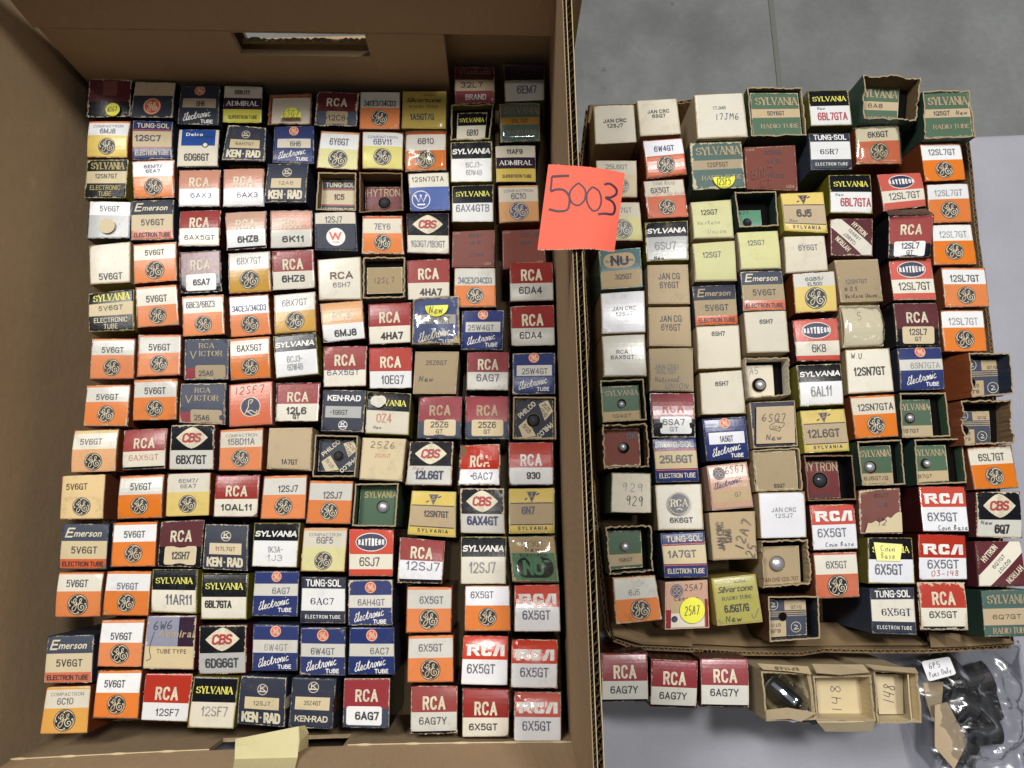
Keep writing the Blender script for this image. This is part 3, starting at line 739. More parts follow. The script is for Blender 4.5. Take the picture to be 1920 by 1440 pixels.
def s_silv(F, num, c='gold', new=False):
    F.rect(0, 0, 1, 1, c, 0); F.text('SUPER', .62, .12, .04, .26, 'i_dark', .02, gap=.3)
    F.text('Silvertone', .5, .26, .13, .8, 'i_black', .01, shear=.3, gap=.03); F.text('RADIO TUBE', .5, .45, .07, .68, 'i_dark', .03, serif=True)
    F.text(num, .46, .72 if not new else .67, .15, .56, 'i_dark', .02)
    if new: F.hand('New', .38, .88, .13, .38, 'i_dark', .016); F.stroke([(.78, .82), (.82, .92), (.95, .72)], .014, 'i_grey', 5)
def s_adm(F, num, top=None, w='oldwhite', low='lemon', b=(.34, .65)):
    band(F, [(b[0], w), (b[1], 'purple'), (1, low)])
    if top: F.text(top, .5, .05, .05, .7, 'i_grey', 0)
    F.text(num, .48, .18, .12, .4, 'i_dark', .03); F.text('ADMIRAL', .5, (b[0] + b[1]) / 2, .12, .84, 'i_white', .01, gap=.14, serif=True)
    F.text('SUPERTRON TUBE', .52, .86, .08, .74, 'i_dark', .02, gap=.2)
def s_brand(F, num):
    band(F, [(.36, 'maroon'), (.66, 'tan'), (1, 'rose')]); F.text('STANDARD', .5, .16, .1, .8, 'i_tan', .01); F.text(num, .42, .5, .14, .56, 'i_dark', .02); F.text('BRAND', .52, .83, .13, .54, 'i_white', .02)
def s_vic(F, num):
    band(F, [(.72, 'slate'), (1, 'rose')]); F.text('RCA', .5, .17, .12, .36, 'i_tan', .0, serif=True); F.text('V', .2, .40, .2, .16, 'i_tan', 0); F.text('ICTOR', .6, .37, .13, .54, 'i_tan', 0, serif=True)
    F.rect(.88, .62, 1, .9, 'slate', 1); F.rrect(.25, .66, .95, .99, .05, 'dimtan', 2); F.text(num, .5, .86, .12, .34, 'i_dark', .01, layer=5)
def s_c(F, num):
    F.rect(0, 0, 1, 1, 'brick', 0); F.rect(0, 0, 1, 1, 'orange2', .4)
    F.disc(.5, .57, .235, 'i_cream', 1); F.disc(.5, .57, .215, 'i_navy', 2)
    F.stroke([(.50, .50), (.56, .42), (.47, .42), (.45, .58), (.40, .68), (.52, .66), (.62, .72), (.66, .66)], .022, 'i_cream', 4); F.stroke([(.36, .76), (.42, .68), (.58, .78), (.72, .74)], .018, 'i_cream', 4)
    F.hand(num, .5, .17, .18, .72, 'i_dark', .014)
def s_admp(F, num):
    band(F, [(.58, 'lilac'), (1, 'buff')]); F.rect(.66, 0, 1, .58, 'purple', 1)
    F.text('Admiral', .62, .34, .14, .74, 'i_tan', .03, shear=.2); F.text('TUBE TYPE', .55, .67, .075, .6, 'i_brown', .02, gap=.25); F.hand(num, .35, .18, .16, .42, 'i_dark', .016)
    F.stroke([(.17, .3), (.1, .62), (.14, .8), (.05, .85)], .012, 'i_dark', 5)
def s_nu(F, num, st=0):
    if st == 0:
        band(F, [(.56, 'aqua'), (1, 'tan')]); F.rrect(.08, .1, .86, .5, .19, 'tan', 1); F.text('NU', .48, .3, .27, .44, 'aqua' and 'i_navy', .06, layer=3); F.text('ELECTRON TUBE', .48, .31, .045, .68, 'i_black', .01, layer=6)
        F.text(num, .55, .73, .12, .42, 'i_dark', .01)
    else:
        band(F, [(.36, 'tan'), (1, 'mint')]); F.text('5Y3GT', .5, .15, .12, .5, 'i_pale', 0); F.hand('New', .5, .27, .11, .34, 'i_dark', .014)
        F.rrect(.1, .46, .93, .92, .2, 'i_black', 1); F.text('NU', .48, .69, .33, .46, 'mint', .06, layer=3); F.text('ELECTRON', .5, .41, .06, .6, 'i_dark', .02, gap=.3)
def s_mr(F, num, a=True):
    F.rect(0, 0, 1, 1, 'brick', 0); F.text(num, .55 if a else .7, .14, .09, .34 if a else .56, 'i_dark', .02); F.text('M R' if a else '(M-R)', .55, .35, .09, .26, 'i_dark', .02)
    if a: F.text(num, .58, .68, .08, .34, 'i_dark', .02, rot=180)
    F.text('USA', .1, .06, .05, .16, 'i_tan', .01, shear=.3); F.text('USA', .86, .92, .06, .16, 'i_tan', .01, shear=.3)
def s_phil(F, num='25Z6'):
    F.rect(0, 0, 1, 1, 'navy', 0); F.quad([(0, .5), (.0, .2), (.45, .0), (.5, .2)], 'navy', 0)
    F.quad([(.62, .12), (.86, .0), (1, .30), (.78, .55)], 'buff', 1); F.quad([(.08, .7), (.3, .5), (.55, .95), (.2, 1)], 'buff', 1)
    F.text('PHILCO', .3, .27, .12, .56, 'i_cream', .03, rot=42); F.text('PHILCO', .78, .8, .12, .5, 'i_cream', .03, rot=222)
    F.text(num, .82, .2, .1, .26, 'i_dark', 0, rot=-48, layer=5); F.text('GT/G', .74, .34, .1, .26, 'i_dark', 0, rot=-48, layer=5); F.text('GT/G', .3, .76, .1, .26, 'i_dark', 0, rot=132, layer=5)
def s_gepink(F, num, big=False):
    F.rect(0, 0, 1, 1, 'pink', 0); F.disc(.26, .2, .145, 'i_blue', 1); F.ring(.26, .2, .115, .128, 'i_tan', 2)
    for a in range(4):
        t = R(45 + a * 90); F.ring(.26 + .06 * F.asp * math.cos(t), .2 + .06 * math.sin(t), .03, .045, 'i_tan', 2, n=12)
    if big:
        F.rect(.12, .42, .92, .68, 'tan', 1); F.rect(.12, .68, .9, .98, 'cream', 1); F.rect(0, .6, .12, 1, 'rose', .5); F.rect(.92, .4, 1, 1, 'rose', .5)
        F.hand('25A7', .68, .14, .13, .46, 'i_dark', .016); F.hand('Ceramic', .5, .36, .1, .6, 'i_dark', .016); F.disc(.2, .8, .07, 'i_navy', 2)
    else:
        escript(F, .45, .42, .16, .74, 'i_blue', 12); F.text('RADIO TUBE', .72, .52, .05, .4, 'i_cream', .02); F.rect(.06, .6, .98, .86, 'tan', 1)
        F.text('G7', .66, .7, .09, .16, 'i_grey', 0, layer=5); F.hand('6SG7', .68, .14, .16, .5, 'i_brown', .016)
def s_quad(F, flip=False):
    """dark blue inner flap with two cream number panels and round emblems"""
    F.rect(0, 0, 1, 1, 'slate', 0)
    F.rect(.48, 0, 1, .28, 'tan', 1); F.rect(0, .55, .5, 1, 'tan', 1)
    for k in range(3): F.rect(0, .31 + k * .055, 1, .335 + k * .055, 'i_tan', 2)
    for (a, b) in ((.2, .12), (.74, .76)):
        F.ring(a, b, .135, .15, 'i_cream', 2); F.stroke([(a - .05, b - .06), (a + .04, b - .02), (a - .05, b + .06), (a + .07, b + .05)], .02, 'i_cream', 3)
    F.text('GT/G', .76, .2, .08, .26, 'i_dark', .01, layer=5); F.text('6J5', .24, .84, .09, .24, 'i_dark', .02, rot=180, layer=5); F.text('GT/G', .24, .68, .08, .26, 'i_dark', .01, rot=180, layer=5)
STYLES = dict(ge=s_ge, rca=s_rca, rcap=s_rcap, rcan=s_rcan, syl=s_syl, sylw=s_sylw, sylt=s_sylt, sylg=s_sylg, syly=s_syly, ken=s_ken, gb=s_gb, ts=s_tsol,
              em=s_em, cbs=s_cbs, ray=s_ray, hy=s_hy, plain=s_plain, jan=s_jan, west=s_west, w=s_w, delco=s_delco, silv=s_silv, adm=s_adm, brand=s_brand,
              vic=s_vic, c=s_c, admp=s_admp, nu=s_nu, mr=s_mr, phil=s_phil, gepink=s_gepink, quad=s_quad)
# side colour (some with shade painted in), descriptor
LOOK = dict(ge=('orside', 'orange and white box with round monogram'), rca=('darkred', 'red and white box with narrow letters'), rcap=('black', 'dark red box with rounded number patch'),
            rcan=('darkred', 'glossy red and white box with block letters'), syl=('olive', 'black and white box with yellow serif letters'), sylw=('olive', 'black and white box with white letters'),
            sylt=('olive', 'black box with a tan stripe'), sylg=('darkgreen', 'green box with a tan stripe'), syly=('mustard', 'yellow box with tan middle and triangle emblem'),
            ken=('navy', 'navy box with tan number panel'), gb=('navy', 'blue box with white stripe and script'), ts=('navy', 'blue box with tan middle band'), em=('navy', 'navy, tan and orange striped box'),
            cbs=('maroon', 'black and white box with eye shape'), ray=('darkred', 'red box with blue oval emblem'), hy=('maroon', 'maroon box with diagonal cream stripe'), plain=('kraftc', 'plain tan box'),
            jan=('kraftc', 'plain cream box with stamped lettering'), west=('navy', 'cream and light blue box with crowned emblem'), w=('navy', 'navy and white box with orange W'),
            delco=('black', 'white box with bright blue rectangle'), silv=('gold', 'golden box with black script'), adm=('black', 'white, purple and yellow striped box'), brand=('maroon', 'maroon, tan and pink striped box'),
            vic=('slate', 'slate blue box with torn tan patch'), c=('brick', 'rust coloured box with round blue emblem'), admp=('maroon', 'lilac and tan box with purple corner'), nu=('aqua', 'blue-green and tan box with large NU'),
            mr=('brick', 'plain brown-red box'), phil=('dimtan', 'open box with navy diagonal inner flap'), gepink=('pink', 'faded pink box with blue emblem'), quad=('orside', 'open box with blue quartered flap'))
# ------------------------------------------------------------------ one box
TOPZ = 0.100
def quadpts(c, q, z):
    ox, oy, k = CROPS[c]
    return [at(ox + q[i] / k, oy + q[i + 1] / k, z) for i in (0, 2, 4, 6)]

def lathe(prof, n, origin, mats=None):
    vs, fs = [], []
    for (r, z) in prof:
        for i in range(n):
            a = 2 * math.pi * i / n; vs.append((origin[0] + r * math.cos(a), origin[1] + r * math.sin(a), origin[2] + z))
    for j in range(len(prof) - 1):
        for i in range(n):
            k = (i + 1) % n; fs.append((j * n + i, j * n + k, (j + 1) * n + k, (j + 1) * n + i))
    return vs, fs
def pydata(name, vs, fs, mats, mi=None, uv=None, smooth_=False):
    me = bpy.data.meshes.new(name); me.from_pydata([tuple(v) for v in vs], [], fs)
    for m in mats: me.materials.append(m)
    if mi: me.polygons.foreach_set('material_index', mi)
    if uv:
        l = me.uv_layers.new(name='uv')
        for lp in me.loops: l.data[lp.index].uv = uv[lp.vertex_index]
    if smooth_: me.polygons.foreach_set('use_smooth', [True] * len(me.polygons))
    return me

def shell(corners, base, side, boardm, th=.0006, rim_up=0.0, ragged=0.0, inner_drop=.004, innerm=None, lowside=None):
    """four card walls, hollow at the top; corners/base TL TR BR BL"""
    vs, fs, mi, uv = [], [], [], []
    cen = sum(corners, Vector()) / 4
    NS = 10 if ragged < .0004 else 18
    def ringpts(cs, inset, dz, rag=0, bow=0):
        out = []
        c0 = sum(cs, Vector()) / 4
        for k in range(4):
            a, b = cs[k], cs[(k + 1) % 4]
            nrm = Vector((-(b - a).y, (b - a).x, 0)).normalized()
            if nrm.dot(((a + b) / 2) - c0) < 0: nrm = -nrm
            for i in range(NS):
                t = i / NS
                p = a.lerp(b, t)
                # inset toward the centre, keeping corners square
                du = (cs[1] - cs[0]).normalized(); dv = (cs[3] - cs[0]).normalized()
                q = p.copy()
                sx = {0: 2 * t - 1, 1: 1, 2: 1 - 2 * t, 3: -1}[k]; sy = {0: -1, 1: 2 * t - 1, 2: 1, 3: 1 - 2 * t}[k]
                q += du * (-inset * sx) + dv * (-inset * sy) + nrm * (bow * 4 * t * (1 - t))
                q.z += dz + (rnd.uniform(-rag, rag) if rag else 0)
                out.append(q)
        return out
    n = 4 * NS
    bow = rnd.uniform(-.0003, .0006)
    rg = [rnd.uniform(-ragged, ragged) for _ in range(n)]
    if ragged > .0004: rg = [(rg[i - 2] + 2 * rg[i - 1] + 3 * rg[i] + 2 * rg[(i + 1) % n] + rg[(i + 2) % n]) / 4.5 for i in range(n)]
    top = ringpts(corners, 0, rim_up); topi = ringpts(corners, th, rim_up)
    if ragged:
        for i in range(n):
            d = rg[i] + (rnd.uniform(-1, 1) * ragged * 1.5 if rnd.random() < .06 else 0)
            h = Vector((rnd.uniform(-1, 1), rnd.uniform(-1, 1), 0)) * ragged * .35
            top[i].z += d; topi[i].z += d; top[i] += h; topi[i] += h
    midc = [corners[i].lerp(base[i], .12) for i in range(4)]
    rings = [ringpts(base, 0, 0), ringpts([corners[i].lerp(base[i], .5) for i in range(4)], 0, 0, 0, bow), ringpts(midc, 0, 0, 0, bow * .4), top, topi, ringpts([corners[i].lerp(base[i], min(1, inner_drop / max(.001, (corners[i] - base[i]).length))) for i in range(4)], th, 0)]
    vv = [0, .5, .86, 1, 1, .98]
    for r_, v in zip(rings, vv):
        for i, p in enumerate(r_):
            vs.append(p); uv.append((.08 + .84 * (i % NS) / NS, .5 if v not in (1,) else .022))
    for j in range(5):
        for i in range(n):
            k = (i + 1) % n
            fs.append((j * n + i, j * n + k, (j + 1) * n + k, (j + 1) * n + i)); mi.append(0 if j < 3 else ((1 if ragged > .0003 else 0) if j == 3 else 2))
    fs.append(tuple(range(n))); mi.append(0)
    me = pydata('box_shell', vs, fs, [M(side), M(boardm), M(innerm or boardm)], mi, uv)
    return me

COUNT = {}
ORD = ['top', 'second', 'third', 'fourth', 'fifth', 'sixth', 'seventh', 'eighth', 'ninth', 'tenth', 'eleventh', 'twelfth', 'thirteenth', 'fourteenth', 'fifteenth']

def tube_in(p, r, kind, lab, parent_col=None):
    z0 = .012
    e = bpy.data.objects.new('radio_tube', None); e.location = (p.x, p.y, z0); col.objects.link(e)
    H = p.z - z0
    if kind == 'metal':
        prof = [(r * 1.9, 0), (r * 1.9, H - .014), (r * 1.6, H - .012), (r * 1.05, H - .009), (r, H - .004), (r, H), (r * .8, H + .0016), (r * .35, H + .0022), (0, H + .0023)]
    else:
        prof = [(r * 1.3, 0), (r * 1.3, H - .016), (r * 1.2, H - .008), (r * .98, H - .002), (r * .7, H + .001), (r * .3, H + .0024), (0, H + .0028)]
    vs, fs = lathe(prof, 20, (0, 0, 0))
    m = MATS['metal'] if kind == 'metal' else MATS['glassdark']
    link('metal_envelope' if kind == 'metal' else 'glass_envelope', pydata('envelope', vs, fs, [m], smooth_=True), e)
    vs, fs = lathe([(0, -.001), (r * 2.1, -.001), (r * 2.1, .012), (r * 1.7, .0135), (0, .0136)], 20, (0, 0, 0))
    link('tube_base', pydata('tube_base', vs, fs, [MATS['hole']]), e)
    tag(e, lab, 'radio tube', 'radio tubes standing in open boxes')

def make_box(c, q, st, args, opt, lab, group, pile):
    o = dict(opt or {})
    z = TOPZ + o.get('dz', 0) + rnd.uniform(-.0012, .0012)
    cs = quadpts(c, q, z)
    tx, ty = o.get('tilt', (rnd.uniform(-.0005, .0005), rnd.uniform(-.0007, .0007)))
    cen = sum(cs, Vector()) / 4
    # keep neighbours apart
    cs = [cen + (p - cen) * o.get('sc', .988) for p in cs]
    cs[0].z += ty; cs[1].z += ty; cs[2].z -= ty; cs[3].z -= ty
    cs[0].z -= tx; cs[3].z -= tx; cs[1].z += tx; cs[2].z += tx
    z0 = o.get('z0', .0045)
    lx, ly = o.get('lean', (0, 0))
    # the body is a true prism: straighten the base into a parallelogram
    base = []
    for i, p in enumerate(cs):
        b = Vector((p.x + lx * .001, p.y + ly * .001, z0)); base.append(b)
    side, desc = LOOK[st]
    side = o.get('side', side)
    e = bpy.data.objects.new('tube_box', None); bc = sum(base, Vector()) / 4
    e.location = bc; col.objects.link(e)
    def rel(vs): return [Vector(v) - bc for v in vs]
    cs = rel(cs); base = rel(base)
    wear = o.get('wear', rnd.uniform(.4, 1.0)); grime = o.get('grime', rnd.uniform(.05, .35))
    boardm = o.get('board', 'board' if side not in ('black', 'navy', 'maroon', 'darkred') else 'boardbr')
    if not o.get('open'):
        sh = shell(cs, base, side, boardm, rim_up=-.0002, ragged=.00025)
        link('box_shell', sh, e, wear, grime)
        ins = .0005 * o.get('ins', 1)
        du = (cs[1] - cs[0]).normalized() * ins; dv = (cs[3] - cs[0]).normalized() * ins
        lift = o.get('lift', rnd.uniform(-.0003, .0013) if rnd.random() < .65 else 0)
        hinge_top = o.get('hinge', rnd.random() < .75)
        cc = [cs[0] + du + dv * (0 if hinge_top else 1), cs[1] - du + dv * (0 if hinge_top else 1), cs[2] - du - dv * (1 if hinge_top else 0), cs[3] + du - dv * (1 if hinge_top else 0)]
        up = Vector((0, 0, 1))
        if hinge_top: cc[2] += up * lift; cc[3] += up * lift
        else: cc[0] += up * lift; cc[1] += up * lift
        bow = o.get('bow', rnd.choice([0, .0003, .0006, .001, .0014]))
        F = Face(cc[0], cc[1], cc[2], cc[3], rnd.uniform(0, .0004), bow, rim=.0005)
        F.layer = 1
        for _ in range(rnd.choice([1, 2, 2, 3])):
            if rnd.random() < .5: F.dents.append((rnd.choice([0, 1]), rnd.choice([0, 1, 1]), rnd.uniform(.05, .11), rnd.uniform(.0004, .0014)))
            else: F.dents.append((rnd.random(), rnd.random(), rnd.uniform(.25, .45), rnd.uniform(-.0003, .0003)))
        for _ in range(o.get('crumple', 0)): F.dents.append((rnd.random(), rnd.random(), rnd.uniform(.10, .24), rnd.uniform(-.0016, .0018)))
        STYLES[st](F, *args[0], **args[1])
        # the flap (ground colours) and the printing on it are separate meshes
        split_face(F, e, wear, grime)
        # the folded card under the flap closes the box
        Fp = Face(cs[0], cs[1], cs[2], cs[3], 0, 0, rim=0); Fp.add([(.02, .02), (.98, .02), (.98, .98), (.02, .98)], [(0, 1, 2, 3)], boardm, -9)
        link('inner_flap', Fp.mesh('inner_flap'), e, wear, grime)
    else:
        d = o['open']; ragged = o.get('ragged', .0006)
        im = o.get('innerm', 'boardbr')
        sh = shell(cs, base, side, boardm, th=.0011, ragged=ragged, inner_drop=d + .004, innerm=im)
        link('box_shell', sh, e, wear, grime)
        k = o.get('panel', (.05, .05, .95, .95))
        def bil(u, v): return cs[0] * (1 - u) * (1 - v) + cs[1] * u * (1 - v) + cs[2] * u * v + cs[3] * (1 - u) * v - Vector((0, 0, d))
        sag = Vector((0, 0, -.002))
        F = Face(bil(k[0], k[1]), bil(k[2], k[1]), bil(k[2], k[3]), bil(k[0], k[3]), 0, o.get('bow', .0004), rim=0)
        STYLES[st](F, *args[0], **args[1])
        if 'hole' in o:
            hu, hv, hr = o['hole']
            ctr = F.pt(hu, hv, 0) + bc
            F.disc(hu, hv, hr, 'hole', F.layer + 8)  # flat black disc painted for the shade inside a hole
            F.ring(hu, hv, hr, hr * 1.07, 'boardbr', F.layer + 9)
        split_face(F, e, wear, grime)
        if 'hole' in o and o.get('tube'):
            kind, frac, du_, dv_ = o['tube']
            p = F.pt(hu + du_, hv + dv_, .0012) + bc
            tube_in(p, hr * F.H * min(.97, frac * 1.2), kind, o['tlab'])
        # black sheet added under the panel so nothing shines through
        pts = [(.01, .01), (.99, .01), (.99, .99), (.01, .99)]
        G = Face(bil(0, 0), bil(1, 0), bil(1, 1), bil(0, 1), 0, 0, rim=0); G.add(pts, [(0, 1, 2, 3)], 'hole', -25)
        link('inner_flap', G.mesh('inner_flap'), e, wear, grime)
        for (u0, v0, u1, v1, dep, matn) in o.get('flaps', ()):
            a, b = bil(u0, v0), bil(u1, v1); up = Vector((0, 0, dep))
            aa = a + Vector((0, 0, d)); bb = b + Vector((0, 0, d)); inw = (bil(.5, .5) - (a + b) / 2); inw.z = 0; inw = inw.normalized() * .006
            n = 6; vs = []; fs = []
            for i in range(n + 1):
                p = aa.lerp(bb, i / n); j = rnd.uniform(-.0008, .0008)
                vs += [p, p + inw * (1 + rnd.uniform(-.15, .15)) - up + Vector((0, 0, j)), p + inw - up + Vector((0, 0, j - .0007))]
            for i in range(n): fs += [(3 * i, 3 * i + 1, 3 * i + 4, 3 * i + 3), (3 * i + 1, 3 * i + 2, 3 * i + 5, 3 * i + 4)]
            link('side_flap', pydata('side_flap', vs, fs, [M(matn)], None, [(.5, .5)] * len(vs)), e, wear, grime)
    for (u, v, r, mat, txt, half) in o.get('dots', ()):
        S = F if not o.get('open') else Face(cs[0], cs[1], cs[2], cs[3], 0, 0, rim=0)
        S2 = Face(*S.c, S.bu, S.bv, S.rim); S2.layer = 12
        n = 28; ring = []
        for i in range(n):
            a = 6.28318 * i / n; yy = math.sin(a)
            if half == 1: yy = max(yy, -.05)
            if half == -1: yy = min(yy, .05)
            ring.append((u + r * S2.asp * math.cos(a), v + r * yy))
        S2.fan((u, v + (r * .4 * half if half else 0)), ring, mat, 22)
        if txt: S2.hand(txt[0], u, v + (r * .35 * half if half else 0), r * .7, r * 1.3, 'i_dark', .016, layer=26)
        link('round_sticker', S2.mesh('round_sticker'), e, .1, .02)
    if o.get('tape'):
        S2 = Face(*F.c, F.bu, F.bv + .0004, F.rim); S2.dents = F.dents
        n = 14; pts = [(i / n, j / n) for j in range(n + 1) for i in range(n + 1)]
        S2.v = []; m = n + 1
        for (u, v) in pts:
            S2.v.append(S2.pt(u * 1.06 - .03, v * 1.06 - .03, .0014 + rnd.uniform(-1, 1) * (.0006 if o.get('bow', 0) > .002 else .00022))); S2.uv.append((u, v))
        S2.f = [(j * m + i, j * m + i + 1, (j + 1) * m + i + 1, (j + 1) * m + i) for j in range(n) for i in range(n)]; S2.m = [0] * len(S2.f); S2.mats = [MATS[o['tape']]]
        me = S2.mesh('clear_tape'); me.polygons.foreach_set('use_smooth', [True] * len(me.polygons)); link('clear_tape', me, e)
    if o.get('sides'):
        for fn in o['sides']: fn(cs, base, e, wear, grime)
    tag(e, lab, 'tube box', group)
    return e

def split_face(F, e, wear, grime):
    """ground colours -> 'top_flap', print -> 'printing'"""
    for name, test in (('top_flap', lambda m: not m.name.startswith('ink_')), ('printing', lambda m: m.name.startswith('ink_'))):
        idx = [i for i, f in enumerate(F.f) if test(F.mats[F.m[i]])]
        if not idx: continue
        used = {}; vs = []; uv = []; fs = []; mi = []; mats = []
        for i in idx:
            t = []
            for v in F.f[i]:
                if v not in used: used[v] = len(vs); vs.append(F.v[v]); uv.append(F.uv[v])
                t.append(used[v])
            fs.append(tuple(t)); m = F.mats[F.m[i]]
            if m not in mats: mats.append(m)
            mi.append(mats.index(m))
        me = pydata(name, vs, fs, mats, mi, uv)
        link(name, me, e, wear, grime)

def side_text(which, t, h, w, mat='i_tan', off=.35, rot=0, k=1):
    """lettering on a box side: which = 1 right, 2 front"""
    def fn(cs, base, e, wear, grime):
        a, b = (cs[1], cs[2]) if which == 1 else ((cs[3], cs[2]) if which == 2 else (cs[0], cs[3]))
        A, B = (base[1], base[2]) if which == 1 else ((base[3], base[2]) if which == 2 else (base[0], base[3]))
        n = (b - a).cross(A - a).normalized(); c0 = sum(cs, Vector()) / 4
        if n.dot(a - c0) < 0: n = -n
        S = Face(a, b, B, A, 0, 0, rim=0); S.n = n; S.step = .0001; S.layer = 8
        if t == 'GE': monogram(S, .5, .3, .17)
        else:
            S.text(t, .5, off, h, w, mat, .03, rot=rot)
        link('side_printing', S.mesh('side_printing'), e, wear, grime)
    return fn
# ------------------------------------------------------------------ every box: crop window, corners TL TR BR BL read from the photograph, design, text
a = 4.234
CROPS = dict(A=(150, 120, a), B=(450, 120, a), C=(750, 100, a), D=(150, 440, a), E=(450, 440, a), F=(750, 420, a), G=(90, 760, a), H=(420, 760, a), I=(740, 740, a),
             J=(50, 1060, a), K=(380, 1060, a), L=(720, 1060, a), M=(1080, 130, 4.5), N=(1360, 130, 4.5), O=(1600, 130, 4.5), P=(1080, 430, 4.5), Q=(1360, 430, 4.5), R=(1600, 430, 4.5),
             S=(1080, 690, 4.5), T=(1360, 690, 4.5), U=(1600, 690, 4.5), V=(1080, 980, 4.5), W=(1360, 960, 4.5), X=(1600, 960, 4.5), Y=(1080, 1140, 4.571), Z=(1500, 1140, 4.571))
def D(crop_, quad_, style_, *args, o=None, lk=None, **kw):
    return (crop_, quad_, style_, (args, kw), o, lk)
OY = 'orange and white box with round monogram'; YW = 'yellow and white box with round monogram'
TUBE = ('metal', .5, 0, 0)
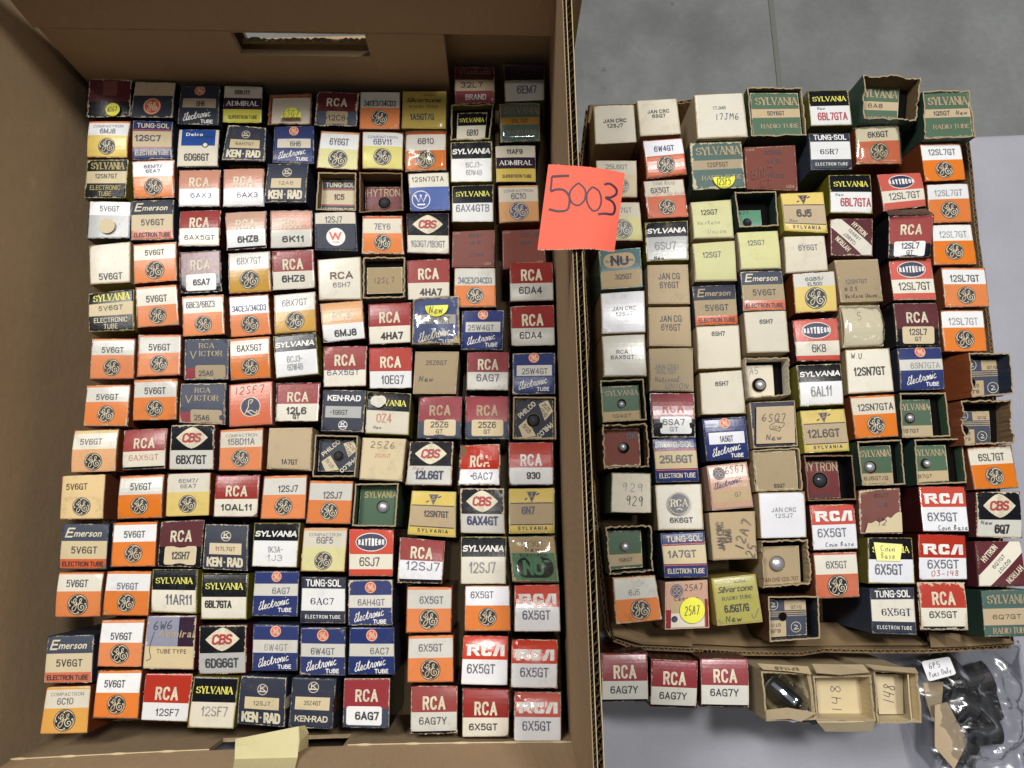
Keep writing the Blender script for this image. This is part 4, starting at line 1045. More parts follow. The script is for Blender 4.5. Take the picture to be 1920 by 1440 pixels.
LEFT = [
 [  # column one
  D('A', (75,115,415,120,400,415,50,425), 'rcap', '', c='maroon', d='black', p='brick', x0=.34, y0=.05, x1=.68, y1=.45, l=None, o=dict(side='black', wear=1.6, dots=[(.62, .84, .17, 'sticker', ('6SG7',), 0)]), lk='dark maroon box with yellow sticker scrap'),
  D('A', (70,455,405,455,375,745,45,740), 'ge', '6MJ8', 'yellow', top='COMPACTRON', ec='orange', nv=.3, nw=.38, i='i_grey', lr=.22, o=dict(bow=.0015), lk=YW),
  D('A', (50,755,385,755,365,1065,30,1065), 'sylt', '12SN7GT', o=dict(wear=1.1), lk='worn black box with tan stripe'),
  D('A', (70,1085,405,1090,395,1385,55,1390), 'ge', '5V6GT', 'grey', split=.38, nv=.2, nh=.14, nw=.48, lr=.001, i='i_grey', edge=0, o=dict(side='black', dots=[(.48, .70, .2, 'buff', None, 0)]), lk='white and grey box with a pale dot'),
  D('D', (70,85,405,55,400,380,75,395), 'plain', 'cream', [('5V6GT', .52, .84, .15, .6, 'i_dark', .01)], o=dict(wear=1.1, grime=.3), lk='plain cream box with number near edge'),
  D('D', (65,470,430,430,430,760,70,775), 'sylt', '5V6GT', g='i_cream', o=dict(), lk='clean black box with tan stripe'),
  D('D', (100,825,445,825,425,1145,70,1150), 'ge', '5V6GT', nv=.29, nw=.52, w='oldwhite', lv=.73, o=dict(grime=.3)),
  D('D', (55,1195,405,1190,381,1524,25,1524), 'ge', '5V6GT', nv=.3, nw=.52, lv=.72, w='oldwhite', o=dict(lift=.001)),
  D('G', (205,195,570,185,540,525,175,535), 'ge', '5V6GT', 'peach', w='cream', nv=.28, nw=.5, nu=.42, lv=.76, i='i_grey', edge=.08, ec='faded', split=.46, o=dict(bow=.0018, grime=.5), lk='faded peach box with round monogram'),
  D('G', (110,560,465,545,440,905,85,910), 'ge', '5V6GT', 'faded', w='faded', nu=.36, nv=.26, nw=.5, lv=.72, edge=0, o=dict(grime=.7), lk='stained cream box with round monogram'),
  D('G', (120,940,490,940,460,1305,75,1305), 'em', '5V6GT', top='slate', o=dict(lift=-.0008)),
  D('J', (255,50,620,50,585,410,215,415), 'ge', '5V6GT', w='cream', edge=.04, nu=.45, nv=.24, nw=.49, nh=.15, lr=.235, o=dict(bow=.0016)),
  D('J', (165,560,540,550,520,935,130,940), 'em', '5V6GT', top='slate', i='i_dark', o=dict()),
  D('J', (155,965,515,955,485,1335,100,1345), 'ge', '6C10', 'amber', w='bone', top='COMPACTRON', nv=.31, nw=.36, nu=.47, lr=.235, lv=.72, split=.46, i='i_grey', lk='amber and white box with round monogram'),
 ], [
  D('A', (440,140,765,145,735,425,395,425), 'gb', '', band_=(.0, .40), cv=.70, cr=.23, ev=None, c='navy', full=True, patch='tan', o=dict(wear=1.5), lk='navy and tan box with orange roundel'),
  D('A', (420,450,740,455,735,755,415,765), 'ts', '12SC7', nu=.4, nw=.66, i='i_blue'),
  D('A', (415,775,750,758,748,1055,425,1070), 'ge', '6EM7/', edge=.03, two='6EA7', nw=.44, i='i_blue', lr=.23, split=.44),
  D('A', (405,1085,745,1072,745,1395,405,1405), 'em', '5V6GT', o=dict(wear=1.1)),
  D('D', (420,75,770,55,775,365,425,390), 'ge', '5V6GT', w='cream', nv=.24, nw=.46, lr=.23, lv=.70, edge=.04, o=dict(lift=.001)),
  D('D', (440,420,770,392,785,715,450,740), 'ge', '5V6GT', w='cream', nv=.32, nw=.52, nh=.15, split=.48, lv=.74, i='i_dark', o=dict(lift=-.001)),
  D('D', (465,795,805,790,795,1115,450,1130), 'ge', '5V6GT', w='oldwhite', nv=.31, nw=.52, nh=.15, lv=.72, split=.45, o=dict(grime=.5)),
  D('D', (430,1150,780,1140,770,1470,411,1475), 'ge', '5V6GT', w='oldwhite', nv=.28, nw=.5, nh=.15, lv=.72, split=.44, o=dict(grime=.5)),
  D('G', (600,195,955,180,940,505,585,520), 'rca', '6AX5GT', c='red', w='bone', foot=.06, split=.56, nw=.7, nh=.13, i='i_pink', nu=.5, o=dict(bow=.0012)),
  D('G', (570,560,925,545,910,895,550,905), 'ge', '5V6GT', w='oldwhite', nv=.27, nw=.49, nh=.15, split=.46, o=dict(grime=.4)),
  D('G', (515,930,870,920,855,1280,495,1285), 'ge', '5V6GT', nv=.28, nw=.49, nh=.14, split=.45, o=dict(grime=.2)),
  D('J', (635,45,995,45,970,405,595,400), 'ge', '5V6GT', nv=.34, nw=.48, nh=.14, split=.45, i='i_grey', o=dict(grime=.3)),
  D('J', (595,430,945,425,910,810,555,805), 'ge', '5V6GT', nv=.34, nw=.50, nh=.14, split=.48, o=dict(grime=.3)),
  D('J', (560,835,920,830,890,1220,520,1215), 'ge', '5V6GT', nv=.28, nu=.42, nw=.48, nh=.14, split=.47, o=dict(grime=.35, sides=[side_text(2, 'GE', 0, 0)])),
 ], [
  D('A', (800,170,1115,170,1105,490,770,480), 'gb', '6H6', band_=(.34, .58), cv=.13, cr=.13, ev=.78, patch='dimtan', c='navy', i='i_dark', nw=.22, lk=None),
  D('A', (780,515,1110,515,1100,820,770,825), 'delco', '6DG6GT', o=dict(bow=.0008)),
  D('A', (785,840,1120,838,1115,1135,780,1135), 'rca', '6AX3', c='salmon', w='white', foot=0, split=.54, i='i_blue', nw=.52, o=dict(bow=.0012), lk='salmon and white box with narrow letters'),  # red top paled, glare put into the colour
  D('A', (790,1165,1120,1155,1110,1450,780,1450), 'rca', '6AX5GT', c='red', w='cream', split=.52, nw=.76, nu=.52, nv=.78, th=.29),
  D('D', (785,140,1120,118,1130,455,790,470), 'rcap', '6SA7', p='oldwhite', wt=.04, split=.6),
  D('D', (810,490,1140,470,1150,790,815,810), 'ge', '6BE3/6BZ3', w='cream', nw=.72, nh=.15, nu=.44, nv=.22, split=.43, i='i_grey'),
  D('D', (830,830,1185,825,1180,1150,825,1155), 'vic', '25A6', o=dict(wear=1.2)),
  D('D', (800,1180,1160,1175,1156,1510,786,1495), 'vic', '25A6', o=dict(wear=1.2)),
  D('G', (980,155,1330,150,1315,510,955,510), 'cbs', '6BX7GT', w='oldwhite', nw=.7, i='i_black', o=dict(wear=1.4)),
  D('G', (945,540,1295,530,1285,875,930,885), 'ge', '6EM7/', 'yellow', w='bone', two='6EA7', edge=.0, nw=.46, i='i_grey', split=.44, lk=YW),
  D('G', (890,920,1250,905,1220,1290,860,1285), 'rcap', '12SH7', p='buff', d='black', c='maroon', split=.57, nw=.42, nh=.15),
  D('J', (1000,30,1365,30,1350,385,980,375), 'syl', '11AR11', w='cream', split=.48, nh=.24, nw=.6, nu=.62, nv=.7),
  D('J', (960,395,1355,395,1325,835,915,825), 'admp', '6W6', o=dict(wear=1.2)),
  D('J', (940,855,1325,860,1280,1250,900,1235), 'rca', '12SF7', c='brightred', w='white', split=.62, tv=.42, th=.28, nv=.82, nw=.5, i='i_dark', nh=.14),
 ], [
  D('A', (1145,170,1455,175,1445,465,1125,468), 'adm', '8BU11', top='COMPACTRON', w='bone'),
  D('A', (1170,480,1480,500,1470,775,1125,770), 'ken', '6AH7GT', kh=.22, o=dict(wear=1.6, sides=[side_text(2, 'KEN-RAD', .10, .8, 'i_tan', .12)]), lk='battered navy box with tan number panel'),
  D('A', (1140,835,1470,830,1465,1130,1130,1135), 'rca', '6AX3', c='salmon', w='white', split=.55, i='i_blue', nw=.52, nu=.6, o=dict(bow=.0012, grime=.3), lk='salmon and white box with narrow letters'),  # salmon here is red with the glare painted in
  D('D', (1150,-175,1482,-190,1482,105,1165,128), 'rca', '6HZ8', c='pink', w='white', foot=.05, split=.5, i='i_black', wt=.04, nw=.54, nv=.76, nh=.16, lk='pale pink and white box with narrow letters'),  # pink stands for red under painted lamp glare
  D('D', (1175,150,1510,130,1520,450,1180,470), 'ge', '6BX7GT', 'ochre', w='oldwhite', edge=.0, nw=.6, nh=.16, i='i_pale', nv=.22, lv=.7, lr=.23, split=.44, lk='ochre and white box with round monogram'),
  D('D', (1180,490,1500,470,1520,790,1195,815), 'ge', '34CE3/34CD3', edge=.02, nw=.88, nh=.14, nv=.32, i='i_blue', split=.46, lr=.215),
  D('D', (1185,830,1510,805,1520,1140,1195,1160), 'ge', '6AX5GT', w='cream', nw=.64, nh=.15, nv=.26, split=.43, lv=.73),
  D('D', (1180,1190,1530,1160,1533,1510,1183,1530), 'c', '12SF7', o=dict()),
  D('H', (-32,195,315,175,300,520,-42,520), 'ge', '15BD11A', top='COMPACTRON', w='bone', nw=.64, nh=.14, nv=.31, split=.45, i='i_grey'),
  D('H', (-67,555,290,550,270,890,-87,890), 'rca', '10AL11', w='cream', split=.58, tv=.39, nh=.14, nw=.72, i='i_black', wt=.04, nu=.52, nv=.78),
  D('H', (-147,940,200,945,190,1315,-172,1300), 'ken', '117L7GT', kh=.21, i='i_dark', o=dict(wear=1.2)),
  D('K', (-7,62,365,65,350,430,-15,430), 'syl', '6BL7GTA', w='cream', split=.52, nh=.15, nw=.6, nu=.38, nv=.68, i='i_black', wt=.03, lv=.28),
  D('K', (-27,480,355,470,345,860,-37,870), 'cbs', '6DG6GT', w='grey', nw=.72, i='i_dark', wt=.03, o=dict(wear=1.2, grime=.5)),
  D('K', (-72,880,290,890,245,1300,-122,1290), 'syl', '12SF7', w='bone', split=.5, nh=.2, nw=.6, i='i_pale', nu=.55, lv=.26),
 ], [
  D('B', (235,240,575,235,565,480,215,485), 'plain', 'bone', [], o=dict(open=.004, side='darkred', innerm='orange2', wear=1.5, ragged=.001, dots=[(.55, .78, .3, 'sticker', ('6SG7',), -1)]), lk='open orange box with half yellow dot'),
  D('B', (270,495,590,490,590,795,255,785), 'gb', '6H6', i='i_dark', nw=.27, band_=(.35, .6), cr=.125, cv=.14, ev=.76, patch='bone'),
  D('B', (220,790,545,785,530,1105,190,1105), 'ken', '12A6', kh=.22, i='i_grey', o=dict(wear=.9)),
  D('B', (240,1165,580,1160,575,1450,240,1462), 'rca', '6K11', c='salmon', w='oldwhite', split=.53, foot=.0, i='i_black', wt=.045, nw=.54, nv=.78, nh=.15, th=.28, o=dict(bow=.001), lk='salmon and white box with narrow letters'),  # red band paled to carry the lamp glare
  D('E', (250,130,590,120,600,425,255,440), 'rca', '6HZ8', c='red', w='cream', split=.54, foot=0, i='i_black', wt=.04, nw=.56, nv=.73, nh=.16, th=.28, nu=.5),
  D('E', (265,480,600,450,610,770,275,795), 'ge', '6BX7GT', 'ochre', w='oldwhite', edge=0, nw=.62, nh=.16, i='i_pale', nv=.24, lv=.72, lr=.23, split=.46, o=dict(grime=.6), lk='stained ochre and white box with round monogram'),
  D('E', (260,805,605,775,630,1110,285,1145), 'sylw', '6CJ3-', two='6DW4B', nh=.14, nw=.38, nu=.47, nv=.6, o=dict(bow=.0004, sides=[]), lk='black and white box with yellow sides'),
  D('E', (285,1175,640,1170,628,1485,278,1485), 'rca', '12L6', two='GT', c='red', w='cream', split=.54, nh=.17, nw=.48, i='i_black', nv=.75, nu=.48),
  D('H', (360,180,705,175,690,520,335,505), 'plain', 'tan', [('1A7GT', .52, .83, .11, .38, 'i_dark', .02)], o=dict(wear=1.2), lk='plain tan box with stamped number'),
  D('H', (315,560,665,550,645,905,285,905), 'ge', '12SJ7', w='oldwhite', nu=.58, nw=.46, nh=.14, nv=.31, split=.45),
  D('H', (240,930,610,930,580,1290,215,1280), 'sylw', '1K3A-', two='1J3', nw=.34, nu=.5, nv=.6, nh=.13, o=dict(bow=.0006)),
  D('K', (415,45,770,45,755,410,385,405), 'gb', '6AG7', full=True, nu=.62, nw=.4, band_=(.28, .55), cv=.12, ev=.72),
  D('K', (400,465,770,470,755,840,385,840), 'gb', '6W4GT', full=True, nu=.52, nw=.52, band_=(.32, .6), cv=.13, cr=.125, ev=.76, i='i_pale'),
  D('K', (305,870,675,885,655,1290,265,1260), 'ken', '12SJ7', kh=.22, o=dict(wear=1.0, sides=[side_text(1, 'KEN-RAD', .3, .2, 'i_cream', .1), side_text(2, 'KEN-RAD', .1, .8, 'i_tan', .1)])),
 ], [
  D('B', (610,215,945,225,930,495,590,495), 'rcap', '12C8', c='maroon', d='slate', p='dimtan', x0=.26, x1=.78, y0=.60, y1=.99, o=dict(wear=1.6)),
  D('B', (640,525,955,540,935,845,605,825), 'ge', '6Y6GT', 'paleyel', w='white', edge=.06, ec='peach', nw=.5, nh=.17, nv=.28, i='i_grey', lr=.235, lv=.74, split=.47, lk='pale yellow and white box with round monogram'),
  D('B', (620,860,925,860,920,1165,600,1160), 'ts', '1C5', c='slate', nw=.3, o=dict(open=.011, wear=1.6, side='sidebr', panel=(.04, .06, .96, .98), bow=-.001), lk='open box showing navy and tan inner flap'),
  D('B', (590,1180,920,1170,935,1485,595,1480), 'w', '12SJ7'),
  D('E', (615,200,960,175,965,515,625,520), 'plain', 'cream', [('6SH7', .55, .66, .11, .42, 'i_grey', .02), ('RCA', .55, .43, .16, .56, 'i_brown', .06)], o=dict(bow=.0003, wear=.5), lk='plain cream box with brown block letters'),
  D('E', (630,545,975,520,1000,830,660,860), 'rca', '6MJ8', c='peach', w='white', split=.58, i='i_black', wt=.04, nw=.54, nv=.82, nh=.16, th=.29, o=dict(bow=.0015), lk='peach and white box with narrow letters'),  # peach band: red with glare painted into it
  D('E', (660,885,1010,880,1005,1205,660,1215), 'rca', '6AX5GT', w='cream', split=.6, nw=.76, nv=.66, nu=.46, i='i_blue', th=.28),
  D('E', (660,1230,1005,1235,983,1570,638,1560), 'ken', '1G6GT', style=1, o=dict()),
  D('H', (720,230,1065,240,1045,570,700,570), 'phil', '25Z6', o=dict(open=.009, side='dimtan', innerm='navy', hole=(.52, .52, .16), tube=('glass', .96, 0, 0), tlab='silvery tube top through diagonal-striped flap, left of two', panel=(.06, .08, .97, .85), wear=1.2), lk='tan open box with navy diagonal flap'),
  D('H', (680,595,1030,600,1005,945,650,940), 'ge', '12SJ7', w='oldwhite', nu=.55, nw=.44, nh=.15, nv=.34, split=.46, i='i_dark'),
  D('H', (630,970,985,970,960,1325,605,1320), 'ge', '6GF5', 'paleyel', w='bone', top='COMPACTRON', edge=.07, ec='peach', nw=.38, nv=.29, nh=.14, i='i_grey', split=.45, lv=.76, lk='pale yellow box with round monogram'),
  D('K', (785,90,1140,95,1135,465,770,460), 'ts', '6AC7', st=1, nu=.48, nw=.54, nh=.14, o=dict(), lk='navy and white box with dark capitals'),
  D('K', (775,490,1140,495,1135,880,765,875), 'gb', '6W4GT', full=True, nu=.5, nw=.54, band_=(.34, .62), cv=.16, cr=.13, ev=.77),
  D('K', (710,890,1065,900,1035,1305,675,1290), 'ken', '35Z4GT', style=2, o=dict(sides=[side_text(1, 'KEN-RAD', .4, .2, 'i_brown', .1)])),
 ], [
  D('B', (950,215,1275,220,1270,525,945,520), 'ge', '34CE3/34CD3', w='oldwhite', edge=0, nw=.82, nh=.14, nv=.33, split=.44, o=dict(grime=.4)),
  D('B', (970,535,1300,540,1295,845,970,835), 'ge', '6BV11', 'lightyel', top='COMPACTRON', edge=.03, ec='paleyel', nw=.46, nh=.15, nv=.30, i='i_grey', lr=.22, lv=.7, o=dict(bow=.0016), lk='bright lemon and white box with round monogram'),
  D('B', (945,860,1290,860,1300,1165,945,1180), 'plain', 'wine', [('HYTRON', .5, .2, .26, .9, 'i_tan', 0), ('45Z5GT', .5, .93, .08, .5, 'i_dark', 0)], o=dict(open=.014, side='black', hole=(.52, .55, .19), tube=('glass', .98, 0, 0), tlab='dark glass tube top in brown flap hole, top of the tall carton', panel=(.08, .2, .94, .98)), lk='open dark box with maroon lettered flap'),
  D('B', (970,1205,1290,1205,1305,1510,965,1505), 'ge', '7EY6', 'orange', w='bone', ec='orange2', edge=.08, nw=.42, nh=.15, nv=.30, i='i_grey', split=.48, lr=.21, o=dict(wear=1.6, bow=.0016), lk='rubbed orange and white box with monogram'),
  D('E', (975,180,1310,175,1310,500,975,510), 'plain', 'kraftc', [], [('12SL7', .5, .5, .2, .6, 'i_dark', .018)], o=dict(open=.005, panel=(.07, .2, .93, .85), ragged=.0012, wear=1.4), lk='open kraft box with handwritten inner flap'),
  D('E', (1015,550,1365,540,1360,860,1020,875), 'rca', '4HA7', w='cream', split=.58, i='i_black', wt=.045, nw=.54, nv=.82, nh=.16, th=.28),
  D('E', (1020,895,1370,890,1368,1220,1025,1225), 'rca', '10EG7', c='brightred', w='white', split=.58, nw=.54, nv=.79, nh=.19, th=.28, wt=0),
  D('E', (1005,1240,1360,1260,1342,1595,993,1580), 'syl', '0Z4', w='bone', i='i_pink', nw=.36, nh=.22, nv=.64, nu=.42, split=.46, new=(.28, .86), o=dict(dots=[(.22, .24, .13, 'bone', None, 0), (.34, .22, .12, 'bone', None, 0), (.28, .27, .13, 'oldwhite', None, 0)]), lk='black and white box with torn white sticker'),
  D('H', (1100,255,1450,265,1415,605,1070,590), 'plain', 'buff', [('25Z6GT', .5, .42, .08, .38, 'i_pink', 0)], [('25Z6', .5, .16, .15, .62, 'i_brown', .016)], o=dict(wear=1.2, grime=.5), lk='plain buff box with handwritten number'),
  D('H', (1040,620,1390,615,1365,965,1015,960), 'plain', 'green', [('SYLVANIA', .55, .22, .15, .86, 'i_gold', .01)], o=dict(open=.012, side='darkgreen', innerm='green', board='board', hole=(.62, .52, .15), tube=('metal', .82, .02, .02), tlab='shiny cap of metal tube in green open box, left carton', panel=(.08, .04, .95, .98)), lk='open green box with metal tube cap'),
  D('H', (990,980,1355,980,1345,1360,985,1360), 'ray', '6SJ7', rows=(.54, .86), nw=.46, nu=.47, o=dict()),
  D('K', (1155,115,1514,110,1510,480,1150,480), 'gb', '6AH4GT', full=True, nu=.52, nw=.62, band_=(.34, .62), cv=.17, cr=.13, ev=.78, o=dict(wear=1.2)),
  D('K', (1165,490,1525,490,1530,870,1150,870), 'gb', '6AC7', full=True, nu=.68, nw=.42, band_=(.35, .62), cv=.17, cr=.13, ev=.79),
  D('K', (1120,890,1495,890,1485,1300,1105,1290), 'rcap', '6AG7', c='rose', d='slate', p='white', i='i_dark', x0=.07, x1=.84, y0=.56, y1=.94, nw=.52, wt=.04, nh=.15, o=dict(bow=.0004)),
 ], [
  D('C', (20,300,370,300,365,600,10,595), 'silv', '1A5GT/G'),
  D('C', (40,620,370,620,370,930,40,940), 'ge', '6B10', 'orange', w='paper', ec='orange2', edge=.08, nw=.4, nh=.14, nv=.26, split=.5, lr=.23, lv=.73, o=dict(wear=1.1, tape='tape')),
  D('C', (60,955,390,940,400,1245,80,1255), 'west', '12SN7GTA'),
  D('C', (50,1275,390,1270,395,1595,55,1585), 'cbs', '1G3GT/1B3GT', w='cream', nw=.84, nh=.15, i='i_pale', o=dict(wear=.5)),
  D('F', (50,285,395,270,400,600,60,605), 'rca', '4HA7', w='bone', split=.58, i='i_black', wt=.045, nw=.54, nv=.82, nh=.16, th=.28, c='red', o=dict(dz=-.002)),
  D('F', (105,590,470,570,480,960,90,960), 'gb', '25BQ6GT', c='dustyblue', patch='grey', band_=(.4, .6), cv=None, ev=.83, nw=.54, o=dict(dz=.006, wear=2.2, tape='tape', crumple=14, grime=.5, dots=[(.52, .22, .24, 'sticker', ('New',), 1)], bow=.003), lk='tape-wrapped crumpled blue box with yellow sticker'),
  D('F', (120,1010,470,1010,445,1350,100,1350), 'plain', 'kraftc', [('25Z6GT', .5, .26, .1, .5, 'i_dark', .01)], [('New', .3, .65, .13, .36, 'i_dark', .018)], lk='plain kraft box marked New by hand'),
  D('I', (190,15,540,10,530,355,175,350), 'rcap', '25Z6', two='GT', c='rose', d='slate', p='buff', l='i_tan', x0=.14, x1=.88, y0=.56, y1=.94),
  D('I', (120,370,470,370,455,725,85,720), 'cbs', '12L6GT', nw=.64, i='i_navy', wt=.035, o=dict(wear=1.4), extra=('New', .25, .62, .08, .28, 'i_pink', .014)),
  D('I', (135,760,490,770,485,1135,100,1110), 'syly', '12SN7GT', nu=.58, nw=.55, nh=.13),
  D('I', (40,1130,405,1160,380,1505,15,1495), 'rca', '12SJ7', w='paper', foot=.08, split=.5, th=.27, tv=.32, nw=.76, nh=.18, nv=.62, i='i_grey', c='red', o=dict(bow=.0012)),
  D('L', (180,170,545,170,535,535,170,540), 'ge', '6X5GT', w='oldwhite', edge=.06, nu=.55, nw=.54, nh=.15, nv=.29, i='i_grey', split=.48, lr=.22),
  D('L', (190,560,555,550,555,930,180,935), 'ge', '6X5GT', w='oldwhite', edge=.06, nu=.5, nw=.54, nh=.15, nv=.26, i='i_grey', split=.48, lr=.22, lv=.74),
  D('L', (210,955,590,955,585,1340,205,1350), 'rca', '6AG7Y', c='red', w='oldwhite', foot=.06, split=.54, tv=.35, th=.28, nu=.48, nv=.72, nw=.6, nh=.14),
 ], [
  D('C', (430,105,755,110,755,395,435,405), 'brand', '32L7'),
  D('C', (405,405,745,395,715,690,400,695), 'syl', '6B10', w='bone', i='i_dark', nw=.4, o=dict(open=.006, side='olive', innerm='olive', panel=(.14, .14, .86, .98), ragged=.0012, wear=1.6), lk='open yellow-sided box with tilted black flap'),
  D('C', (400,705,735,700,735,1020,400,1020), 'sylw', '6CJ3-', two='6DW4B', split=.42, nw=.4, nu=.56, nh=.12, nv=.58, foot='yellow', lk='black and white box with bold white letters'),
  D('C', (410,1050,745,1040,745,1340,410,1340), 'syl', '6AX4GTB', w='white', nw=.82, nh=.2, nv=.64, split=.5, i='i_grey', nu=.5, lv=.25),
  D('F', (415,60,755,45,750,345,410,345), 'mr', '6SS7', o=dict(wear=.5)),
  D('F', (430,350,760,348,765,660,425,665), 'ge', '34CE3/34CD3', w='oldwhite', edge=0, nw=.84, nh=.15, nv=.33, split=.46, i='i_grey', lr=.21, o=dict(grime=.4)),
  D('F', (490,690,830,685,820,1005,480,1000), 'gb', '25W4GT', nu=.46, nw=.64, band_=(.3, .56), cr=.13, cv=.11, ev=.74),
  D('F', (530,1015,870,1015,865,1325,525,1320), 'rca', '6AG7', c='rose', w='oldwhite', split=.54, foot=0, tv=.34, th=.29, nw=.55, nh=.17, nv=.69, i='i_grey', wt=.02, nu=.5, o=dict(grime=.8)),
  D('I', (560,10,910,10,910,355,555,355), 'rcap', '25Z6', two='GT', c='rose', d='slate', p='buff', l='i_tan', x0=.14, x1=.88, y0=.56, y1=.94),
  D('I', (520,400,840,390,840,720,500,720), 'rca', '6AC7', c='brightred', w='paper', split=.62, tv=.42, th=.29, nh=.16, nw=.5, nv=.79, nu=.58, i='i_grey', o=dict(wear=1.8, crumple=8), lk='crumpled bright red and white box'),
  D('I', (515,740,870,740,880,1105,520,1100), 'cbs', '6AX4GT', nw=.72, i='i_blue', wt=.04, nv=.72, o=dict(wear=1.6)),
  D('I', (525,1125,890,1125,885,1505,520,1505), 'sylw', '12SJ7', w='cream', nw=.6, nh=.24, nv=.6, nu=.48, i='i_pale', split=.42),
  D('L', (640,160,1000,160,1010,525,635,525), 'ge', '6X5GT', w='paper', edge=.02, nu=.38, nw=.52, nh=.14, nv=.20, i='i_grey', split=.44, lr=.205, lv=.70, c='orange'),
  D('L', (625,555,990,560,985,960,605,950), 'rcan', '6X5GT', nu=.42, split=.48, nv=.67, lv=.29),
  D('L', (620,975,1000,980,995,1365,615,1370), 'rca', '6X5GT', c='red', w='cream', split=.6, tv=.41, th=.28, nv=.79, nw=.62, nh=.13, nu=.45, wt=.03, i='i_dark'),
 ], [
  D('C', (820,90,1150,90,1150,375,830,385), 'syl', '6EM7', w='oldwhite', lc='i_dark', nw=.5, nh=.22, nv=.7, nu=.56, top='purple', lk='white box with very dark top band'),
  D('C', (785,400,1110,400,1115,700,795,705), 'sylg', '6SL7GT', c='aqua', tan='ochre', o=dict(tape='tape', wear=1.6), i='i_brown', lk='taped blue-green box with amber stripe'),
  D('C', (750,730,1080,725,1085,1030,760,1030), 'adm', '11AF9', w='bone', low='yellow'),
  D('C', (775,1050,1100,1045,1110,1340,785,1350), 'ge', '6C10', 'peach', w='bone', top='COMPACTRON', nw=.38, nh=.15, nv=.31, split=.46, lr=.245, i='i_grey', mono='i_blue', lk='peach box with faded blue monogram'),
  D('F', (810,50,1145,40,1160,330,815,360), 'mr', '12SL7GT', False, o=dict(wear=.5)),
  D('F', (865,310,1215,300,1225,610,870,620), 'rca', '6DA4', w='oldwhite', foot=.0, split=.56, tv=.35, th=.3, nh=.16, nw=.54, nv=.74, nu=.47, c='red', wt=.02, l='i_cream', o=dict(bow=.0016)),
  D('F', (870,650,1225,640,1235,965,880,970), 'rca', '6DA4', w='oldwhite', foot=.0, split=.57, tv=.37, th=.3, nh=.15, nw=.52, nv=.75, nu=.45, c='red', wt=.02, l='i_cream', o=dict(bow=.0016)),
  D('F', (890,1025,1235,1020,1235,1350,890,1355), 'gb', '25W4GT', nu=.52, nw=.62, band_=(.31, .57), cr=.13, cv=.12, ev=.75),
  D('I', (940,15,1280,15,1285,355,935,355), 'phil', '25Z6', o=dict(open=.004, side='dimtan', innerm='dimtan', hole=(.48, .55, .17), tube=('glass', .92, 0, 0), tlab='clear-topped tube through navy diagonal flap, by the carton wall', panel=(.06, .05, .94, .96), wear=1.2), lk='tan-rimmed open box with navy diagonal flap'),
  D('I', (900,380,1260,375,1265,720,905,720), 'rca', '930', c='brightred', w='white', split=.6, tv=.42, th=.28, nv=.79, nw=.32, nh=.15, wt=.04, i='i_dark', l='i_white', o=dict(tilt=(.0001, .0002), bow=.001)),
  D('I', (905,745,1270,740,1270,1100,905,1105), 'syly', '6N7', nu=.42, nw=.3, nh=.16, nv=.5, i='i_grey'),
  D('I', (900,1125,1270,1120,1305,1485,935,1485), 'nu', '', st=1, o=dict(tape='tape', wear=1.5, crumple=5), lk='taped green box with large NU letters'),
  D('L', (1030,155,1395,150,1405,530,1030,530), 'rcan', '6X5GT', split=.48, nv=.65, lv=.31, nu=.48, o=dict(bow=.0014, tilt=(0, -.0006))),
  D('L', (1010,585,1385,590,1380,980,1000,975), 'rcan', '6X5GT', split=.5, nv=.68, lv=.32, nu=.5, o=dict(bow=.0014, tilt=(0, -.0010))),
  D('L', (1030,1000,1410,1005,1410,1400,1025,1395), 'rcan', '6X5GT', split=.5, nv=.68, lv=.31, nu=.48, o=dict(bow=.0014, tilt=(0, -.0016))),
 ]]
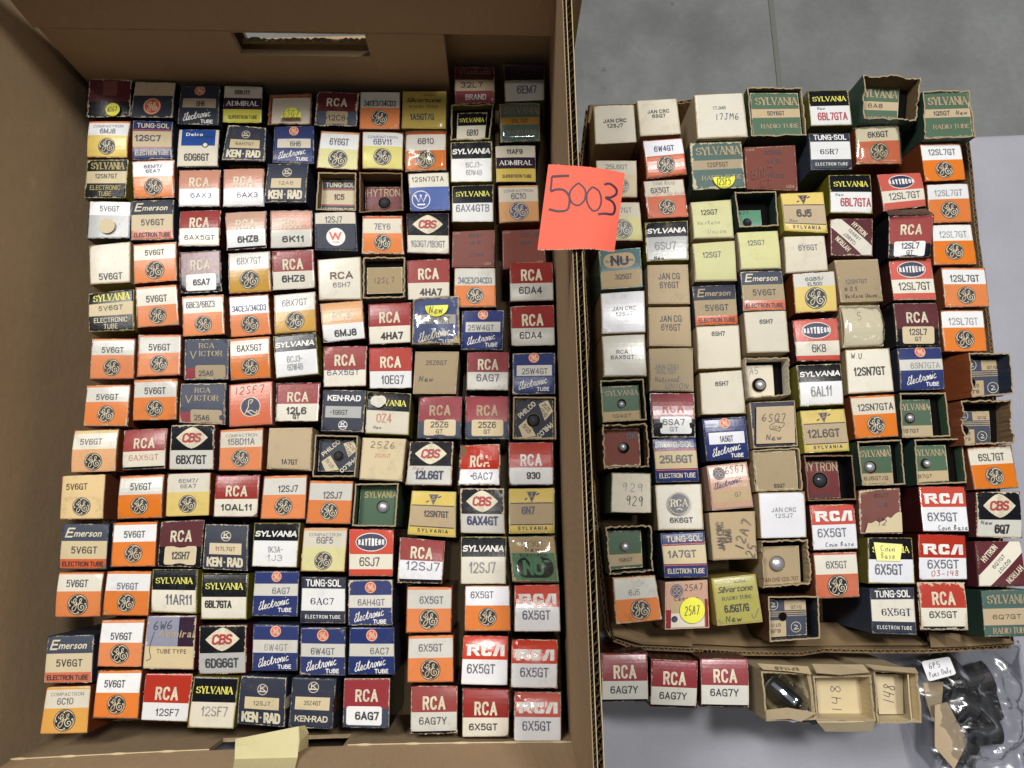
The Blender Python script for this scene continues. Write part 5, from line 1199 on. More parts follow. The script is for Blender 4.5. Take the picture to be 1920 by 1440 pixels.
RIGHT = [
 [
  D('M', (145,305,490,295,515,615,160,635), 'jan', 'JAN CRC', '12SJ7', lk='clean cream box with two stamped lines'),
  D('M', (165,765,515,765,520,1085,170,1085), 'ge', '25L6GT', 'buff', w='bone', edge=0, nv=.2, nw=.56, i='i_pale', mono='i_grey', lr=.2, lu=.6, o=dict(bow=.002), lk='faded tan box under orange tag'),
  D('M', (180,1120,540,1115,565,1450,190,1450), 'ge', '6SN7GT', 'paleyel', w='bone', edge=0, nv=.23, nw=.6, i='i_pale', mono='i_grey', lr=.24, lu=.55, o=dict(bow=.002), lk='cream box with pale circle by orange tag'),
  D('P', (190,180,545,150,565,490,210,510), 'nu', '3Q5GT', o=dict(wear=1.2)),
  D('P', (205,540,580,515,590,870,215,885), 'jan', 'JAN CRC', '12SJ7', 'paper', .52, .42, 'i_pale', .56, .4, o=dict(bow=.001, wear=.3), lk='glossy white box with faint stamped lines'),
  D('P', (215,900,580,885,600,1240,230,1245), 'jan', 'RCA', '6AX5GT', 'oldwhite', .45, .42, 'i_grey', .28, .56, o=dict(bow=.001, wear=.5), lk='grey-white box with stamped lettering'),
  D('S', (200,105,570,90,600,440,225,460), 'sylg', '1G4GT', b=(.72, .98), o=dict(open=.010, side='darkgreen', innerm='darkgreen', hole=(.52, .5, .12), tube=('metal', .72, -.02, .03), tlab='metal tube cap in topmost green box by tray wall', wear=1.4, panel=(.04, .1, .93, .96)), nw=.5, rt='', lh=.14, lk='open green box with tan patch'),
  D('S', (220,480,600,470,620,835,235,850), 'plain', 'brick', [('12K8', .8, .2, .16, .34, 'i_dark', .01)], o=dict(open=.013, side='sidebr', innerm='boardbr', hole=(.55, .52, .15), tube=('metal', .6, -.03, -.02), tlab='small metal tube cap in ragged brown box', ragged=.0022, wear=1.5, panel=(.05, .05, .88, .93)), lk='ragged open brown box with metal cap'),
  D('S', (300,880,635,885,640,1225,290,1220), 'plain', 'bone', [], [('929', .55, .36, .2, .6, 'i_grey', .014), ('929', .6, .7, .24, .48, 'i_dark', .02)], o=dict(side='green'), lk='plain cream box with 929 handwritten twice'),
  D('V', (245,30,635,20,655,410,285,440), 'sylg', '1G6GT', b=(.62, .92), o=dict(open=.012, side='darkgreen', innerm='darkgreen', hole=(.5, .42, .13), tube=('metal', .95, 0, 0), tlab='wide metal tube cap in torn dark green box', ragged=.002, wear=1.6, panel=(.06, .1, .82, .92)), lh=.001, rt='', lk='torn open dark green box'),
  D('V', (305,460,670,440,730,820,335,860), 'ge', '6J5', 'orange', w='oldwhite', edge=.03, ec='peach', nu=.46, nw=.26, nh=.12, nv=.34, i='i_pale', split=.48, lr=.22, lu=.56, lv=.73, o=dict(grime=1.0, wear=1.3), lk='scuffed orange and white box, front corner'),
 ], [
  D('M', (510,265,850,245,890,545,540,565), 'jan', 'JAN CRC', '6SQ7', 'bone', .5, .35, 'i_dark', .56, .34, lk='cream box with chipped lower corner'),
  D('M', (560,605,895,580,940,885,595,925), 'ge', '6W4GT', 'orange2', w='paper', edge=.03, nw=.52, nh=.14, i='i_blue', split=.46, lr=.23, o=dict(bow=.0018, tilt=(0, .0008))),
  D('M', (565,940,910,920,950,1245,605,1265), 'ge', '6X5GT', 'orange2', w='bone', edge=0, nu=.38, nw=.48, nh=.13, i='i_dark', split=.42, lr=.21, nv=.26, o=dict(grime=.7), lk='rusty orange and cream box with handwriting'),
  D('P', (580,-60,945,-75,950,260,595,270), 'sylw', '6SU7', w='grey', split=.4, nw=.52, nh=.22, nv=.58, nu=.46, new=True, o=dict(grime=.9)),
  D('P', (600,300,945,295,965,630,610,630), 'jan', 'JAN CG', '6Y6GT', 'tan', .52, .3, 'i_dark', .54, .48, .15, dv=.23, wt=.0, lk='tan box with two large stamped lines'),
  D('P', (610,655,965,650,975,990,615,985), 'jan', 'JAN CG', '6Y6GT', 'tan', .52, .31, 'i_dark', .54, .48, .15, dv=.23, wt=.0, lk='tan box with two large stamped lines'),
  D('P', (615,1005,985,1000,995,1370,620,1365), 'jan', 'JAN CNU', '6SL7GT', 'dimtan', .38, .44, 'i_grey', .56, .46, .1, [('National', .4, .74, .12, .58, 'i_grey', .014), ('UNION', .63, .9, .13, .56, 'i_grey', .014)], dv=.12, wt=.0, lk='grubby tan box with handwritten lines'),
  D('S', (620,210,1000,210,1010,590,640,590), 'rcap', '6SA7', two='GT', c='rose', d='black', p='white', x0=.18, x1=.92, y0=.55, y1=.93, nw=.52, l='i_pink', i='i_grey', o=dict(bow=.0018, tilt=(0, -.0006)), lk='shiny pink-red box with white number patch'),
  D('S', (640,600,1010,590,1045,960,675,970), 'ts', '25L6GT', nw=.8, nh=.17, i='i_grey'),
  D('S', (665,985,1060,975,1080,1365,690,1370), 'plain', 'cream', [('6K6GT', .52, .8, .11, .52, 'i_dark', .04), ('RCA', .5, .42, .15, .4, 'cream', .02)], o=dict(), lk='cream box with grey circular stamp'),
  D('V', (705,90,1085,70,1120,465,745,470), 'ts', '1A7GT', nw=.66, nh=.15, i='i_grey', nu=.44),
  D('V', (750,500,1110,480,1130,890,750,905), 'gepink', '', True, o=dict(dots=[(.61, .62, .275, 'sticker', ('25A7',), 0)]), lk='faded pink box with large yellow dot'),
 ], [
  D('M', (995,215,1410,200,1455,570,1025,585), 'plain', 'cream', [('17JM6', .48, .33, .07, .27, 'i_grey', .01)], [('17JM6', .64, .54, .14, .5, 'i_blue', .014)], o=dict(dz=.004, wear=1.0), lk='large plain cream box with blue handwriting'),
  D('M', (955,620,1395,605,1435,1000,985,1020), 'sylg', '12SF5GT', c='teal', tan='dimtan', g='i_tan', i='i_brown', b=(.4, .6), o=dict(wear=1.9, grime=.3, dots=[(.59, .8, .22, 'sticker', ('12SF5',), 1)]), lk='speckled teal box with yellow half dot'),
  D('M', (965,1120,1310,1095,1335,1425,990,1435), 'plain', 'lime', [('12SG7', .42, .32, .13, .42, 'i_dark', .01)], [('Western', .4, .6, .1, .6, 'i_pale', .012), ('Union', .6, .84, .11, .5, 'i_pale', .012)], o=dict(bow=.0012), lk='yellow-green box with pencilled words'),
  D('P', (980,120,1340,95,1360,435,1005,440), 'plain', 'lime', [('12SG7', .42, .34, .14, .44, 'i_grey', .01)], o=dict(bow=.0016), lk='plain yellow-green box, number left of centre'),
  D('P', (975,480,1345,465,1370,805,1005,820), 'em', '5V6GT', mid='dimtan', low='orange2', o=dict(bow=.0012, grime=.6), i='i_dark', g='i_tan'),
  D('P', (1010,820,1375,805,1400,1165,1030,1180), 'plain', 'bone', [('6SH7', .5, .18, .1, .32, 'i_dark', .03)], lk='plain cream box, number near top'),
  D('P', (1040,1210,1400,1185,1435,1555,1060,1565), 'plain', 'bone', [('6SH7', .5, .28, .1, .32, 'i_dark', .03)], o=dict(wear=1.0), lk='plain cream box, number above centre'),
  D('S', (1060,430,1430,405,1470,765,1100,785), 'gb', '1A5GT', i='i_dark', nw=.32, nu=.5, patch='paper', band_=(.34, .62), cr=.13, cv=.12, ev=.76),
  D('S', (1100,825,1440,790,1500,1175,1150,1205), 'gepink', '6SG7'),
  D('V', (1120,-85,1510,-100,1530,305,1155,320), 'plain', 'tan', [], [], o=dict(), lk='tan box with sideways handwriting'),
  D('V', (1140,470,1515,430,1580,840,1190,875), 'silv', '6J5GT/G', 'mustard', True, lk='mustard yellow box with black script'),
 ], [
  D('N', (185,150,650,150,690,555,215,570), 'sylg', '50Y6GT', nw=.36, o=dict(open=.0022, panel=(.05, .09, .93, .98), innerm='board', ragged=.0012, dz=.004, side='darkgreen'), lk='large green box with raised ragged rim'),
  D('N', (160,655,590,640,615,1025,180,1010), 'mr', 'SC376A', o=dict(wear=.5), lk='big rust-brown box with pencilled writing'),
  D('N', (75,1030,430,1025,450,1325,115,1335), 'plain', 'mint', [], [('6J7', .35, .13, .12, .4, 'i_black', .02)], o=dict(open=.014, side='darkgreen', innerm='darkgreen', hole=(.42, .62, .2), tube=('glass', .9, .02, 0), tlab='dark tube top in round hole of pale green flap', panel=(.08, .36, .72, .94)), lk='open dark green box with mint flap'),
  D('Q', (95,25,445,10,475,335,125,345), 'plain', 'lime', [('12SG7', .42, .32, .13, .42, 'i_grey', .01)], o=dict(bow=.0016), lk='plain yellow-green box, right of its twins'),
  D('Q', (120,355,480,345,515,685,145,695), 'em', '5V6GT', top='slate', mid='dimtan', o=dict(bow=.001), b=(.36, .76)),
  D('Q', (150,700,515,680,545,1035,180,1045), 'plain', 'bone', [('6SH7', .5, .26, .1, .32, 'i_dark', .03)], lk='plain cream box, worn top right corner'),
  D('Q', (160,1085,535,1075,550,1400,190,1430), 'plain', 'bone', [], [('A5', .35, .16, .2, .34, 'i_grey', .016)], o=dict(open=.012, side='bone', innerm='bone', hole=(.46, .6, .2), tube=('metal', .62, .04, 0), tlab='bright metal tube cap in cream open box', panel=(.08, .12, .74, .98), ragged=.0015), lk='open cream box with metal cap'),
  D('T', (200,290,590,270,615,660,235,680), 'plain', 'navy', [], [], lk='navy box with torn kraft label patch'),
  D('T', (225,690,625,670,655,1030,260,1045), 'plain', 'dimtan', [('6SQ7', .55, .9, .09, .26, 'i_dark', .03)], o=dict(open=.003, innerm='board', wear=1.4, bow=.001, ragged=.001, panel=(.04, .05, .93, .97)), lk='creased kraft box with sunken lid'),
  D('T', (275,1050,670,1040,690,1430,300,1440), 'jan', 'JAN CRC', '12SJ7', 'paper', .52, .38, 'i_pale', .56, .4, o=dict(wear=.3), lk='bright white box with faint stamped lines'),
  D('W', (300,240,700,230,725,610,320,640), 'plain', 'kraftc', [('JAN CHS 12SL7GT', .5, .88, .1, .9, 'i_brown', 0)], o=dict(open=.010, side='kraftc', innerm='kraftc', hole=(.42, .46, .2), tube=('metal', .95, 0, 0), tlab='metal tube cap showing through torn kraft flap', ragged=.002, panel=(.04, .14, .88, .97)), lk='ragged open kraft box with metal cap'),
  D('W', (355,710,785,705,805,1070,375,1100), 'quad', o=dict(open=.013, side='sidebr', innerm='navy', hole=(.42, .45, .12), panel=(.03, .12, .86, .95)), lk='open orange-sided box with quartered blue flap'),
 ], [
  D('N', (690,180,1040,170,1075,470,720,480), 'syl', '6BL7GTA', w='white', i='i_red', nw=.74, nh=.22, nv=.76, nu=.54, split=.46, new=(.28, .53), lk='black-topped box with red number'),
  D('N', (705,535,1050,535,1070,850,720,850), 'ts', '6SR7', st=1, nu=.46, nw=.46, nh=.14, o=dict(side='slate'), lk='navy and white box with dark capitals'),
  D('N', (465,1045,830,1030,865,1385,495,1365), 'syly', '6J5', nw=.36, nh=.2, nu=.48, nv=.55, wt=.05, new=True),
  D('Q', (490,60,835,55,870,350,510,370), 'plain', 'bone', [('6Y6GT', .56, .34, .15, .48, 'i_grey', .01)], o=dict(bow=.0012), lk='plain off-white bowed box'),
  D('Q', (560,375,925,350,955,690,590,710), 'ge', '6GB5/', 'yellow', w='oldwhite', edge=0, two='EL500', nw=.44, i='i_dark', split=.36, lr=.27, lv=.66, lk='bright yellow box with large monogram'),
  D('Q', (560,765,950,745,980,1110,605,1115), 'ray', '6K8', rows=(.54, .88), nw=.32, nu=.52, o=dict(bow=.0006)),
  D('Q', (600,1145,975,1130,1000,1480,630,1495), 'sylw', '6AL11', nw=.5, nh=.26, nv=.62, nu=.5, split=.44, i='i_pale'),
  D('T', (630,360,1010,340,1050,700,665,720), 'syly', '12L6GT', nw=.74, nh=.2, nu=.46, nv=.57, wt=.02),
  D('T', (660,735,1075,730,1110,1115,695,1125), 'plain', 'wine', [('HYTRON', .5, .16, .24, .96, 'i_tan', 0), ('45Z5GT', .5, .92, .1, .58, 'i_dark', 0)], o=dict(open=.012, side='maroon', innerm='black', hole=(.46, .52, .21), tube=('glass', .98, 0, 0), tlab='large round glass tube top in maroon flap', panel=(.04, .1, .8, .94)), lk='open maroon box with large tube top'),
  D('T', (705,1155,1090,1145,1125,1530,735,1545), 'rcan', '6X5GT', nu=.44, nv=.63, nw=.66, split=.45, extra=('Coin Base', .6, .89, .09, .66, 'i_blue', .014), lv=.26),
  D('W', (735,345,1110,335,1140,720,765,735), 'ge', '6X5GT', 'orange2', w='cream', edge=.05, ec='redor', nw=.5, nh=.15, i='i_grey', nv=.27, split=.48, lr=.235, lv=.74, lk='deep orange and cream box with monogram'),
 ], [
  D('O', (80,45,570,70,550,425,80,420), 'sylg', '6A8?', o=dict(open=.016, side='darkgreen', innerm='boardbr', panel=(.0, .0, .78, 1), ragged=.002, dz=.008, lean=(-8, -6)), lk='large green open box standing tallest'),
  D('O', (10,490,385,465,410,800,25,800), 'ge', '6K6GT', 'orange2', w='bone', edge=0, nw=.48, nh=.15, i='i_dark', nv=.24, split=.42, lr=.23, lv=.70, o=dict(tape='tape', wear=1.2), lk='taped rusty orange box with monogram'),
  D('N', (870,890,1230,885,1245,1220,880,1215), 'syl', '6BL7GTA', w='white', i='i_red', nw=.74, nh=.22, nv=.74, nu=.6, split=.47, new=(.22, .54), lk='yellow-sided box with red number'),
  D('Q', (880,-90,1250,-95,1245,225,885,225), 'hy', '12A8GT', 1, o=dict(wear=1.0)),
  D('Q', (915,260,1285,250,1335,605,975,615), 'plain', 'kraftc', [('12SN7GT', .42, .52, .09, .52, 'i_grey', .01)], [('N.O.S.', .3, .7, .09, .36, 'i_dark', .014), ('Western Union', .5, .86, .1, .78, 'i_dark', .012)], lk='kraft box with three lines of notes'),
  D('Q', (965,640,1305,635,1335,985,990,1000), 'plain', 'cream', [], [('5V', .5, .3, .2, .3, 'i_pale', .016)], o=dict(tape='tape', bow=.004, side='buff', wear=.6, tilt=(0, -.0006)), lk='cream box wrapped in shiny tape'),
  D('Q', (1010,1015,1385,1000,1425,1370,1035,1390), 'plain', 'cream', [('12SN7GT', .5, .52, .2, .72, 'i_black', .015)], [('W.U.', .28, .15, .13, .34, 'i_dark', .016)], lk='cream box with bold black number'),
  D('T', (1045,240,1425,220,1465,580,1100,600), 'ge', '12SN7GTA', w='bone', edge=.05, nw=.82, nh=.15, nv=.28, nu=.54, i='i_dark', split=.45, lr=.215, lv=.72),
  D('U', (25,620,405,600,445,985,75,995), 'sylg', '6J5GT/G', b=(.72, .98), o=dict(open=.008, side='darkgreen', innerm='darkgreen', hole=(.36, .55, .16), tube=('metal', .7, -.02, 0), tlab='crusted metal tube cap in wide green box', panel=(.04, .1, .84, .96)), lh=.16, rt='', nw=.7, lk='open green box with cream number strip'),
  D('U', (40,1030,390,1010,415,1400,60,1400), 'mr', '6N7', o=dict(wear=1.8, dz=-.004, crumple=4), lk='torn brown box showing bare kraft'),
  D('X', (115,215,500,215,525,610,120,605), 'syl', '6X5GT', w='paper', nw=.62, nh=.24, nv=.7, nu=.44, split=.48, lk='black and white box with yellow note'),
  D('X', (135,645,515,635,540,1040,155,1025), 'ts', '6X5GT', st=2, nu=.56, nw=.68, nh=.15, o=dict(side='slate'), lk='navy and cream box with scribbled side'),
 ], [
  D('O', (585,180,985,170,1030,575,600,590), 'sylg', '1Q5GT', nw=.36, nu=.38, b=(.38, .57), o=dict(open=.0015, panel=(.02, .02, .97, .96), innerm='board', ragged=.001, dz=.006, side='darkgreen', lean=(-4, 4)), extra=('New', .82, .47, .09, .26, 'i_dark', .012), lk='green box at rear right corner'),
  D('O', (195,885,575,865,615,1160,245,1205), 'ray', '12SL7GT', rows=(.5, .82), nw=.74, nu=.52),
  D('O', (300,1235,685,1225,650,1585,290,1590), 'rcap', '12SL7', two='GT', c='red', d='black', p='white', x0=.12, x1=.86, y0=.62, y1=.98, split=.68, i='i_dark', l='i_cream', o=dict(dz=.006, bow=.0006), lk='red box with lifted lid edge'),
  D('R', (290,260,660,240,705,600,335,605), 'ray', '12SL7GT', rows=(.5, .84), nw=.76, nu=.52),
  D('R', (330,620,710,615,735,990,360,990), 'rcap', '12SL7', two='GT', c='maroon', d='black', p='buff', x0=.14, x1=.88, y0=.55, y1=.94, split=.6),
  D('R', (365,1000,740,990,775,1350,395,1360), 'gb', '6SN7GTA', full=True, nu=.58, nw=.68, band_=(.28, .54), cv=.1, cr=.13, ev=.73, i='i_pale'),
  D('U', (385,210,780,205,825,580,410,590), 'sylg', '1B7GT', b=(.7, .98), o=dict(open=.009, side='darkgreen', innerm='green', hole=(.38, .5, .14), tube=('metal', .66, 0, 0), tlab='metal tube cap in rear of two green boxes', panel=(.0, .12, .76, .96)), lh=.16, rt='', nw=.44, nu=.4, lk='open green box, round rimmed and deep'),
  D('U', (510,600,925,590,960,970,535,990), 'sylg', '1B7GT', b=(.7, .98), o=dict(open=.009, side='darkgreen', innerm='green', hole=(.4, .5, .14), tube=('metal', .66, .03, 0), tlab='metal tube cap in front of two green boxes', panel=(.0, .12, .76, .94)), lh=.16, rt='', nw=.44, nu=.34, lk='open green box above a red one'),
  D('U', (545,1000,945,995,985,1385,585,1385), 'rcan', '6X5GT', nu=.45, nv=.68, nw=.66, split=.46, extra=('Coin Base', .66, .92, .1, .66, 'i_dark', .014), lv=.27),
  D('X', (540,180,945,195,970,575,555,580), 'rcan', '6X5GT', nu=.5, nv=.66, nw=.66, split=.52, red='brightred', lv=.33, extra=('03-148', .55, .86, .12, .6, 'i_red', .014), lk='crumpled bright red box with block letters'),
  D('X', (535,590,940,590,975,1000,565,1000), 'rca', '6X5GT', c='brightred', w='cream', foot=.07, split=.54, tv=.34, th=.28, nv=.68, nw=.6, nh=.13, nu=.47, wt=.02, o=dict(wear=2.4), lk='scuffed red and cream box, front edge'),
 ], [
  D('O', (560,620,910,615,950,935,600,950), 'ge', '12SL7GT', edge=.04, nw=.68, nh=.15, nv=.24, i='i_grey', split=.45, lr=.215, lv=.72, o=dict(lean=(-6, 0))),
  D('O', (615,970,970,960,1005,1290,640,1300), 'ge', '12SL7GT', edge=0, nw=.68, nh=.15, nv=.24, i='i_pale', split=.4, lr=.22, lv=.69, o=dict(lean=(-6, 0))),
  D('O', (665,1310,1000,1305,1045,1650,675,1655), 'ge', '12SL7GT', edge=0, nw=.7, nh=.15, nv=.25, i='i_pale', split=.41, lr=.215, lv=.68, o=dict(lean=(-6, 0))),
  D('R', (740,320,1110,325,1150,655,775,660), 'ge', '12SL7GT', edge=.05, nw=.68, nh=.16, nv=.28, i='i_dark', split=.43, lr=.22, lv=.72, o=dict(lean=(-6, 0))),
  D('R', (730,680,1105,675,1135,1030,760,1035), 'ge', '12SL7GT', edge=.02, nw=.7, nh=.16, nv=.27, i='i_pale', split=.42, lr=.225, lv=.71, o=dict(lean=(-6, 0))),
  D('R', (975,1040,1325,1040,1360,1390,1000,1420), 'quad', o=dict(open=.012, side='orside', innerm='navy', hole=(.14, .6, .13), panel=(.04, .1, .96, .98), dz=.012, lean=(-32, 4), ragged=.001), lk='orange open box leaning over tray edge'),
  D('U', (910,275,1330,270,1345,640,950,650), 'quad', o=dict(open=.012, side='orside', innerm='boardbr', hole=(.16, .58, .15), panel=(.04, .2, .72, .96), dz=.008, lean=(-20, 2), ragged=.002), lk='ragged orange open box at tray edge'),
  D('U', (960,670,1335,645,1390,1015,1015,1030), 'ge', '6SL7GT', w='cream', edge=.03, nw=.6, nh=.16, nv=.26, i='i_dark', split=.43, lr=.215, lv=.72, o=dict(lean=(-8, 0))),
  D('U', (1030,1045,1410,1040,1430,1440,1035,1430), 'cbs', '6Q7', w='oldwhite', nw=.34, nh=.2, nu=.54, nv=.82, i='i_black', wt=.04, split=.62, o=dict(lean=(-8, 0), wear=1.4), extra=('New', .2, .68, .09, .26, 'i_blue', .014)),
  D('X', (1020,245,1410,245,1450,630,1055,635), 'hy', '6Q7GT', -1, o=dict(lean=(-8, 0))),
  D('X', (1070,660,1480,650,1500,1050,1110,1060), 'sylg', '6Q7GT', c='teal', tan='tan', nw=.62, b=(.4, .76), rv=.88, rh=.12, i='i_dark', o=dict(lean=(-6, 0)), lk='green box at the tray front right corner'),
 ]]
FRONT = [
  D('Y', (210,385,615,380,625,800,215,805), 'rca', '6AG7Y', c='rose', w='oldwhite', foot=.05, split=.57, tv=.38, th=.28, nv=.75, nw=.6, nh=.14, nu=.48, i='i_dark', wt=.02, o=dict(bow=.0016, z0=.001, tilt=(0, -.0008)), lk='left of three matching red and white boxes outside the tray'),
  D('Y', (640,430,1050,450,1035,860,630,845), 'rca', '6AG7Y', c='rose', w='oldwhite', foot=.05, split=.57, tv=.38, th=.28, nv=.75, nw=.6, nh=.14, nu=.48, i='i_dark', wt=.02, o=dict(bow=.0014, z0=.001, tilt=(0, -.0008)), lk='middle of three matching red and white boxes outside the tray'),
  D('Y', (1060,430,1480,430,1490,860,1065,850), 'rca', '6AG7Y', c='rose', w='oldwhite', foot=.05, split=.55, tv=.36, th=.28, nv=.7, nw=.6, nh=.14, nu=.48, i='i_dark', wt=.02, o=dict(bow=.0016, z0=.001, tilt=(0, -.0008)), lk='right of three matching red and white boxes outside the tray'),
]
NUMS = ['one', 'two', 'three', 'four', 'five', 'six', 'seven', 'eight', 'nine', 'ten']
def film(name, tint, fac, rough):
    m, nt, bs = new_mat(name); L = nt.links
    tr_ = N(nt, 'ShaderNodeBsdfTransparent'); tr_.inputs[0].default_value = (*tint, 1)
    gl = N(nt, 'ShaderNodeBsdfGlossy'); gl.inputs['Roughness'].default_value = rough; gl.inputs[0].default_value = (1, 1, 1, 1)
    lw = N(nt, 'ShaderNodeLayerWeight'); lw.inputs[0].default_value = .25
    mx = N(nt, 'ShaderNodeMixShader'); L.new(mathn(nt, 'ADD', mathn(nt, 'MULTIPLY', lw.outputs['Fresnel'], .6), fac, True), mx.inputs[0])
    L.new(tr_.outputs[0], mx.inputs[1]); L.new(gl.outputs[0], mx.inputs[2])
    L.new(mx.outputs[0], nt.nodes['Material Output'].inputs['Surface']); nt.nodes.remove(bs)
    return m
MATS['tape'] = film('clear_tape_film', (.93, .91, .84), .06, .12)
MATS['bag'] = film('clear_bag_film', (.86, .87, .89), .11, .22)
used = set()
def place_all(cols, where, group, pile):
    for ci, colm in enumerate(cols):
        for ri, (c, q, st, args, o, lk) in enumerate(colm):
            desc = lk or LOOK[st][1]
            pos = ('%s in column %s of the %s' % (ORD[ri] if ri else 'top one', NUMS[ci], where))
            lab = desc + ', ' + pos
            if len(lab.split()) > 16: print('LONG', lab)
            make_box(c, q, st, args, o, lab, group, pile)
place_all(LEFT, 'tall carton', 'tube boxes packed in the tall carton', 0)
place_all(RIGHT, 'low tray', 'tube boxes packed in the low tray', 1)
for (c, q, st, args, o, lk) in FRONT:
    make_box(c, q, st, args, o, lk, 'tube boxes standing in front of the low tray', 2)
# ------------------------------------------------------------------ table and floor
def slab(vs8, mats, name, parent=None):
    fs = [(0, 1, 2, 3), (7, 6, 5, 4), (0, 4, 5, 1), (1, 5, 6, 2), (2, 6, 7, 3), (3, 7, 4, 0)]
    o = link(name, pydata(name, vs8, fs, mats), parent); return o
def box8(x0, y0, z0, x1, y1, z1):
    return [Vector(p) for p in ((x0, y0, z1), (x1, y0, z1), (x1, y1, z1), (x0, y1, z1), (x0, y0, z0), (x1, y0, z0), (x1, y1, z0), (x0, y1, z0))]
m, nt, bs = new_mat('floor_concrete'); L = nt.links
geo = N(nt, 'ShaderNodeNewGeometry'); pos = geo.outputs['Position']
n1 = noise(nt, pos, 2.2, 5, .62); n2 = noise(nt, pos, 9, 5, .6); n3 = noise(nt, pos, 90, 3, .6)
c = mixc(nt, ramp(nt, n1, .36, .66), lin((98, 100, 98)), lin((131, 133, 131)))
c = mixc(nt, mathn(nt, 'MULTIPLY', ramp(nt, n2, .45, .75), .26), c, lin((158, 161, 157)))
c = mixc(nt, mathn(nt, 'MULTIPLY', ramp(nt, n3, .35, .8), .2), c, lin((80, 82, 82)))
n5 = noise(nt, pos, 30, 2, .5); c = mixc(nt, mathn(nt, 'MULTIPLY', ramp(nt, n5, .72, .76), .5), c, lin((60, 58, 56)))
L.new(c, bs.inputs['Base Color']); bs.inputs['Roughness'].default_value = .6
FZ = -.74
o = link('floor', pydata('floor', [(-8, -6, FZ), (8, -6, FZ), (8, 9, FZ), (-8, 9, FZ)], [(0, 1, 2, 3)], [m])); tag(o, kind='structure')
jm = kraft('floor_joint', (112, 111, 106), rough=.9)
p, q = at(1438, -60, FZ), at(1486, 400, FZ); p.z = q.z = FZ + .004
nx = (q - p).cross(Vector((0, 0, 1))).normalized() * .0048
vs = []; K = 90
for i in range(K + 1):
    t = p.lerp(q, i / K); w_ = 1 + rnd.uniform(-.1, .1); vs += [t - nx * w_, t + nx * w_]
o = link('floor_joint', pydata('floor_joint', vs, [(2 * i, 2 * i + 1, 2 * i + 3, 2 * i + 2) for i in range(K)], [jm])); tag(o, kind='structure')

m, nt, bs = new_mat('table_plastic'); L = nt.links
geo = N(nt, 'ShaderNodeNewGeometry'); pos = geo.outputs['Position']
n1 = noise(nt, pos, 12, 4, .6); n2 = noise(nt, pos, 900, 2, .6); n3 = noise(nt, pos, 300, 3, .7)
c = mixc(nt, ramp(nt, n1, .3, .7), lin((150, 151, 158)), lin((162, 162, 170)))
c = mixc(nt, mathn(nt, 'MULTIPLY', ramp(nt, n3, .35, .75), .25), c, lin((140, 140, 152)))
c = mixc(nt, mathn(nt, 'MULTIPLY', ramp(nt, n2, .66, .74), .5), c, lin((190, 190, 198)))
L.new(c, bs.inputs['Base Color']); bs.inputs['Roughness'].default_value = .42
bp = N(nt, 'ShaderNodeBump'); bp.inputs['Strength'].default_value = .3; bp.inputs['Distance'].default_value = .0005
L.new(n2, bp.inputs['Height']); L.new(bp.outputs[0], bs.inputs['Normal'])
te = bpy.data.objects.new('folding_table', None); te.location = (0, 0, FZ); col.objects.link(te)
ya, yb = at(1075, 284, 0), at(1880, 252, 0); d = (yb - ya) / (yb.x - ya.x)
def edge(x): return ya + d * (x - ya.x)
A, B = edge(-1.0), edge(1.25)
down = Vector((0, 0, .04)); s = Vector((0, 0, .74))
tt = [Vector((A.x, A.y, 0)), Vector((B.x, B.y, 0)), Vector((1.25, -.62, 0)), Vector((-1.0, -.62, 0))]
o = slab([v + s for v in tt] + [v - down + s for v in tt], [m], 'table_top', te)
bv = o.modifiers.new('bevel', 'BEVEL'); bv.width = .004; bv.segments = 3
legm = plain('table_leg_metal', (90, 92, 96), .4, .6)
for lx_ in (-.85, 1.1):
    for ly_ in (-.5, .2):
        vs, fs = lathe([(.014, 0), (.014, .70)], 12, (lx_, ly_, 0)); link('leg', pydata('leg', vs, fs, [legm]), te)
tag(te, 'pale lilac-grey plastic table top carrying both cartons', 'table')

# ------------------------------------------------------------------ tall carton
KB = kraft('carton_kraft', (162, 138, 107), flute=.15, axis='X', amount=.3)
KIN = kraft('carton_edge_kraft', (158, 138, 104), axis='Y', amount=.3)
ct = bpy.data.objects.new('tall_carton', None); ct.location = (at(560, 760, 0).x, at(560, 760, 0).y, 0); col.objects.link(ct)
co = ct.location
def cl(p): return Vector(p) - co
ZT = .28
def wall_line(pts, z): return [at(x, y, z) for x, y in pts]
# inside corners, read where the walls meet the level of the box tops
nw, ne, se, sw = at(160, 138, .1), at(1034, 112, .1), at(1074, 1408, .1), at(40, 1432, .1)
for v in (nw, ne, se, sw): v.z = 0
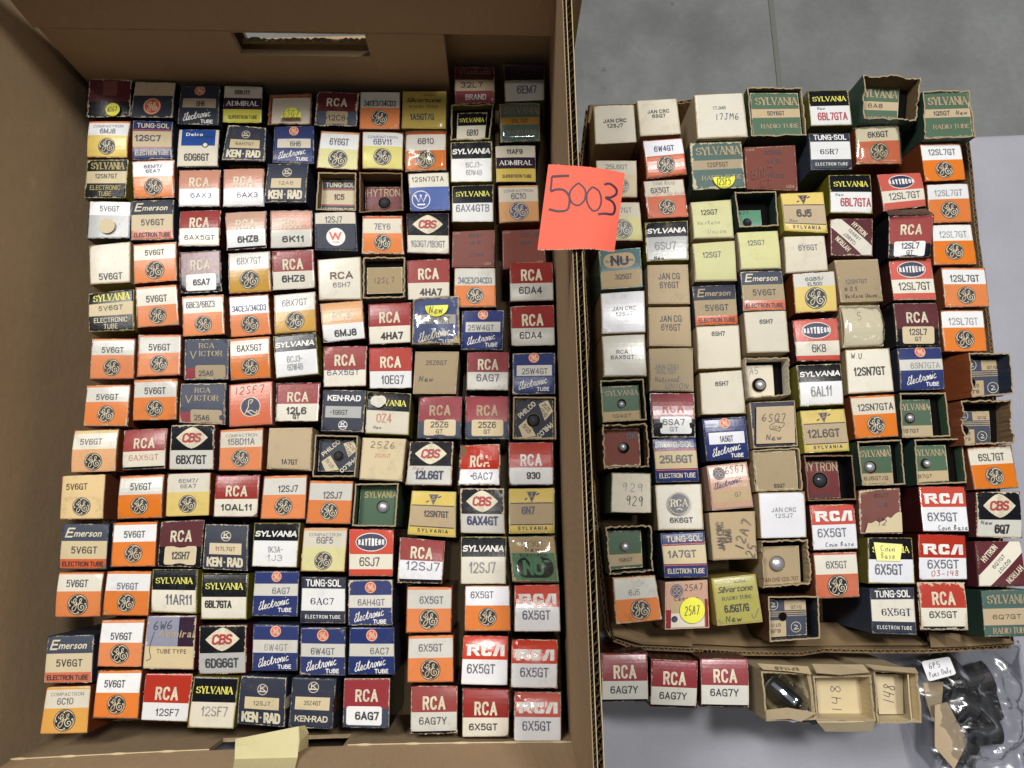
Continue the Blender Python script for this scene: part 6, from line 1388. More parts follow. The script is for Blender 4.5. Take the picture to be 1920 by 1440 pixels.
# east wall leans outward to its top edge
te0, te1 = at(1054, -10, ZT), at(1114, 1480, ZT)
dirE = (te1 - te0)
def e_top(yw):  # point of inner top line at world y
    t = (yw - te0.y) / (te1.y - te0.y); return te0 + dirE * t
etn, ets = e_top(ne.y + .012), e_top(se.y - .04)
def wallpiece(name, a0, b0, b1, a1, out, th, mats, parent, nseg=10, wob=.0008):
    """a0,b0 bottom ends, a1,b1 top ends; out = outward vector"""
    vs = []; fs = []
    for i in range(nseg + 1):
        t = i / nseg
        for (p, q_) in ((a0, b0), (a0.lerp(a1, .5), b0.lerp(b1, .5)), (a1, b1)):
            pt = p.lerp(q_, t); j = rnd.uniform(-wob, wob)
            vs += [pt + out * j / max(th, 1e-6) * th, pt + out * (th)]
    for i in range(nseg):
        b = i * 6; n = (i + 1) * 6
        for k in (0, 2): fs += [(b + k, n + k, n + k + 2, b + k + 2), (b + k + 1, b + k + 3, n + k + 3, n + k + 1)]
        fs += [(b + 4, n + 4, n + 5, b + 5), (b, b + 1, n + 1, n)]
    fs += [(0, 2, 3, 1), (2, 4, 5, 3)]; e_ = nseg * 6; fs += [(e_, e_ + 1, e_ + 3, e_ + 2), (e_ + 2, e_ + 3, e_ + 5, e_ + 4)]
    return link(name, pydata(name, [cl(v) if parent is ct else v - parent.location for v in vs], fs, mats), parent)
# bottom
fl = [nw + Vector((-.01, .03, 0)), ne + Vector((.01, .03, 0)), se + Vector((.01, -.01, 0)), sw + Vector((-.01, -.01, 0))]
slab([cl(v + Vector((0, 0, .004))) for v in fl] + [cl(v + Vector((0, 0, .0005))) for v in fl], [KB], 'carton_floor', ct)
# east wall: liners with two rows of flutes at the cut edge
outE = Vector((1, -.03, 0)).normalized()
KLI = kraft('liner_kraft', (186, 166, 128))
liners = (0.0, .0022, .0058)
for k, off in enumerate(liners):
    ofv = outE * off
    top_drop = Vector((0, 0, rnd.uniform(-.0004, .0004)))
    a0, b0 = ne + ofv + Vector((0, .02, 0)), se + ofv + Vector((0, -.02, 0))
    wallpiece('liner', a0, b0, ets + ofv + top_drop, etn + ofv + top_drop, outE, .00045, [KB if k == 0 else KLI], ct, 40, .00012)
def flutes(name, P0, P1, width, pitch, depth, out, parent, amp_w=.45):
    Ln = (P1 - P0).length; n = int(Ln / pitch) * 10; vs = []; fs = []
    tdir = (P1 - P0).normalized(); ph = rnd.random() * 6; x = 0
    for i in range(n + 1):
        ph += 6.28318 / 10 * (1 + .12 * math.sin(i * .13))
        s_ = max(-1, min(1, 2.1 * math.sin(ph)))
        p = P0 + tdir * (Ln * i / n) + tdir * (math.sin(2 * ph) * pitch * .14) + out * (width * (.5 + .5 * s_))
        dz = rnd.uniform(-.0003, .0001)
        vs += [p + Vector((0, 0, dz)), p + Vector((0, 0, -depth)), p + tdir * .00012 + out * .00022 + Vector((0, 0, dz)), p + tdir * .00012 + out * .00022 + Vector((0, 0, -depth))]
    for i in range(n):
        b, e_ = 4 * i, 4 * i + 4
        fs += [(b, e_, e_ + 1, b + 1), (b + 2, b + 3, e_ + 3, e_ + 2), (b, b + 2, e_ + 2, e_)]
    return link(name, pydata(name, [v - parent.location for v in vs], fs, [KFL]), parent)
KFL = kraft('flute_kraft', (92, 76, 54))  # kraft darkened to paint the shade inside the flutes
flutes('flutes', etn + outE * .0004, ets + outE * .0004, .0016, .0030, .012, outE, ct)
flutes('flutes', etn + outE * .0026, ets + outE * .0026, .0030, .0056, .014, outE, ct)
# west wall
outW = Vector((-1, 0, 0))
wallpiece('side_wall', nw + Vector((0, .02, 0)), sw + Vector((0, -.02, 0)), sw + Vector((-.034, -.02, .208)), nw + Vector((-.022, .02, .208)), outW, .006, [KB], ct)
wn = at(163, 60, .15); 
# a folded tab standing inside the north-west corner
# north wall and its doubled inner panel with the hand hole
def holed(name, a, b, z0, z1, th, out, hx0, hx1, hz0, hz1, mat, parent, ax=0.0):
    """wall from a to b (z0..z1), opening hx0..hx1 (fractions), hz0..hz1; one mesh of four strips"""
    vs = []; fs = []
    def P(t, z): return a.lerp(b, t) + Vector((0, 0, z)) + out * (z * ax)
    def strip(t0, t1, za, zb):
        n0 = len(vs)
        for (t, z) in ((t0, za), (t1, za), (t1, zb), (t0, zb)): vs.append(P(t, z))
        for (t, z) in ((t0, za), (t1, za), (t1, zb), (t0, zb)): vs.append(P(t, z) + out * th)
        for f in ((0, 1, 2, 3), (7, 6, 5, 4), (0, 4, 5, 1), (1, 5, 6, 2), (2, 6, 7, 3), (3, 7, 4, 0)): fs.append(tuple(n0 + k for k in f))
    strip(0, hx0, z0, z1); strip(hx1, 1, z0, z1); strip(hx0, hx1, z0, hz0); strip(hx0, hx1, hz1, z1)
    return link(name, pydata(name, [v - parent.location for v in vs], fs, [mat]), parent)
outN = Vector((0, 1, 0))
nw2 = nw.copy(); ne2 = ne.copy(); nw2.y = at(160, 138, .1).y + .0085; ne2.y = at(1034, 108, .1).y + .004
nwO, neO = nw2 + Vector((-.008, 0, 0)), ne2 + Vector((.02, 0, 0))
def frac(A_, B_, px, z, py): return (at(px, py, z).x - A_.x) / (B_.x - A_.x)
HZ0, HZ1 = .140, .1705
h0, h1 = frac(nwO, neO, 447, .15, 75), frac(nwO, neO, 692, .15, 75)
holed('end_wall', nwO, neO, 0, .262, .004, outN, h0, h1, .127, HZ1, KB, ct)
# inner panel: stops at px 835, folded at z .17
ia, ib = nw.copy(), at(842, 150, .1); ib.z = 0; ia.y = at(165, 148, .1).y; ib.y = at(842, 158, .1).y
zi = .172
g0, g1 = frac(ia, ib, 447, .15, 75), frac(ia, ib, 692, .15, 75)
holed('inner_panel', ia, ib, 0, zi, .0055, outN, g0, g1, HZ0, HZ1, KB, ct)
# upper inner flap above the fold line, lying back against the end wall
ua, ub = ia + Vector((-.004, .0002, zi + .0005)), Vector((ne2.x + .012, ib.y + (ne2.x - ib.x) * (ib.y - ia.y) / (ib.x - ia.x), zi + .0005))
ta, tb = ua + Vector((0, .006, .265 - zi)), ub + Vector((0, .006, .265 - zi))
slab([cl(v) for v in (ta, tb, ub, ua)] + [cl(v + outN * .0055) for v in (ta, tb, ub, ua)], [KB], 'upper_panel', ct)
# crushed inner edge of the hand hole
for k in range(3):
    y_ = nwO.y + .001 + k * .0016
    pa, pb = at(455, 80, HZ0), at(690, 80, HZ0)
    n = 46; vs = []
    for i in range(n + 1):
        x_ = pa.x + (pb.x - pa.x) * i / n; vs += [Vector((x_, y_ - .006, HZ0 + .0003)), Vector((x_, y_ - .005, HZ0 + .0016 + rnd.uniform(-.001, .0022)))]
    link('torn_edge', pydata('torn_edge', [cl(v) for v in vs], [(2 * i, 2 * i + 1, 2 * i + 3, 2 * i + 2) for i in range(n)], [KIN]), ct)
# south wall with a fold, then leaning back
outS = Vector((0, -1, 0))
sA, sB = at(30, 1412, .1), at(1112, 1388, .1); sA.z = sB.z = 0
zc = .108
cA, cB = at(20, 1429, zc), at(1112, 1396, zc)
h0, h1 = frac(cA, cB, 392, zc, 1410), frac(cA, cB, 650, zc, 1410)
def srow(nm, A0, B0, A1, B1, skip=None, th=.003):
    """strip between line A0-B0 (low) and A1-B1 (high), sagging a little at the fold; skip = open fraction range at the high side"""
    n = 60; vs = []; fs = []
    for i in range(n + 1):
        t = i / n
        lo = A0.lerp(B0, t); hi = A1.lerp(B1, t)
        hi = hi + outS * (-.003 * math.sin(math.pi * t) * 1.0) if nm == 'front_wall' else hi
        lo = lo + outS * (-.003 * math.sin(math.pi * t) * 1.0) if nm != 'front_wall' else lo
        for k in range(4):
            p = lo.lerp(hi, k / 3)
            if k in (1, 2): p += outS * rnd.uniform(-.0003, .0003)
            vs += [p]
    for i in range(n):
        t = (i + .5) / n
        for k in range(3):
            if skip and skip[0] < t < skip[1] and skip[2] <= k <= skip[3]: continue
            fs.append((4 * i + k, 4 * i + 4 + k, 4 * i + 5 + k, 4 * i + 1 + k))
    o = link(nm, pydata(nm, [cl(v) for v in vs], fs, [KB]), ct)
    md = o.modifiers.new('thick', 'SOLIDIFY'); md.thickness = th; md.offset = 0
    return o
srow('front_wall', sA, sB, cA, cB, (h0, h1, 2, 2))
tA, tB = cA + Vector((-.004, -.022, .17)), cB + Vector((.01, -.022, .17))
srow('front_flap', cA, cB, tA, tB, None)
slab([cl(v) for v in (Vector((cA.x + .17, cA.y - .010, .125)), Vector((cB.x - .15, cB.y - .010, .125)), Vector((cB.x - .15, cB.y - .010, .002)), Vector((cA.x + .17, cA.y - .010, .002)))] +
     [cl(v) for v in (Vector((cA.x + .17, cA.y - .012, .125)), Vector((cB.x - .15, cB.y - .012, .125)), Vector((cB.x - .15, cB.y - .012, .002)), Vector((cA.x + .17, cA.y - .012, .002)))], [kraft('inner_dark', (90, 74, 54))], 'backing_panel', ct)  # dark sheet added behind the front hand hole so no light shows
# whitened paper along the fold
vs = []; n = 160
for i in range(n + 1):
    t = i / n; p = cA.lerp(cB, t) + outS * (-.003 * math.sin(math.pi * t)) + Vector((0, .0022, .0008)); w_ = .0004 + .0005 * max(0, math.sin(i * .7) * math.sin(i * .23 + 1)) 
    vs += [p - Vector((0, w_, w_ * .3)), p + Vector((0, w_, 0))]
fs = [(2 * i, 2 * i + 1, 2 * i + 3, 2 * i + 2) for i in range(n) if not (h0 < i / n < h1)]
link('fold_line', pydata('fold_line', [cl(v) for v in vs], fs, [kraft('fold_paper', (206, 188, 152))]), ct)
tag(ct, 'deep brown corrugated carton with hand hole, filled with tube boxes', 'carton')
# masking tape looped through the front hand hole
TM = kraft('masking_tape', (202, 192, 144), rough=.5, amount=.12)
tpx = [((442, 1386), (560, 1362)), ((441, 1400), (561, 1392)), ((440, 1424), (558, 1421)), ((436, 1446), (552, 1446))]
tz = [.122, .126, .131, .150]
vs = []; n = 8
for (l_, r_), z in zip(tpx, tz):
    for i in range(n + 1):
        p = at(l_[0] + (r_[0] - l_[0]) * i / n, l_[1] + (r_[1] - l_[1]) * i / n, z); p.z += rnd.uniform(-.0002, .0002); vs.append(p)
m_ = n + 1
fs = [(j * m_ + i, j * m_ + i + 1, (j + 1) * m_ + i + 1, (j + 1) * m_ + i) for j in range(3) for i in range(n)]
b_ = len(vs)
for (x_, y_, z) in ((560, 1362, .122), (571, 1360, .119), (578, 1374, .112), (577, 1400, .108), (566, 1408, .108)): vs += [at(x_, y_, z)]
vs += [at(561, 1392, .126), at(559, 1410, .128)]
fs += [(b_, b_ + 1, b_ + 2, b_ + 5), (b_ + 5, b_ + 2, b_ + 3, b_ + 6), (b_ + 6, b_ + 3, b_ + 4)]
o = link('tape_strip', pydata('tape_strip', vs, fs, [TM])); md = o.modifiers.new('thick', 'SOLIDIFY'); md.thickness = .0004
tag(o, 'strip of cream masking tape folded over the carton front hand hole', 'tape')

# ------------------------------------------------------------------ low tray
KT = kraft('tray_kraft', (134, 112, 82), amount=.35)
tr = bpy.data.objects.new('low_tray', None); tr.location = (at(1500, 720, 0).x, at(1500, 720, 0).y, 0); col.objects.link(tr)
ZY = .070
wline = [(1103, 203), (1091, 306), (1094, 400), (1096, 506), (1105, 640), (1101, 705), (1108, 857), (1114, 905), (1123, 1012), (1131, 1087), (1142, 1178), (1150, 1196)]
sline = [(1150, 1196), (1190, 1211), (1299, 1216), (1400, 1222), (1500, 1223), (1544, 1216), (1640, 1218), (1740, 1218), (1820, 1213), (1896, 1209)]
eline = [(1896, 1209), (1880, 1100), (1868, 900), (1858, 660), (1846, 560), (1831, 452), (1813, 272), (1806, 196)]
nline = [(1806, 196), (1640, 190), (1400, 190), (1300, 191), (1272, 195), (1180, 200), (1103, 203)]
cen_t = at(1490, 700, 0)
def traywall(name, line, outv, zt, sub=5, bend=0.0, flute_w=.0026):
    P = []
    for i in range(len(line) - 1):
        for k in range(sub):
            t = k / sub; P.append((line[i][0] + (line[i + 1][0] - line[i][0]) * t, line[i][1] + (line[i + 1][1] - line[i][1]) * t))
    P.append(line[-1])
    W = [at(x, y, zt) for x, y in P]
    base_a, base_b = W[0].copy(), W[-1].copy(); base_a -= outv * .004; base_b -= outv * .004
    for ln, off in (('inner_liner', 0), ('outer_liner', flute_w)):
        vs = []; fs = []
        for i, p in enumerate(W):
            t = i / (len(W) - 1); b = base_a.lerp(base_b, t); b.z = .001
            jz = rnd.uniform(-.0005, .0004)
            top = p + outv * off + Vector((0, 0, jz)); bot = b + outv * off
            for k in range(4):
                q_ = top.lerp(bot, k / 3) + outv * (bend * math.sin(math.pi * k / 3)); vs.append(q_ + outv * (rnd.uniform(-.0003, .0003) if k in (1, 2) else 0))
        for i in range(len(W) - 1):
            for k in range(3): fs.append((4 * i + k, 4 * i + 4 + k, 4 * i + 5 + k, 4 * i + 1 + k))
        o = link(ln, pydata(ln, [v - tr.location for v in vs], fs, [KT]), tr); md = o.modifiers.new('thick', 'SOLIDIFY'); md.thickness = .0004
    vs = []; fs = []; L_ = 0
    for i in range(len(W) - 1):
        a_, b_ = W[i], W[i + 1]; seg = (b_ - a_).length; k_ = max(2, int(seg / .0007))
        for j in range(k_):
            p = a_.lerp(b_, j / k_); L_ += seg / k_; s_ = math.sin(6.28318 * L_ / .0072)
            h = p + outv * (flute_w * (.5 + .46 * max(-1, min(1, 1.3 * s_)))) + Vector((0, 0, rnd.uniform(-.0006, .0001)))
            vs += [h, h - Vector((0, 0, .008))]
    for i in range(len(vs) // 2 - 1): fs.append((2 * i, 2 * i + 1, 2 * i + 3, 2 * i + 2))
    o = link('flutes', pydata('flutes', [v - tr.location for v in vs], fs, [KT]), tr); md = o.modifiers.new('thick', 'SOLIDIFY'); md.thickness = .0005
traywall('west', wline, Vector((-1, .03, 0)).normalized(), ZY, flute_w=.0022)
traywall('south', sline, Vector((.01, -1, 0)).normalized(), .066, bend=-.001)
traywall('east', eline, Vector((1, .05, 0)).normalized(), ZY)
traywall('north', nline, Vector((0, 1, 0)), ZY)
fl = [at(1106, 206, .07), at(1804, 196, .07), at(1890, 1206, .07), at(1150, 1200, .07)]
for v in fl: v.z = 0
slab([v + Vector((0, 0, .003)) - tr.location for v in fl] + [v + Vector((0, 0, .0005)) - tr.location for v in fl], [KT], 'tray_floor', tr)
def flapq(name, q, th=.0022, mat=None, parent=tr):
    """bent sheet from rows of (px,py,z)"""
    rows = [[at(*p) - parent.location for p in r] for r in q]; nr, nc = len(rows), len(rows[0])
    vs = [p for r in rows for p in r]
    fs = [(j * nc + i, j * nc + i + 1, (j + 1) * nc + i + 1, (j + 1) * nc + i) for j in range(nr - 1) for i in range(nc - 1)]
    o = link(name, pydata(name, vs, fs, [mat or KT]), parent); md = o.modifiers.new('thick', 'SOLIDIFY'); md.thickness = th; md.offset = 0
    return o
flapq('inner_flap', [[(1142, 1160, .062), (1200, 1190, .061), (1296, 1196, .06)], [(1150, 1190, .074), (1205, 1206, .070), (1298, 1210, .069)]])
flapq('inner_flap', [[(1160, 1150, .035), (1400, 1168, .035), (1640, 1170, .035), (1735, 1172, .035)], [(1190, 1200, .062), (1400, 1210, .062), (1640, 1208, .062), (1740, 1208, .062)]])
flapq('corner_flap', [[(1741, 1186, .074), (1770, 1188, .080), (1805, 1190, .072), (1860, 1195, .070), (1892, 1198, .071)], [(1745, 1212, .069), (1775, 1212, .070), (1815, 1211, .070), (1860, 1208, .070), (1899, 1206, .072)]])
flapq('corner_flap', [[(1106, 196, .078), (1126, 198, .078)], [(1102, 230, .070), (1118, 232, .068)]])
flapq('corner_flap', [[(1124, 980, .052), (1128, 1090, .056), (1140, 1165, .058)], [(1136, 990, .030), (1150, 1100, .030), (1165, 1175, .034)]])
tag(tr, 'low torn corrugated tray with ragged front edge, holding boxes', 'tray')

# ------------------------------------------------------------------ orange paper tag 5003
c = [(980 + x / 4.5, 180 + y / 4.5) for x, y in ((218, 572), (873, 620), (785, 1285), (125, 1292))]
NZ = .2835
qn = [at(x, y, NZ) for x, y in c]
tagm = card('orange_paper', (244, 84, 44), .75, spec=.3); MATS['paper_orange'] = tagm
class Note(Face):
    def pt(s, u, v, off=0):
        p = super().pt(u, v, off); d_ = (u - .42)
        p.z += -.004 * d_ * d_ * 4 * (1 if d_ > 0 else .3) + .0008 * math.sin(u * 7 + v * 3) * v
        return p
en = bpy.data.objects.new('paper_tag', None); ec = sum(qn, Vector()) / 4; en.location = ec; col.objects.link(en)
FN = Note(*[p - ec for p in qn], 0, 0, rim=0)
nu_, nv_ = 60, 24; pts = []
for j in range(nv_ + 1):
    for i in range(nu_ + 1):
        v = j / nv_; u = i / nu_
        if j == nv_: v += (.011 if i % 2 else 0) + rnd.uniform(-.004, .004)
        if j == 0: v += rnd.uniform(-.004, .004)
        pts.append((u, v))
FN.add(pts, [(j * (nu_ + 1) + i, j * (nu_ + 1) + i + 1, (j + 1) * (nu_ + 1) + i + 1, (j + 1) * (nu_ + 1) + i) for j in range(nv_) for i in range(nu_)], 'paper_orange', 0)
def n2(x, y):  # crop px -> uv through the inverse of the (nearly) parallelogram
    import itertools
    X, Y = x, y; u = v = .5
    TL, TR, BR, BL = (218, 572), (873, 620), (785, 1285), (125, 1292)
    for _ in range(8):
        f = [TL[k] * (1 - u) * (1 - v) + TR[k] * u * (1 - v) + BR[k] * u * v + BL[k] * (1 - u) * v for k in (0, 1)]
        du = [(TR[k] - TL[k]) * (1 - v) + (BR[k] - BL[k]) * v for k in (0, 1)]; dv = [(BL[k] - TL[k]) * (1 - u) + (BR[k] - TR[k]) * u for k in (0, 1)]
        ex, ey = X - f[0], Y - f[1]; det = du[0] * dv[1] - du[1] * dv[0]
        u += (ex * dv[1] - ey * dv[0]) / det; v += (du[0] * ey - du[1] * ex) / det
    return (u, v)
MATS['i_marker'] = ink('ink_marker', (40, 18, 46), 1.0, .5)
for st_, w_ in (([(392, 676), (330, 676), (245, 680)], .03), ([(245, 680), (242, 740), (235, 805)], .022), ([(235, 808), (290, 790), (350, 800), (392, 850), (392, 920), (370, 965), (300, 975), (220, 958)], .026),
                ([(470, 735), (410, 790), (395, 860), (430, 915), (480, 920), (525, 870), (525, 790), (470, 735)], .02), ([(590, 765), (545, 820), (545, 900), (590, 965), (640, 950), (665, 880), (645, 800), (590, 765)], .02),
                ([(690, 740), (740, 728), (795, 765), (795, 810), (750, 842), (705, 850), (765, 880), (785, 930), (765, 982), (700, 985), (636, 994)], .028)):
    FN.stroke([n2(*p) for p in st_], w_, 'i_marker', 3, 6)
split = [i for i in range(len(FN.f))]
me = FN.mesh('sheet')
split_face(FN, en, .1, 0)
tag(en, 'bright orange paper tag with handwritten 5003 across the carton edge', 'paper tag')
for ch in en.children:
    if ch.name.startswith('top_flap'): ch.name = 'sheet'
    else: ch.name = 'handwriting'

# ------------------------------------------------------------------ three kraft boxes in front
def open_kraft(q, lab, floorz, hand, zt=.1, wallc='kraftc', flaps=(), fq=None, lean=(-.006, .004)):
    cs = [at(x, y, zt) for x, y in q]; cc = sum(cs, Vector()) / 4
    base = [Vector((p.x + lean[0], p.y + lean[1], .001)) for p in cs]
    bc = sum(base, Vector()) / 4
    e = bpy.data.objects.new('tube_box', None); e.location = bc; col.objects.link(e)
    cs = [p - bc for p in cs]; base = [p - bc for p in base]
    sh = shell(cs, base, wallc, 'board', th=.0014, ragged=.0007, inner_drop=.094 if not fq else .02, innerm='buff')
    link('box_shell', sh, e, .6, .3)
    F = Face(*[at(x, y, floorz) - bc for x, y in fq] if fq else [Vector((p.x * .97, p.y * .97, .01)) for p in cs], 0, 0, rim=0)
    F.rect(0, 0, 1, 1, 'buff', 0)
    for h_ in hand: F.hand(*h_)
    split_face(F, e, .2, .1)
    for i, (rows, matn) in enumerate(flaps):
        rws = [[at(*p) - bc for p in r] for r in rows]; nc = len(rws[0]); vs = [p for r in rws for p in r]
        vs = [p + Vector((rnd.uniform(-.0004, .0004), rnd.uniform(-.0004, .0004), rnd.uniform(-.0006, .0006))) for p in vs]
        fs = [(j * nc + k, j * nc + k + 1, (j + 1) * nc + k + 1, (j + 1) * nc + k) for j in range(len(rws) - 1) for k in range(nc - 1)]
        o = link('lid_flap', pydata('lid_flap', vs, fs, [M(matn)], None, [(.5, .5)] * len(vs)), e, .5, .3); md = o.modifiers.new('thick', 'SOLIDIFY'); md.thickness = .0009
    tag(e, lab, 'tube box', 'tube boxes standing in front of the low tray')
    return e, bc
e, bc = open_kraft([(1427, 1258), (1520, 1262), (1531, 1350), (1436, 1352)], 'open kraft box holding a clear glass tube, front of the tray', .012, [],
    flaps=[([[(1418, 1243, .102), (1470, 1246, .102), (1514, 1249, .102)], [(1430, 1256, .103), (1475, 1259, .103), (1521, 1264, .104)]], 'kraftc'),
           ([[(1436, 1330, .101), (1475, 1326, .103), (1532, 1336, .102)], [(1437, 1350, .100), (1480, 1347, .104), (1500, 1354, .105)]], 'kraftc'),
           ([[(1504, 1266, .088), (1511, 1300, .088), (1514, 1335, .088)], [(1513, 1264, .100), (1519, 1300, .100), (1522, 1338, .100)]], 'board')])
S_ = Face(*[at(x, y, .1045) - bc for x, y in ((1440, 1247), (1506, 1251), (1512, 1259), (1442, 1256))], 0, 0, rim=0)
S_.text('EF1148', .5, .5, .7, .66, 'i_black', .03, rot=180); link('printing', S_.mesh('printing'), e, .1, 0)
open_kraft([(1524, 1268), (1633, 1265), (1642, 1352), (1532, 1352)], 'empty kraft box with 148 written inside, left of two', .083, [('148', .42, .5, .26, .62, 'i_dark', .018, 90)],
    flaps=[([[(1521, 1246, .101), (1570, 1247, .101), (1617, 1246, .102)], [(1530, 1262, .106), (1575, 1267, .107), (1630, 1263, .106)]], 'kraftc'),
           ([[(1533, 1352, .099), (1580, 1352, .099), (1640, 1352, .099)], [(1546, 1370, .088), (1590, 1369, .088), (1634, 1368, .088)]], 'buff')], fq=[(1529, 1270), (1615, 1268), (1620, 1343), (1535, 1343)])
open_kraft([(1638, 1256), (1721, 1261), (1729, 1355), (1645, 1357)], 'empty kraft box with 148 written inside, right of two', .083, [('148', .45, .45, .3, .72, 'i_dark', .018, 80)],
    flaps=[([[(1704, 1262, .1), (1708, 1310, .1), (1711, 1353, .1)], [(1706, 1264, .05), (1710, 1308, .05), (1713, 1345, .05)]], 'buff'),
           ([[(1622, 1246, .101), (1670, 1251, .101), (1716, 1254, .101)], [(1638, 1256, .104), (1680, 1260, .104), (1722, 1263, .104)]], 'kraftc')], fq=[(1641, 1264), (1692, 1265), (1694, 1339), (1648, 1339)])
# the glass tube lying in the first one
gm = film('tube_glass', (.74, .76, .78), .16, .09)
gt = bpy.data.objects.new('glass_tube', None); p0 = at(1470, 1302, .078); gt.location = p0; gt.rotation_euler = Vector((-.62, .60, -.5)).to_track_quat('Z', 'Y').to_euler(); col.objects.link(gt)
vs, fs = lathe([(0, .022), (.008, .0215), (.0135, .017), (.0155, .010), (.0155, -.010), (.012, -.018), (.006, -.021)], 28, (0, 0, 0)); link('glass_envelope', pydata('glass_envelope', vs, fs, [gm], smooth_=True), gt)
vs, fs = lathe([(.004, .012), (.007, .011), (.007, -.012), (.004, -.013)], 14, (0, 0, 0)); link('plate', pydata('plate', vs, fs, [plain('plate_metal', (70, 72, 78), .35, .8)]), gt)
vs, fs = lathe([(0, .0125), (.011, .0125), (.011, .0133), (0, .0133)], 16, (0, 0, 0)); link('mica_spacer', pydata('mica_spacer', vs, fs, [MATS['metal']]), gt)
vs, fs = lathe([(.0075, -.019), (.0075, -.024), (.004, -.026), (.0035, -.030), (0, -.031)], 16, (0, 0, 0)); link('top_cap', pydata('top_cap', vs, fs, [plain('cap_metal', (96, 98, 100), .35, .8)], smooth_=True), gt)
tag(gt, 'clear glass radio tube with metal cap tipped inside kraft box', 'radio tube')

# ------------------------------------------------------------------ clear bag with tube bases
bg_ = bpy.data.objects.new('plastic_bag', None); bl = at(1790, 1330, 0); bl.z = .0005; bg_.location = bl; col.objects.link(bg_)
def bp_(x, y, z): return at(x, y, z) - bg_.location
outl = [(1650, 1192), (1905, 1200), (1948, 1500), (1720, 1500)]
n = 44; vs = []; fs = []
from mathutils import noise as mn
def bagz(u, v):
    e_ = min(u, 1 - u, v * 1.3, 1.0) ; dome = min(1, e_ / .28) ** .6
    q_ = Vector((u * 3.1, v * 3.7, 1.3)); r1 = 1 - abs(mn.noise(q_ * 1.6)); r2 = 1 - abs(mn.noise(q_ * 4.2 + Vector((3, 1, 0))))
    return .004 + dome * (.031 * (.75 + .3 * mn.noise(q_)) + .0055 * r1 ** 8 + .0012 * r2 ** 6)
for j in range(n + 1):
    for i in range(n + 1):
        u, v = i / n, j / n
        x = outl[0][0] * (1 - u) * (1 - v) + outl[1][0] * u * (1 - v) + outl[2][0] * u * v + outl[3][0] * (1 - u) * v
        y = outl[0][1] * (1 - u) * (1 - v) + outl[1][1] * u * (1 - v) + outl[2][1] * u * v + outl[3][1] * (1 - u) * v
        p = at(x, y, 0); p.z = bagz(u, v); vs.append(p - bg_.location)
fs = [(j * (n + 1) + i, j * (n + 1) + i + 1, (j + 1) * (n + 1) + i + 1, (j + 1) * (n + 1) + i) for j in range(n) for i in range(n)]
link('bag_film', pydata('bag_film', vs, fs, [MATS['bag']], smooth_=True), bg_)
lp = [at(x, y, .040) - bg_.location for x, y in ((1727, 1240), (1780, 1231), (1793, 1264), (1741, 1278))]
FB = Face(*lp, 0, 0, rim=0); FB.rrect(0, 0, 1, 1, .1, 'tag', 2); FB.hand('6P5', .4, .3, .28, .42, 'i_dark', .03); FB.hand('Pins Only', .5, .7, .26, .8, 'i_dark', .028)
split_face(FB, bg_, .05, 0)
for ch in bg_.children:
    if ch.name.startswith('top_flap'): ch.name = 'bag_label'
    elif ch.name.startswith('printing'): ch.name = 'handwriting'
tag(bg_, 'clear plastic bag with white handwritten label at the front right', 'plastic bag')
bak = plain('bakelite', (34, 31, 31), .6)
for (x, y, z, r_, h_, rx, rz) in ((1800, 1318, .014, .0140, .027, 80, 60), (1844, 1322, .013, .0130, .026, 85, 10), (1828, 1275, .012, .0135, .026, 75, 110), (1770, 1250, .010, .012, .022, 84, 40),
                                  (1806, 1408, .009, .0105, .020, 88, 150), (1846, 1370, .010, .0115, .024, 82, 95)):
    e = bpy.data.objects.new('bakelite_plug', None); e.location = at(x, y, z); e.rotation_euler = (R(rx), 0, R(rz)); col.objects.link(e)
    vs, fs = lathe([(r_ * .8, h_ * .5), (r_, h_ * .45), (r_, -h_ * .35), (r_ * 1.06, -h_ * .4), (r_ * 1.06, -h_ * .5), (0, -h_ * .5)], 24, (0, 0, 0)); link('bakelite_shell', pydata('bakelite_shell', vs, fs, [bak]), e)
    vs, fs = [], []
    for k in range(2):
        a_ = k * math.pi / 4; v_, f_ = lathe([(.0012, -h_ * .5), (.0012, -h_ * .5 - .009), (0, -h_ * .5 - .010)], 6, (r_ * .62 * math.cos(a_), r_ * .62 * math.sin(a_), 0)); b = len(vs); vs += v_; fs += [tuple(b + t for t in f) for f in f_]
    link('pins', pydata('pins', vs, fs, [MATS['metal']]), e)
    where = {1800: 'largest one, centre of the bag', 1844: 'by the bag right side', 1828: 'just above the largest one', 1770: 'under the label', 1806: 'at the bag bottom', 1846: 'lower right in the bag'}[x]
    tag(e, 'black bakelite tube base, ' + where, 'bakelite plug', 'black tube bases in the clear bag')
for k, (q, lab) in enumerate((([(1752, 1322), (1775, 1316), (1814, 1390), (1788, 1442), (1752, 1400)], 'torn beige card scrap lying uppermost in the bag'), ([(1730, 1280), (1768, 1278), (1764, 1330), (1748, 1352), (1735, 1310)], 'beige card scrap below the bag label'))):
    vs = [at(x, y, .026 - .006 * k) for x, y in q]; cc = sum(vs, Vector()) / len(vs)
    o = link('card_scrap', pydata('card_scrap', [v - cc for v in vs + [cc]], [(i, (i + 1) % len(q), len(q)) for i in range(len(q))], [kraft('scrap_card_%s' % 'ab'[k], (172, 152, 124))])); o.location = cc
    md = o.modifiers.new('thick', 'SOLIDIFY'); md.thickness = .0008
    tag(o, lab, 'card scrap')

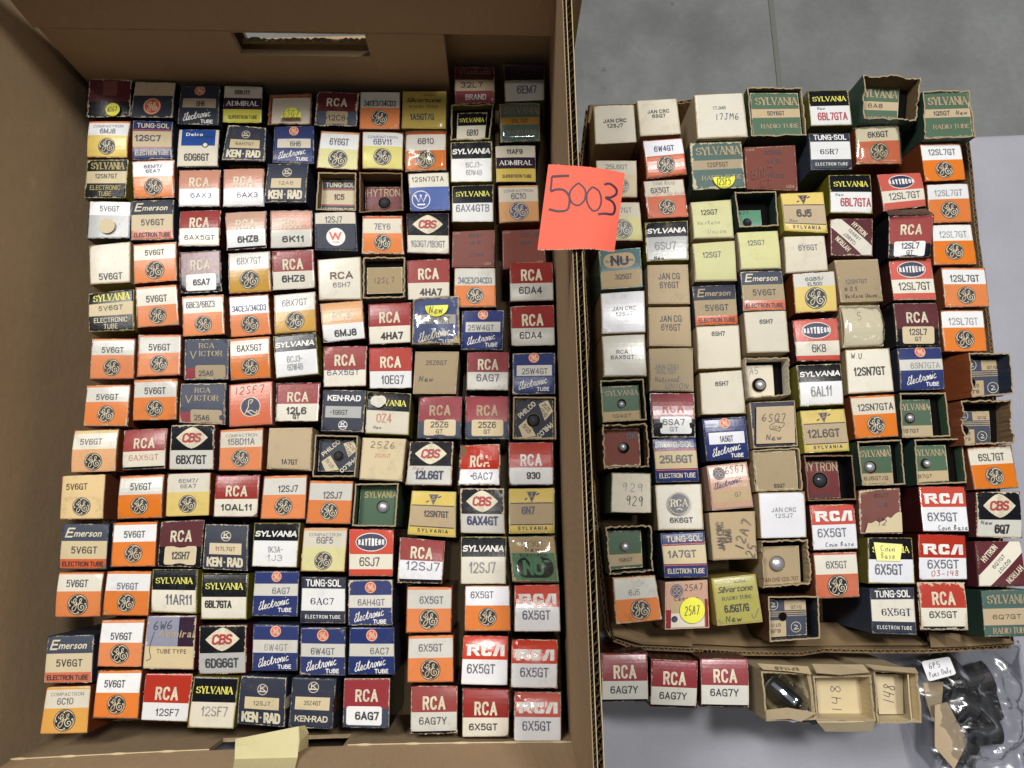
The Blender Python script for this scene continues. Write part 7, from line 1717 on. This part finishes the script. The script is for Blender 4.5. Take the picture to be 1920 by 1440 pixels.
# extras drawn on particular boxes
def on_box(label_part, fn):
    for e in bpy.data.objects:
        if 'label' in e and label_part in e['label'] and e.type == 'EMPTY': fn(e)
def overlay(c, q, z, name, fn, lab_part, zoff=.0016):
    par = None
    for e in bpy.data.objects:
        if e.type == 'EMPTY' and lab_part in str(e.get('label', '')): par = e; break
    if not par: print('NOPARENT', lab_part); return
    cs = [p - par.location for p in quadpts(c, q, z)]
    F = Face(*cs, 0, 0, rim=0); fn(F)
    split_face(F, par, .5, .2)
# kraft label patch on the navy box, yellow note on the black and white box, torn kraft corner
def f1(F):
    F.rect(0, 0, 1, 1, 'tan', 0); F.hand('6SQ7', .48, .3, .2, .66, 'i_dark', .02); F.stroke([(.36,.5),(.44,.46),(.5,.42),(.58,.44),(.72,.46),(.7,.54),(.62,.6),(.6,.68),(.5,.64),(.38,.62),(.34,.56),(.36,.5)], .012, 'i_black', 6); F.text('CCA', .52, .57, .07, .22, 'i_black', 0); F.hand('New', .46, .84, .15, .42, 'i_dark', .02)
overlay('T', (262, 330, 580, 318, 590, 630, 262, 640), .1022, 'kraft_patch', f1, 'navy box with torn kraft label patch')
def f2(F):
    F.rect(0, 0, 1, 1, 'stickerpale', 0); F.hand('Coin', .5, .3, .3, .6, 'i_grey', .03); F.hand('Base', .5, .7, .3, .6, 'i_grey', .03)
overlay('X', (172, 255, 415, 272, 395, 415, 200, 412), .1028, 'note', f2, 'black and white box with yellow note')
def f3(F):
    F.hand('12A7', .5, .5, .6, .8, 'i_dark', .04)
def f4(F):
    F.text('JAN CRC', .22, .5, .13, .62, 'i_dark', .01, rot=90); F.text('12A6', .38, .5, .13, .3, 'i_dark', .01, rot=90); F.hand('12A7', .72, .45, .2, .7, 'i_dark', .02, 70)
    F.hand('25', .88, .8, .2, .3, 'i_dark', .02, 70)
overlay('V', (1120, -85, 1510, -100, 1530, 305, 1155, 320), .1022, 'x', f4, 'tan box with sideways handwriting')
def f5(F): F.hand('6N7', .4, .35, .5, .8, 'i_brown', .03); F.hand('GT', .5, .82, .3, .4, 'i_brown', .03)
overlay('N', (215, 800, 470, 790, 480, 980, 225, 990), .1022, 'x', f5, 'big rust-brown box')
def f6(F):
    F.disc(.5, .5, .48, 'i_grey', 1); F.ring(.5, .5, .44, .46, 'i_cream', 2); F.text('RCA', .5, .48, .34, .8, 'i_cream', .0, serif=True, layer=4); F.stroke([(.36, .76), (.5, .72), (.64, .78)], .05, 'i_cream', 4)
overlay('S', (775, 1045, 960, 1040, 965, 1240, 780, 1245), .1024, 'x', f6, 'cream box with grey circular stamp')
def f7(F): F.hand('Coin Base', .5, .5, .8, .9, 'i_brown', .1)
overlay('M', (640, 935, 850, 925, 850, 965, 640, 970), .1024, 'x', f7, 'rusty orange and cream box with handwriting')
def f8(F): F.hand('Pins Coin Base', .5, .5, .8, .95, 'i_red', .08)
overlay('M', (645, 1030, 925, 1025, 925, 1055, 645, 1060), .1024, 'x', f8, 'rusty orange and cream box with handwriting')
def f9(F):
    n = 9; top = [(i / n, .55 + .06 * math.sin(i * 2.3) + rnd.uniform(-.04, .04) - .45 * (i / n) ** 1.5) for i in range(n + 1)]
    pts = top + [(i / n, 1) for i in range(n + 1)]; F.add(pts, [(i, i + 1, n + 2 + i, n + 1 + i) for i in range(n)], 'buff', 1)
    F.hand('12', .45, .55, .25, .3, 'i_dark', .03)
overlay('U', (150, 1215, 405, 1190, 415, 1385, 100, 1390), .0985, 'x', f9, 'torn brown box')
# lid edge sticking up behind the red box
par = [e for e in bpy.data.objects if e.type == 'EMPTY' and 'red box with lifted lid edge' in str(e.get('label', ''))][0]
F = Face(*[p - par.location for p in (at(1661, 395, .116), at(1736, 391, .116), at(1752, 402, .107), at(1667, 404, .107))], 0, 0, rim=0)
F.rect(0, 0, 1, 1, 'bone', 0); split_face(F, par, .5, .3)
# handwriting crosses and curls on single boxes
